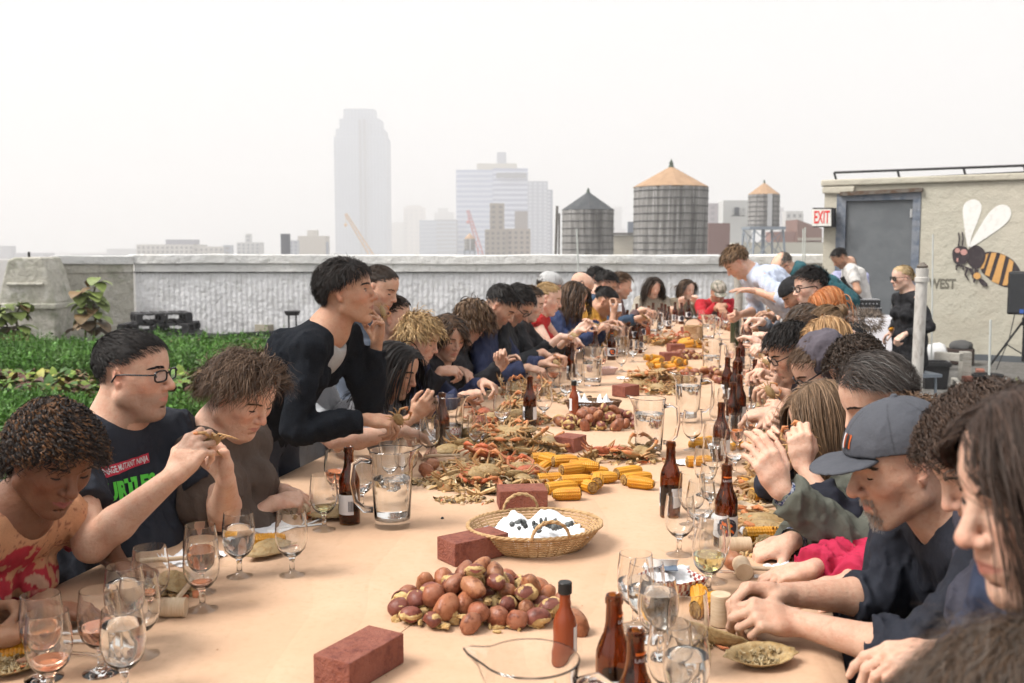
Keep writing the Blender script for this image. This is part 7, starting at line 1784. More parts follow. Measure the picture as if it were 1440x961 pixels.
def sf_patch(c, o):
    T = c['T']; R = c['R']
    for (w_, h_, m_, off, dy) in ((.040, .030, mat_cached('capor', (.65, .13, .03), .7), .002, 0), (.010, .032, M_CAPM, .0035, -.010), (.010, .030, M_CAPM, .0036, .012), (.004, .034, M_LABEL, .0042, .001)):
        n_ = 8; g = [T(V(.10, dy + w_ * (i / (n_ - 1) - .5), .083 + h_ * (j / (n_ - 1) - .5))) for j in range(n_) for i in range(n_)]; v = bvh_project(o, np.array(g), R @ V(.9, 0, .43), off); a = (np.arange(n_ - 1)[:, None] * n_ + np.arange(n_ - 1)).ravel(); mk('cap_patch', v, np.stack([a, a + 1, a + n_ + 1, a + n_], 1), m_, c['root'])
def hold(kind, lab, cat='crab piece', px_=0, py_=0, Y=0, s=.6):
    """a bit of food held between the hands: a thing of its own"""
    src = crp[0] if kind == 'crab' else (cornp[0] if kind == 'corn' else crp[2]); o = copy_tree(src); place(o, at(px_, py_, Y), randR(rng), s); tag(o, lab, cat, 'food held in the hands')
def autohold():
    r = np.random.default_rng(77); n = 0
    for lab, root, c in PEOPLE:
        if 3.6 < c['Y'] < 10 and len(c['arms']) and r.random() < .62 and lab.find('standing') < 0:
            W = c['arms'][0 if r.random() < .5 else 1][4] + c['root'].matrix_basis.translation * 0; fwd = nrm(V(*(c['arms'][0][4] + c['arms'][1][4]) / 2) - (c['N'] - c['off'])) * V(1, 1, 0)
            src = (crp[0], crp[1], cornp[1])[r.integers(3)]; o = copy_tree(src); place(o, W + fwd * .10 + V(0, 0, .015), randR(r), r.uniform(.35, .5) if src is not cornp[1] else .9)
            tag(o, 'half eaten corn cob in a diner\'s hands' if src is cornp[1] else 'bit of crab in a diner\'s hands', 'corn' if src is cornp[1] else 'crab piece', 'corn in the hands' if src is cornp[1] else 'crab bits in the hands'); n += 1
GD = 'diners along the left side of the table'; GR = 'diners along the right side of the table'
def paint_top(v, lb, cl, c):
    a = snoise(v, 40, 3, 3); b = snoise(v, 9, 5, 2); m = ((b + (-.05 - lb[:, 1]) * 7) > .0) & (a > -.28); cl[m] = V(.48, .03, .05); m2 = (np.abs(a) < .06) & ~m; cl[m2] = V(.30, .12, .07); m3 = (lb[:, 1] < -.34); cl[m3] = V(.30, .12, .02) * 1.1; m4 = m & (a > .45); cl[m4] = V(.62, .36, .25); return cl
# L side, near to far
person('person cut by the left edge of the picture cracking a crab', (-150, 600, 1.85), -10, 40, group=GD, skin='brown', hair=short(BK), shirt=dict(col=(.12, .10, .14)), seed=11,
       hands=[Hd('R', -22, 898, 1.86, (.9, .3, .0), (.2, -.2, -1), 'hold'), Hd('L', -28, 868, 1.98, (.95, -.2, .1), (0, -1, -.4), 'pinch')])
person('woman with short twisted dark hair in an orange top with red pattern, looking down', (74, 646, 2.16), -38, 26, roll=-8, group=GD, skin=(.21, .10, .058), face=dict(fem=1, lip=1.35, nose=1.18, fat=.5, lipc=(.30, .10, .10)), seed=12,
       hair=dict(len=.066, col=[(.014, .010, .010), (.020, .014, .012), (.030, .018, .012), (.13, .06, .025)], n=2800, w=.0055, crown=(-.5, 0, .1), lift=.75, thick=.018, curl=.0050, cf=4, seg=14, grav=.20, clump=300, stay=1, lim=.07, part=0, lenz=(1.2, 1, .8), vmin=.35, mess=.12),
       body=dict(byaw=-15, fat=1.05, neck=.03, lean=.34), hands=[Ht('R', 62, 858, .79, (.95, .2, -.15), (.1, 0, -1), 'relax'), Ht('L', 172, 800, .79, (.95, -.1, -.1), (0, -.3, -1), 'relax')],
       shirt=dict(col=(.64, .32, .17), sleeve='short', paint=paint_top, neckline=.055, wr=.009))
person('man in black rimmed glasses and black t-shirt with green lettering, holding a crab', (188, 527, 2.66), -8, 3, group=GD, skin='warm', face=dict(stubble=.42, eyes=1, nose=1.12, fat=.55, jaw=1.06), seed=13,
       hair=short(BK, n=4200, w=.0019, len=.022, thick=.007, lift=.25, mess=.08, comb=(1, .3, -.1)), body=dict(fat=1.22, w=1.05, byaw=-30),
       hands=[Hd('R', 246, 668, 2.34, (.55, .25, .8), (.3, .9, -.1), 'pinch'), Hd('L', 318, 676, 2.52, (-.12, -.1, 1), (-.75, -.65, 0), 'pinch')],
       shirt=dict(col=(.020, .024, .036), sleeve='short', wr=.011, neckline=.034), extra=[eyeglasses(thick=.0024, w=.025, h=.0145),
       decal('', 0, mat_cached('print_red', (.50, .03, .06), .7), -.055, .07, 0, box=(.17, .026), rot=.10), decal('TEENAGE MUTANT NINJA', .022, M_LABEL, -.055, .07, .16, off=.004, rot=.10, bold=.0004), decal('TURTLES', .06, mat_cached('print_green', (.10, .58, .06), .7), -.055, .012, .19, off=.0035, bold=.003)])
HOLD = []
hold('crab', 'crab claw picked apart between the raised hands of the man in black rimmed glasses', px_=297, py_=622, Y=2.42, s=.5)
person('woman with short curly brown hair in a brown t-shirt, looking down at her hands', (341, 556, 2.84), -30, 30, group=GD, skin='fair', face=dict(fem=1, fat=.9, nose=1.05), seed=14,
       hair=dict(len=.105, col=[(.10, .060, .038), (.16, .10, .065), (.07, .042, .028)], n=3000, w=.0030, comb=(-.7, 0, -.1), part=.2, pw=.5, lift=.50, thick=.014, curl=.007, cf=1.6, seg=12, grav=.24, clump=260, mess=.22, stay=1, lim=.04), body=dict(fat=1.25, byaw=-18),
       hands=[Ht('R', 383, 708, .80, (.9, .35, .05), (.0, .5, -.85), 'pinch'), Ht('L', 400, 690, .80, (.8, -.5, -.1), (0, -.4, -.9), 'hold')], shirt=dict(col=(.105, .075, .060), sleeve='short', neckline=.05, wr=.012))
person('standing woman with short dark hair in a black cardigan biting a crab', (486, 412, 3.45), -4, -4, group=GD, skin=(.50, .29, .19), face=dict(fem=1, eyes=1, lip=1.15, open=.3, jaw=.88, fat=-.1), seed=15, standing=True,
       hair=dict(len=.05, col=BK + [(.03, .02, .016)], n=5000, w=.0024, comb=(-.3, .35, -.45), lift=.08, thick=.011, seg=8, curl=.003, cf=1, grav=.12, mess=.14, clump=260, low=.0, lenz=(.7, .9, 1.3)), body=dict(bl=math.radians(36), byaw=-14, neck=.0, w=.90, fat=.86, nb=.2),
       hands=[Hd('R', 516, 590, 3.36, (.95, .2, -.15), (.1, .4, -.9), 'pinch', V(-.2, -.3, -1)), Hd('L', 530, 480, 3.62, (.15, -.15, 1), (-.6, -.5, .1), 'pinch', V(.3, .2, -1))],
       shirt=dict(col=(.016, .019, .025), sleeve='long', mat=M_KNIT, name='cardigan', neckline=.05, vee=2.6, vf=.022, wr=.013, inner=(.42, .42, .42)), extra=[])
hold('crab', 'piece of crab held at the mouth of the standing woman', px_=538, py_=438, Y=3.50, s=.30); hold('crab', 'crab scrap in the lowered hand of the standing woman', px_=560, py_=590, Y=3.40, s=.45)
person('person in grey hidden behind the standing woman, one bare forearm showing', (446, 500, 4.05), -5, 20, group=GD, skin='fair', face=dict(stubble=.3), hair=short(BR), body=dict(fat=1.1, byaw=-12), shirt=dict(col=(.34, .35, .37), sleeve='short'), seed=16,
       hands=[Hd('R', 556, 612, 3.72, (.95, .2, .05), (.1, .2, -1), 'relax'), Hd('L', 520, 600, 4.1, (.9, -.2, 0), (0, 0, -1), 'hold')])
person('woman with dark hair half hidden behind the head of the standing woman', (534, 406, 5.0), -22, 22, group=GD, skin='warm', face=dict(fem=1), hair=tied(DK), shirt=dict(col=(.10, .12, .16)), seed=17, hands=[Hd('R', 600, 570, 4.9, (.9, 0, 0), (0, 0, -1), 'relax')])
person('man with short dark hair in a blue grey shirt behind the standing woman', (551, 448, 5.1), 0, 6, group=GD, skin='fair', face=dict(stubble=.25, eyes=1), hair=short(DK), body=dict(fat=1.1), shirt=dict(col=(.30, .34, .42), sleeve='short'), seed=18, hands=[Hd('R', 615, 588, 4.9, (.9, 0, .1), (0, 0, -1), 'hold')])
person('woman with long straight black hair in a heather grey top eating from her fingers', (556, 520, 4.15), -22, 22, group=GD, skin='tan', face=dict(fem=1, lip=1.15), hair=longh(BK, len=.36, part=0, comb=(-.9, 0, -.4), w=.0036, lim=.02), shirt=dict(col=(.28, .28, .30), mat=M_KNIT, sleeve='push'), seed=19, body=dict(byaw=-14),
       hands=[Hd('R', 580, 598, 3.95, (.35, .1, .9), (-.4, .6, 0), 'pinch'), Hd('L', 588, 592, 4.2, (.7, -.2, .6), (-.5, -.5, 0), 'hold')])
person('woman with short tousled blonde hair in a navy sweater reaching over the table', (590, 477, 4.85), -18, 22, group=GD, skin='fair', face=dict(fem=1, fat=.4), hair=dict(len=.085, col=BLO, n=2300, w=.0032, comb=(.5, 0, -.2), lift=.55, thick=.014, curl=.006, cf=1.3, seg=8, grav=.2, mess=.3, clump=160), shirt=dict(col=(.020, .028, .075), sleeve='long'), seed=20, body=dict(byaw=-12, fat=1.08),
       hands=[Hd('R', 658, 549, 4.55, (.9, .15, .1), (0, .2, -1), 'pinch'), Hd('L', 668, 540, 4.85, (.8, -.4, .1), (0, -.5, -.8), 'hold')])
person('woman with a dark brown bob and earrings in black with a white collar', (630, 474, 5.15), -52, 22, group=GD, skin='fair', face=dict(fem=1, eyes=0), hair=bobh(BR + DK, len=.15, part=-.2, w=.004), shirt=dict(col=(.014, .014, .018), neckline=.05, vee=1.2), body=dict(byaw=-25), seed=21,
       hands=[Hd('R', 632, 528, 4.85, (.9, .0, .25), (-.2, .3, -.9), 'pinch'), Hd('L', 660, 522, 5.2, (.7, -.4, .2), (0, -.4, -.9), 'relax')])
person('woman with wavy brown hair in a black jacket bowing her face away', (664, 452, 5.6), 18, 42, group=GD, skin='fair', face=dict(fem=1), hair=dict(len=.12, col=BR + [(.19, .12, .07)], n=2300, w=.004, crown=(-.2, 0, -.2), lift=.5, thick=.014, curl=.008, cf=1.2, seg=10, grav=.3, mess=.2, clump=150), shirt=dict(col=(.016, .016, .02)), body=dict(byaw=-5), seed=22,
       hands=[Hd('R', 688, 525, 5.3, (.1, .1, 1), (.2, -.9, 0), 'hold'), Hd('L', 715, 525, 5.6, (.9, -.1, .1), (0, -.3, -.9), 'pinch')])
person('man with thick black hair in a navy quarter zip sweater looking down', (704, 430, 5.85), -16, 42, group=GD, skin='warm', face=dict(stubble=.3, nose=1.1), hair=short(BK, len=.045, lift=.3, thick=.010, comb=(.8, -.5, .1)), shirt=dict(col=(.022, .030, .075), sleeve='long', collar=dict(h=.035, r=.012)), body=dict(byaw=-10, w=1.08, fat=1.05), seed=23,
       hands=[Hd('R', 745, 516, 5.5, (.9, .2, -.1), (0, .2, -1), 'pinch'), Hd('L', 765, 512, 5.8, (.85, -.3, 0), (0, -.3, -1), 'hold')])
person('man with glasses and a black jacket leaning behind the navy sweater man', (727, 428, 6.15), -22, 46, group=GD, skin='fair', face=dict(stubble=.25), hair=short(BK, len=.04, lift=.35, thick=.010, comb=(.6, .6, 0)), shirt=dict(col=(.018, .020, .024), sleeve='long', wr=.013, collar=dict(h=.02, r=.012)), body=dict(byaw=-8, w=1.08, fat=1.1), seed=24, extra=[eyeglasses()],
       hands=[Hd('R', 768, 499, 5.8, (.9, .1, -.3), (0, .1, -1), 'pinch'), Hd('L', 790, 500, 6.2, (.9, -.3, 0), (0, -.3, -1), 'hold')])
person('woman with brown tied back hair and black sleeves next to the red vest woman', (745, 426, 6.6), -8, 22, group=GD, skin='pale', face=dict(fem=1), hair=tied(DK + BR, tail=.12), shirt=dict(col=(.015, .015, .018), sleeve='push'), seed=25, hands=[Hd('R', 790, 478, 6.3, (.95, .1, 0), (0, .1, -1), 'relax'), Hd('L', 800, 476, 6.6, (.9, -.2, 0), (0, -.2, -1), 'hold')])
person('blonde woman with hair pulled back in a bright red vest', (770, 420, 7.05), -10, 18, group=GD, skin='pale', face=dict(fem=1), hair=tied(BLO, tail=.14), shirt=dict(col=(.55, .025, .025), sleeve='none', neckline=.04, collar=dict(h=.02, r=.014)), seed=26, hands=[Hd('R', 805, 460, 6.8, (.6, .1, .8), (-.4, -.6, 0), 'hold'), Hd('L', 812, 466, 7.1, (.7, -.2, .3), (0, -.4, -.8), 'pinch')])
person('person wearing a light grey knit cap behind the blonde woman', (772, 405, 7.9), -5, 18, group=GD, skin='fair', hair=short(DK, n=900), shirt=dict(col=(.05, .08, .20), sleeve='long'), seed=27, extra=[capfn((.50, .50, .50), button=False, nobrim=True)], hands=[Hd('R', 842, 460, 7.6, (.9, 0, 0), (0, 0, -1), 'relax')])
person('woman with long wavy dark brown hair over a black top and blue sleeve', (807, 418, 7.45), -25, 28, group=GD, skin='fair', face=dict(fem=1), hair=longh(DK + BR, len=.32, curl=.008, cf=2, w=.004), shirt=dict(col=(.03, .05, .13)), seed=28, hands=[Hd('R', 845, 466, 7.2, (.9, 0, .1), (0, 0, -1), 'pinch'), Hd('L', 855, 460, 7.5, (.9, -.2, .1), (0, -.2, -1), 'hold')])
person('bald man whose crown shows between two dark haired diners', (817, 404, 8.3), -5, 35, group=GD, skin='fair', face=dict(shaved=.15), hair=None, shirt=dict(col=(.2, .2, .25)), seed=29, hands=[Hd('R', 862, 460, 8.0, (.9, 0, 0), (0, 0, -1), 'relax')])
person('woman with dark hair bun, white scarf and mustard sleeve holding a blue napkin', (851, 424, 7.9), -15, 40, group=GD, skin='tan', face=dict(fem=1), hair=tied(BK, gather=(-.10, 0, .04), bun=(.03, .03, .03)), shirt=dict(col=(.48, .23, .03), sleeve='push', collar=dict(h=.03, r=.02)), seed=30, hands=[Hd('R', 862, 442, 7.7, (.2, .1, 1), (-.6, -.4, 0), 'hold'), Hd('L', 870, 446, 8.0, (.2, -.1, 1), (-.5, -.5, 0), 'hold')])
napkin(at(866, 438, 7.75), .05, .06, .02, 77, 'light blue napkin in the hands of the woman with the white scarf', Rx(1.3))
person('man with dark tousled hair behind the woman with the bun', (851, 401, 8.9), -12, 30, group=GD, skin='fair', hair=short(BK, len=.045, lift=.5, thick=.015), shirt=dict(col=(.04, .07, .12)), seed=31, hands=[Hd('R', 892, 450, 8.5, (.9, 0, 0), (0, 0, -1), 'pinch')])
person('person with black hair in the back row left of the brown haired man', (838, 394, 9.3), -5, 25, group=GD, skin='fair', hair=short(BK, len=.04), shirt=dict(col=(.05, .05, .06)), seed=32, hands=[])
person('brown haired man in a mauve brown shirt at the far left corner of the table', (873, 402, 9.4), -8, 14, group=GD, skin='fair', face=dict(stubble=.2, eyes=1), hair=short(BR, len=.045, lift=.5, thick=.014), shirt=dict(col=(.16, .10, .10), sleeve='long'), seed=33, hands=[Hd('R', 893, 438, 9.2, (.9, 0, .2), (0, 0, -1), 'pinch'), Hd('L', 902, 436, 9.5, (.9, -.2, .1), (0, -.2, -1), 'hold')])
# the far end
GE = 'diners at the far end of the table'
person('woman with long dark hair in a cream sweater at the far end', (919, 404, 11.6), -80, 18, group=GE, skin='pale', face=dict(fem=1, open=.5), hair=longh(DK, len=.30, part=.05, w=.0045, n=3200), shirt=dict(col=(.50, .45, .37), sleeve='long', mat=M_KNIT), seed=34, hands=[Hd('R', 904, 434, 11.3, (0, -1, .2), (0, 0, -1), 'hold'), Hd('L', 935, 436, 11.3, (0, -1, .2), (0, 0, -1), 'hold')])
person('woman with dark brown hair and a beige top at the far end', (966, 407, 11.7), -62, 14, group=GE, skin='pale', face=dict(fem=1, eyes=1), hair=longh(DK + BR, len=.20, comb=(-1, 0, -.3), w=.0045, n=3200), shirt=dict(col=(.46, .39, .29), sleeve='long', mat=M_KNIT), seed=35, hands=[Hd('R', 958, 428, 11.4, (.2, -.5, .8), (0, -1, 0), 'hold'), Hd('L', 972, 426, 11.4, (-.2, -.5, .8), (0, -1, 0), 'hold')])
person('man in a camouflage five panel cap and a red jacket at the far end', (1010, 411, 10.9), -88, 30, group=GE, skin='tan', face=dict(stubble=.3, nose=1.2), hair=short(DK, n=900, w=.003), shirt=dict(col=(.42, .012, .022), sleeve='long', wr=.014), seed=36, extra=[capfn((.24, .23, .18), pattern=lambda lv, cl: np.where((snoise(lv, 45, 3, 2) > .1)[:, None], np.array((.45, .40, .34)), cl) * np.where((snoise(lv, 60, 8, 2) > .35)[:, None], .5, 1))],
       hands=[Hd('R', 1012, 433, 10.6, (.5, -.7, -.2), (0, 0, -1), 'pinch'), Hd('L', 1020, 432, 10.6, (-.7, -.7, 0), (0, 0, -1), 'hold')])
m = MB()
# right side, far to near
person('standing man with swept brown hair in a pale blue shirt bending over the wooden post', (1036, 369, 7.7), 184, 46, group=GR, skin='fair', face=dict(nose=1.1, stubble=.12), standing=True, hair=short([(.16, .095, .05), (.26, .16, .09), (.09, .055, .03)], len=.06, lift=.35, thick=.016, comb=(1, .4, .0), w=.003, n=3600), body=dict(bl=math.radians(52), byaw=182, w=1.1, fat=1.02, legs=(.35, .33, .28)), seed=41,
       shirt=dict(col=(.56, .62, .76), sleeve='roll', wr=.017, collar=dict(h=.016, r=.009)), hands=[Hd('L', 1062, 409, 7.45, (-1, .0, .12), (.2, .1, -1), 'flat', V(.7, -.4, .0)), Hd('R', 1040, 443, 7.8, (-.8, -.2, -.3), (0, -1, 0), 'fist', V(.5, .5, -.6))])
person('balding man with glasses in a teal hooded jacket bending down behind the pale blue shirt', (1102, 374, 9.2), 186, 52, group=GR, skin='fair', face=dict(stubble=.15), standing=True, hair=short(GB, bald=1, n=1400, grey=.3), body=dict(bl=math.radians(58), byaw=168, fat=1.1), seed=42, extra=[eyeglasses()],
       shirt=dict(col=(.025, .10, .12), sleeve='long', wr=.016, collar=dict(h=.05, r=.026, hood=1)), hands=[Hd('L', 1100, 440, 9.0, (-.6, 0, -.8), (0, 0, -1), 'relax')])
person('man with short black hair in a white t-shirt standing by the roof house door', (1181, 363, 12.3), 186, 42, group='people standing by the roof house', skin='tan', face=dict(stubble=.5), standing=True, hair=short(BK, len=.035), body=dict(bl=math.radians(20), byaw=170), seed=43, shirt=dict(col=(.60, .58, .56), sleeve='short'), hands=[Hd('L', 1175, 412, 12.0, (-.6, -.3, -.6), (0, 0, -1), 'relax')])
person('bald man with glasses in a lavender shirt looking down at the audio boxes', (1195, 374, 12.9), -112, 46, group='people standing by the roof house', skin='fair', face=dict(shaved=.3), standing=True, hair=short(GB, bald=1, n=500, len=.01), body=dict(bl=math.radians(10), byaw=-100), seed=44, extra=[eyeglasses()], shirt=dict(col=(.36, .37, .55), sleeve='roll', wr=.013, collar=dict(h=.01, r=.01)),
       hands=[Hd('R', 1196, 416, 12.5, (.1, -.9, -.4), (0, 0, -1), 'relax'), Hd('L', 1212, 414, 12.5, (-.1, -.9, -.4), (0, 0, -1), 'relax')])
person('blonde woman in dark sunglasses and long black cardigan sitting apart on a chair', (1269, 391, 9.15), 184, 8, name='person', group='people away from the table', skin='pale', face=dict(fem=1, fat=.5), hair=tied([(.55, .40, .22), (.68, .53, .32), (.4, .27, .13)], gather=(-.11, 0, -.01), bun=(.04, .04, .035), w=.004), body=dict(fat=1.02, byaw=192, legs=(.012, .012, .014), lx=-.02), seed=45,
       shirt=dict(col=(.013, .013, .016), sleeve='long', wr=.014, neckline=.05), extra=[eyeglasses(shades=True, w=.027, h=.02)], hands=[Hd('L', 1272, 474, 8.85, (-.7, -.1, -.7), (-.1, .1, -1), 'relax', V(.6, -.4, -.6)), Hd('R', 1255, 474, 9.3, (-.8, 0, -.5), (0, 0, -1), 'relax')])
c = PEOPLE[-1][1].location; t = empty('folding_chair', c, math.radians(10), label='grey folding chair under the seated blonde woman', cat='chair'); m = MB(); m.box((0, 0, .395), (.42, .42, .03)); m.build('seat', M_STEEL, t)
for x in (-.18, .18):
    for y in (-.18, .18): m = MB(); m.tube([(x, y, .002), (x * .9, y, .38)], .012, 6); m.build('leg', M_STEEL, t)
person('dark haired man with black glasses in a dark grey top on the right side', (1139, 404, 6.35), 186, 12, group=GR, skin='pale', face=dict(nose=1.1, stubble=.15, eyes=1), hair=short(BK, len=.05, lift=.5, thick=.018, comb=(.6, 0, .2)), shirt=dict(col=(.10, .11, .13), sleeve='long', collar=dict(h=.03, r=.012)), seed=46, extra=[eyeglasses(thick=.0022)], hands=[Hd('L', 1085, 468, 6.2, (-.9, -.1, .2), (0, 0, -1), 'hold'), Hd('R', 1078, 458, 6.5, (-.9, .1, .2), (0, 0, -1), 'pinch')])
person('bearded man in a black knit cap looking down at the table', (1119, 414, 7.0), 180, 42, group=GR, skin='tan', face=dict(stubble=.9, nose=1.15), hair=short(BK, n=900, w=.003), shirt=dict(col=(.14, .14, .16), sleeve='long'), seed=47, extra=[capfn((.012, .012, .014), button=False, nobrim=True)], hands=[Hd('L', 1090, 450, 6.8, (-.9, 0, .3), (0, 0, -1), 'hold'), Hd('R', 1085, 446, 7.1, (-.9, 0, .3), (0, 0, -1), 'hold')])
person('woman with long straight red hair and a grey fur collar on a black coat', (1166, 432, 5.75), 172, 34, group=GR, skin='pale', face=dict(fem=1), hair=longh(RED_ + [(.52, .22, .09)], len=.36, comb=(-.8, 0, -.6), w=.0040, n=4200, part=.1, lim=.04, grav=.7, mess=.06), body=dict(byaw=190), shirt=dict(col=(.012, .012, .014), sleeve='long'), seed=48, hands=[Hd('L', 1086, 492, 5.5, (-.9, 0, .2), (0, 0, -1), 'hold'), Hd('R', 1080, 484, 5.8, (-.9, 0, .2), (0, 0, -1), 'pinch')])
def fur(lab_col, ctr, rad, n_, L, name='fur_collar', w_=.006):
    def fn(c):
        r = np.random.default_rng(9); a = r.uniform(0, 2 * PI, n_); b = r.uniform(0, 2 * PI, n_); f2 = c['frt']; cen = c['N'] + c['spine'] * .005
        ringp = cen + (c['lat'][None] * np.sin(a)[:, None] * rad[0] - f2[None] * np.cos(a)[:, None] * rad[1]); outv = nrm(ringp - cen) ; n3 = outv * np.cos(b)[:, None] + c['spine'] * np.sin(b)[:, None]
        p = ringp + n3 * rad[2]; e = p + nrm(n3 + r.normal(0, .5, (n_, 3)) - V(0, 0, .4)) * L * r.uniform(.4, .9, (n_, 1)); s_ = nrm(np.cross(n3, r.normal(size=(n_, 3)))) * w_ * .5
        v = np.stack([p - s_, p + s_, e + s_ * .2, e - s_ * .2], 1).reshape(-1, 3); cl = np.repeat(np.array(lab_col) * r.uniform(.5, 1.8, (n_, 1)), 4, 0)
        mk(name, v, np.arange(n_ * 4).reshape(-1, 4), M_HAIR, c['root'], cl)
    return fn
fur((.20, .16, .13), None, (.15, .15, .045), 2600, .05)(PEOPLE[-1][2])
person('diner with greyish brown hair bowed low beside the red haired woman', (1136, 462, 5.3), 180, 50, group=GR, skin='fair', hair=short(GB + BR, len=.06, lift=.3, thick=.014), shirt=dict(col=(.09, .09, .10), sleeve='long'), seed=49, hands=[Hd('L', 1082, 506, 5.1, (-.9, 0, .1), (0, 0, -1), 'hold')])
person('woman with a small light brown bun low on her head in the right row', (1164, 462, 5.0), 182, 46, group=GR, skin='fair', face=dict(fem=1), hair=tied(LB, gather=(-.115, 0, .015), bun=(.036, .036, .032), w=.004), shirt=dict(col=(.10, .08, .08), sleeve='long'), seed=50, hands=[Hd('L', 1092, 520, 4.8, (-.9, 0, .1), (0, 0, -1), 'hold'), Hd('R', 1088, 512, 5.0, (-.9, 0, .1), (0, 0, -1), 'pinch')])
person('diner with flat dark brown hair just before the woman with the bun', (1137, 482, 4.75), 180, 48, group=GR, skin='fair', hair=short(BR + DK, len=.06, lift=.25, thick=.014), shirt=dict(col=(.06, .06, .08), sleeve='long'), seed=51, hands=[Hd('L', 1090, 532, 4.6, (-.9, 0, .1), (0, 0, -1), 'pinch')])
person('man with wavy black hair and dark glasses holding food, in profile on the right side', (1113, 496, 4.35), 184, 28, group=GR, skin='warm', face=dict(stubble=.2, nose=1.1), hair=short(BK, len=.06, lift=.5, thick=.018, curl=.005, cf=1, seg=8), shirt=dict(col=(.05, .05, .07), sleeve='push'), seed=52, extra=[eyeglasses(thick=.0024)], hands=[Hd('L', 1106, 556, 4.2, (-.9, 0, .2), (0, .1, -1), 'pinch'), Hd('R', 1098, 545, 4.45, (-.9, .1, .2), (0, 0, -1), 'hold')])
person('diner with ginger blonde hair bowed down in front of the bun woman', (1166, 487, 4.25), 182, 44, group=GR, skin='fair', face=dict(fem=1), hair=dict(len=.20, col=[(.36, .20, .09), (.46, .28, .14)], n=2600, w=.0045, comb=(.4, 0, -.3), lift=.3, thick=.016, grav=.4, seg=10, mess=.15, stay=1, part=0), shirt=dict(col=(.25, .2, .2), sleeve='long'), seed=53, hands=[Hd('L', 1102, 575, 4.05, (-.9, 0, .1), (0, 0, -1), 'hold')])
person('person in a mauve grey hood and black glasses leaning over the food', (1152, 520, 3.85), 182, 36, group=GR, skin='fair', face=dict(stubble=.1), hair=short(BR, len=.04, n=1500), shirt=dict(col=(.11, .095, .115), sleeve='long', hoodup=1, wr=.012), seed=54, extra=[eyeglasses(thick=.003)], hands=[Hd('L', 1100, 592, 3.7, (-.9, 0, .15), (0, .1, -1), 'pinch'), Hd('R', 1092, 580, 3.9, (-.9, .1, .1), (0, 0, -1), 'hold')])
person('diner with short curly dark hair behind the grey haired man', (1206, 520, 3.7), 182, 36, group=GR, skin='fair', hair=curly(DK, len=.05, w=.004, curl=.006), shirt=dict(col=(.12, .13, .2), sleeve='long'), seed=55, hands=[Hd('L', 1112, 612, 3.5, (-.9, 0, .1), (0, 0, -1), 'hold'), Hd('R', 1096, 622, 3.55, (-.9, 0, .1), (0, 0, -1), 'pinch')])
person('woman with long straight light brown hair and dark glasses lifting a crab to her mouth', (1158, 590, 2.95), 184, 26, group=GR, skin='fair', face=dict(fem=1), hair=longh([(.17, .105, .062), (.24, .15, .09), (.12, .075, .045)], len=.33, part=0, comb=(.1, 0, -.6), w=.0032, n=3000, lim=.055), shirt=dict(col=(.02, .022, .035), sleeve='push', wr=.012), seed=56, extra=[eyeglasses(thick=.0024)],
       hands=[Hd('L', 1128, 655, 2.72, (-.1, .1, 1), (.1, .9, .2), 'hold'), Hd('R', 1112, 640, 3.0, (-.7, 0, .6), (.3, -.6, -.3), 'pinch')])
hold('crab', 'crab held up to her mouth by the woman with long light brown hair', px_=1122, py_=624, Y=2.8, s=.55)
person('man with thinning dark grey hair in an olive jacket raising one hand', (1236, 562, 2.68), 184, 30, group=GR, skin='fair', face=dict(stubble=.25, nose=1.1), hair=dict(len=.075, col=[(.05, .04, .036), (.075, .06, .052)], n=3200, w=.0024, comb=(-.7, .6, .1), lift=.18, thick=.010, seg=8, recede=.35, front=.10, grey=.14, lenz=(.5, .8, 1.1), mess=.1), shirt=dict(col=(.115, .120, .098), sleeve='long', wr=.016, cuff=1), body=dict(w=1.05, fat=1.1), seed=57,
       hands=[Hd('L', 1098, 690, 2.42, (-.45, .1, .9), (-.3, .9, .2), 'relax', V(.3, -.1, -1)), Ht('R', 1112, 762, .80, (-.9, .1, -.35), (0, .2, -1), 'pinch')])
def cuffband(c):
    for s_, sg, Sh, El, Wt in c['arms']:
        u = nrm(Wt - El); m = MB(); p = Wt + c['off'] - u * .018; m.tube([p - u * .022, p + u * .010], [.036, .034], 18, cap=False); m.tube([p + u * .010, p - u * .022], [.0325, .033], 18, cap=False)
        m.build('plaid_cuff', M_PLAID, c['root'], smooth=40)
M_PLAID = mat('plaid', (.05, .09, .25), .85); ntc = M_PLAID.node_tree; ck = ntc.nodes.new('ShaderNodeTexChecker'); ck.inputs['Scale'].default_value = 120; ck.inputs[1].default_value = (.45, .47, .55, 1); ck.inputs[2].default_value = (.03, .05, .16, 1); tc = ntc.nodes.new('ShaderNodeTexCoord'); ntc.links.new(tc.outputs['Object'], ck.inputs[0]); ntc.links.new(ck.outputs[0], ntc.nodes['Principled BSDF'].inputs[0])
cuffband(PEOPLE[-1][2])
person('person in a bright pink rain jacket hidden behind the capped man except one sleeve', (1282, 628, 2.52), 184, 30, group=GR, skin='fair', face=dict(fem=1), hair=curly(BR, len=.09), shirt=dict(col=(.52, .022, .075), sleeve='long', wr=.015), seed=58,
       hands=[Ht('L', 1142, 801, .80, (-.95, .1, -.2), (0, .1, -1), 'relax', V(.8, .6, .1)), Ht('R', 1185, 826, .79, (-.95, -.1, -.1), (0, -.1, -1), 'relax')])
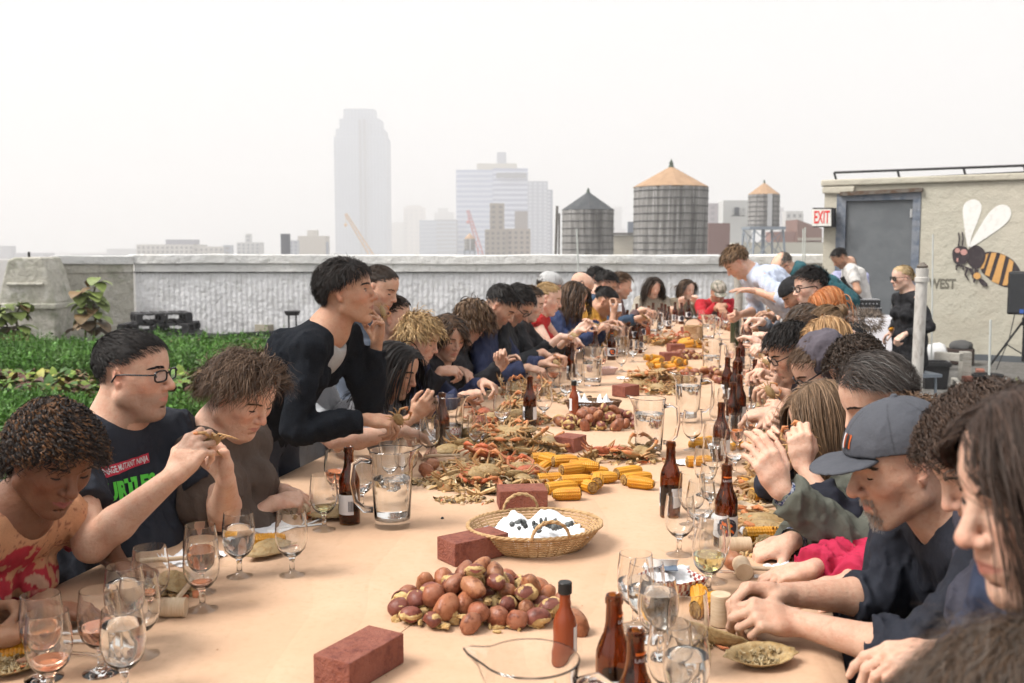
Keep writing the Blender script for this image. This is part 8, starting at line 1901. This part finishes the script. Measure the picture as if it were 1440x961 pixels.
person('man with grey goatee in a washed navy baseball cap and navy hooded sweatshirt', (1268, 652, 1.92), 183, 18, group=GR, skin='warm', face=dict(nose=1.3, fat=.2, beard=dict(n=420, len=.009, col=(.42, .37, .33)), stubble=.15, stubc=(.35, .3, .28), shaved=.45), hair=None, seed=59, body=dict(w=1.08, fat=1.0, neck=.0, nb=.6, lean=.30),
       shirt=dict(col=(.017, .020, .031), sleeve='roll', cuff=1, wr=.014, neckline=.045, vee=.8, collar=dict(h=.022, r=.013, hood=1, open=.80), name='hoodie'), extra=[capfn((.082, .086, .102), patch=sf_patch)],
       hands=[Ht('L', 1122, 876, .80, (-.92, -.05, .2), (.1, .5, -.8), 'pinch'), Ht('R', 1108, 836, .83, (-.92, .02, .12), (0, -.4, -.8), 'pinch', V(.6, .1, -1))])
hold('crab', 'scrap of crab between the fingers of the capped man', px_=1046, py_=848, Y=2.05, s=.35)
person('woman with long dark brown hair at the right edge, looking down', (1480, 694, 1.03), 186, 13, group=GR, skin='fair', face=dict(fem=1, nose=1.15), hair=longh([(.050, .030, .022), (.075, .045, .033), (.035, .022, .016)], len=.34, w=.0018, n=5200, comb=(.1, 0, -.5), part=-.15, lim=.030, tuck=-1, seg=15, thick=.010), shirt=dict(col=(.03, .04, .075), sleeve='long'), seed=60,
       hands=[Hd('L', 1262, 908, 1.66, (-.95, .15, -.12), (0, .2, -1), 'relax', V(.5, -.5, -.6)), Hd('R', 1290, 945, 1.7, (-.9, -.1, 0), (0, -.2, -1), 'pinch')])
person('person with frizzy dark brown hair between the capped man and the right edge woman', (1394, 646, 1.62), 186, 34, group=GR, skin='fair', face=dict(fem=1), hair=curly([(.05, .032, .024), (.08, .05, .036)], len=.05, w=.003, n=3200), shirt=dict(col=(.05, .05, .07), sleeve='long'), seed=61, hands=[])
person('person with greyish brown tousled hair cut by the bottom right corner', (1432, 1094, .88), 186, 30, group=GR, skin='fair', hair=dict(len=.07, col=GB + BR, n=9000, w=.0010, comb=(.4, .3, .2), lift=.5, thick=.012, seg=8, curl=.003, cf=1.2, mess=.22), shirt=dict(col=(.03, .03, .04)), seed=62, hands=[])
autohold()
# templates that found no place are removed
for o in tsp + potp + brkp + cornp + crp:
    if id(o) not in usedp:
        for ch in list(o.children): bpy.data.objects.remove(ch)
        bpy.data.objects.remove(o)
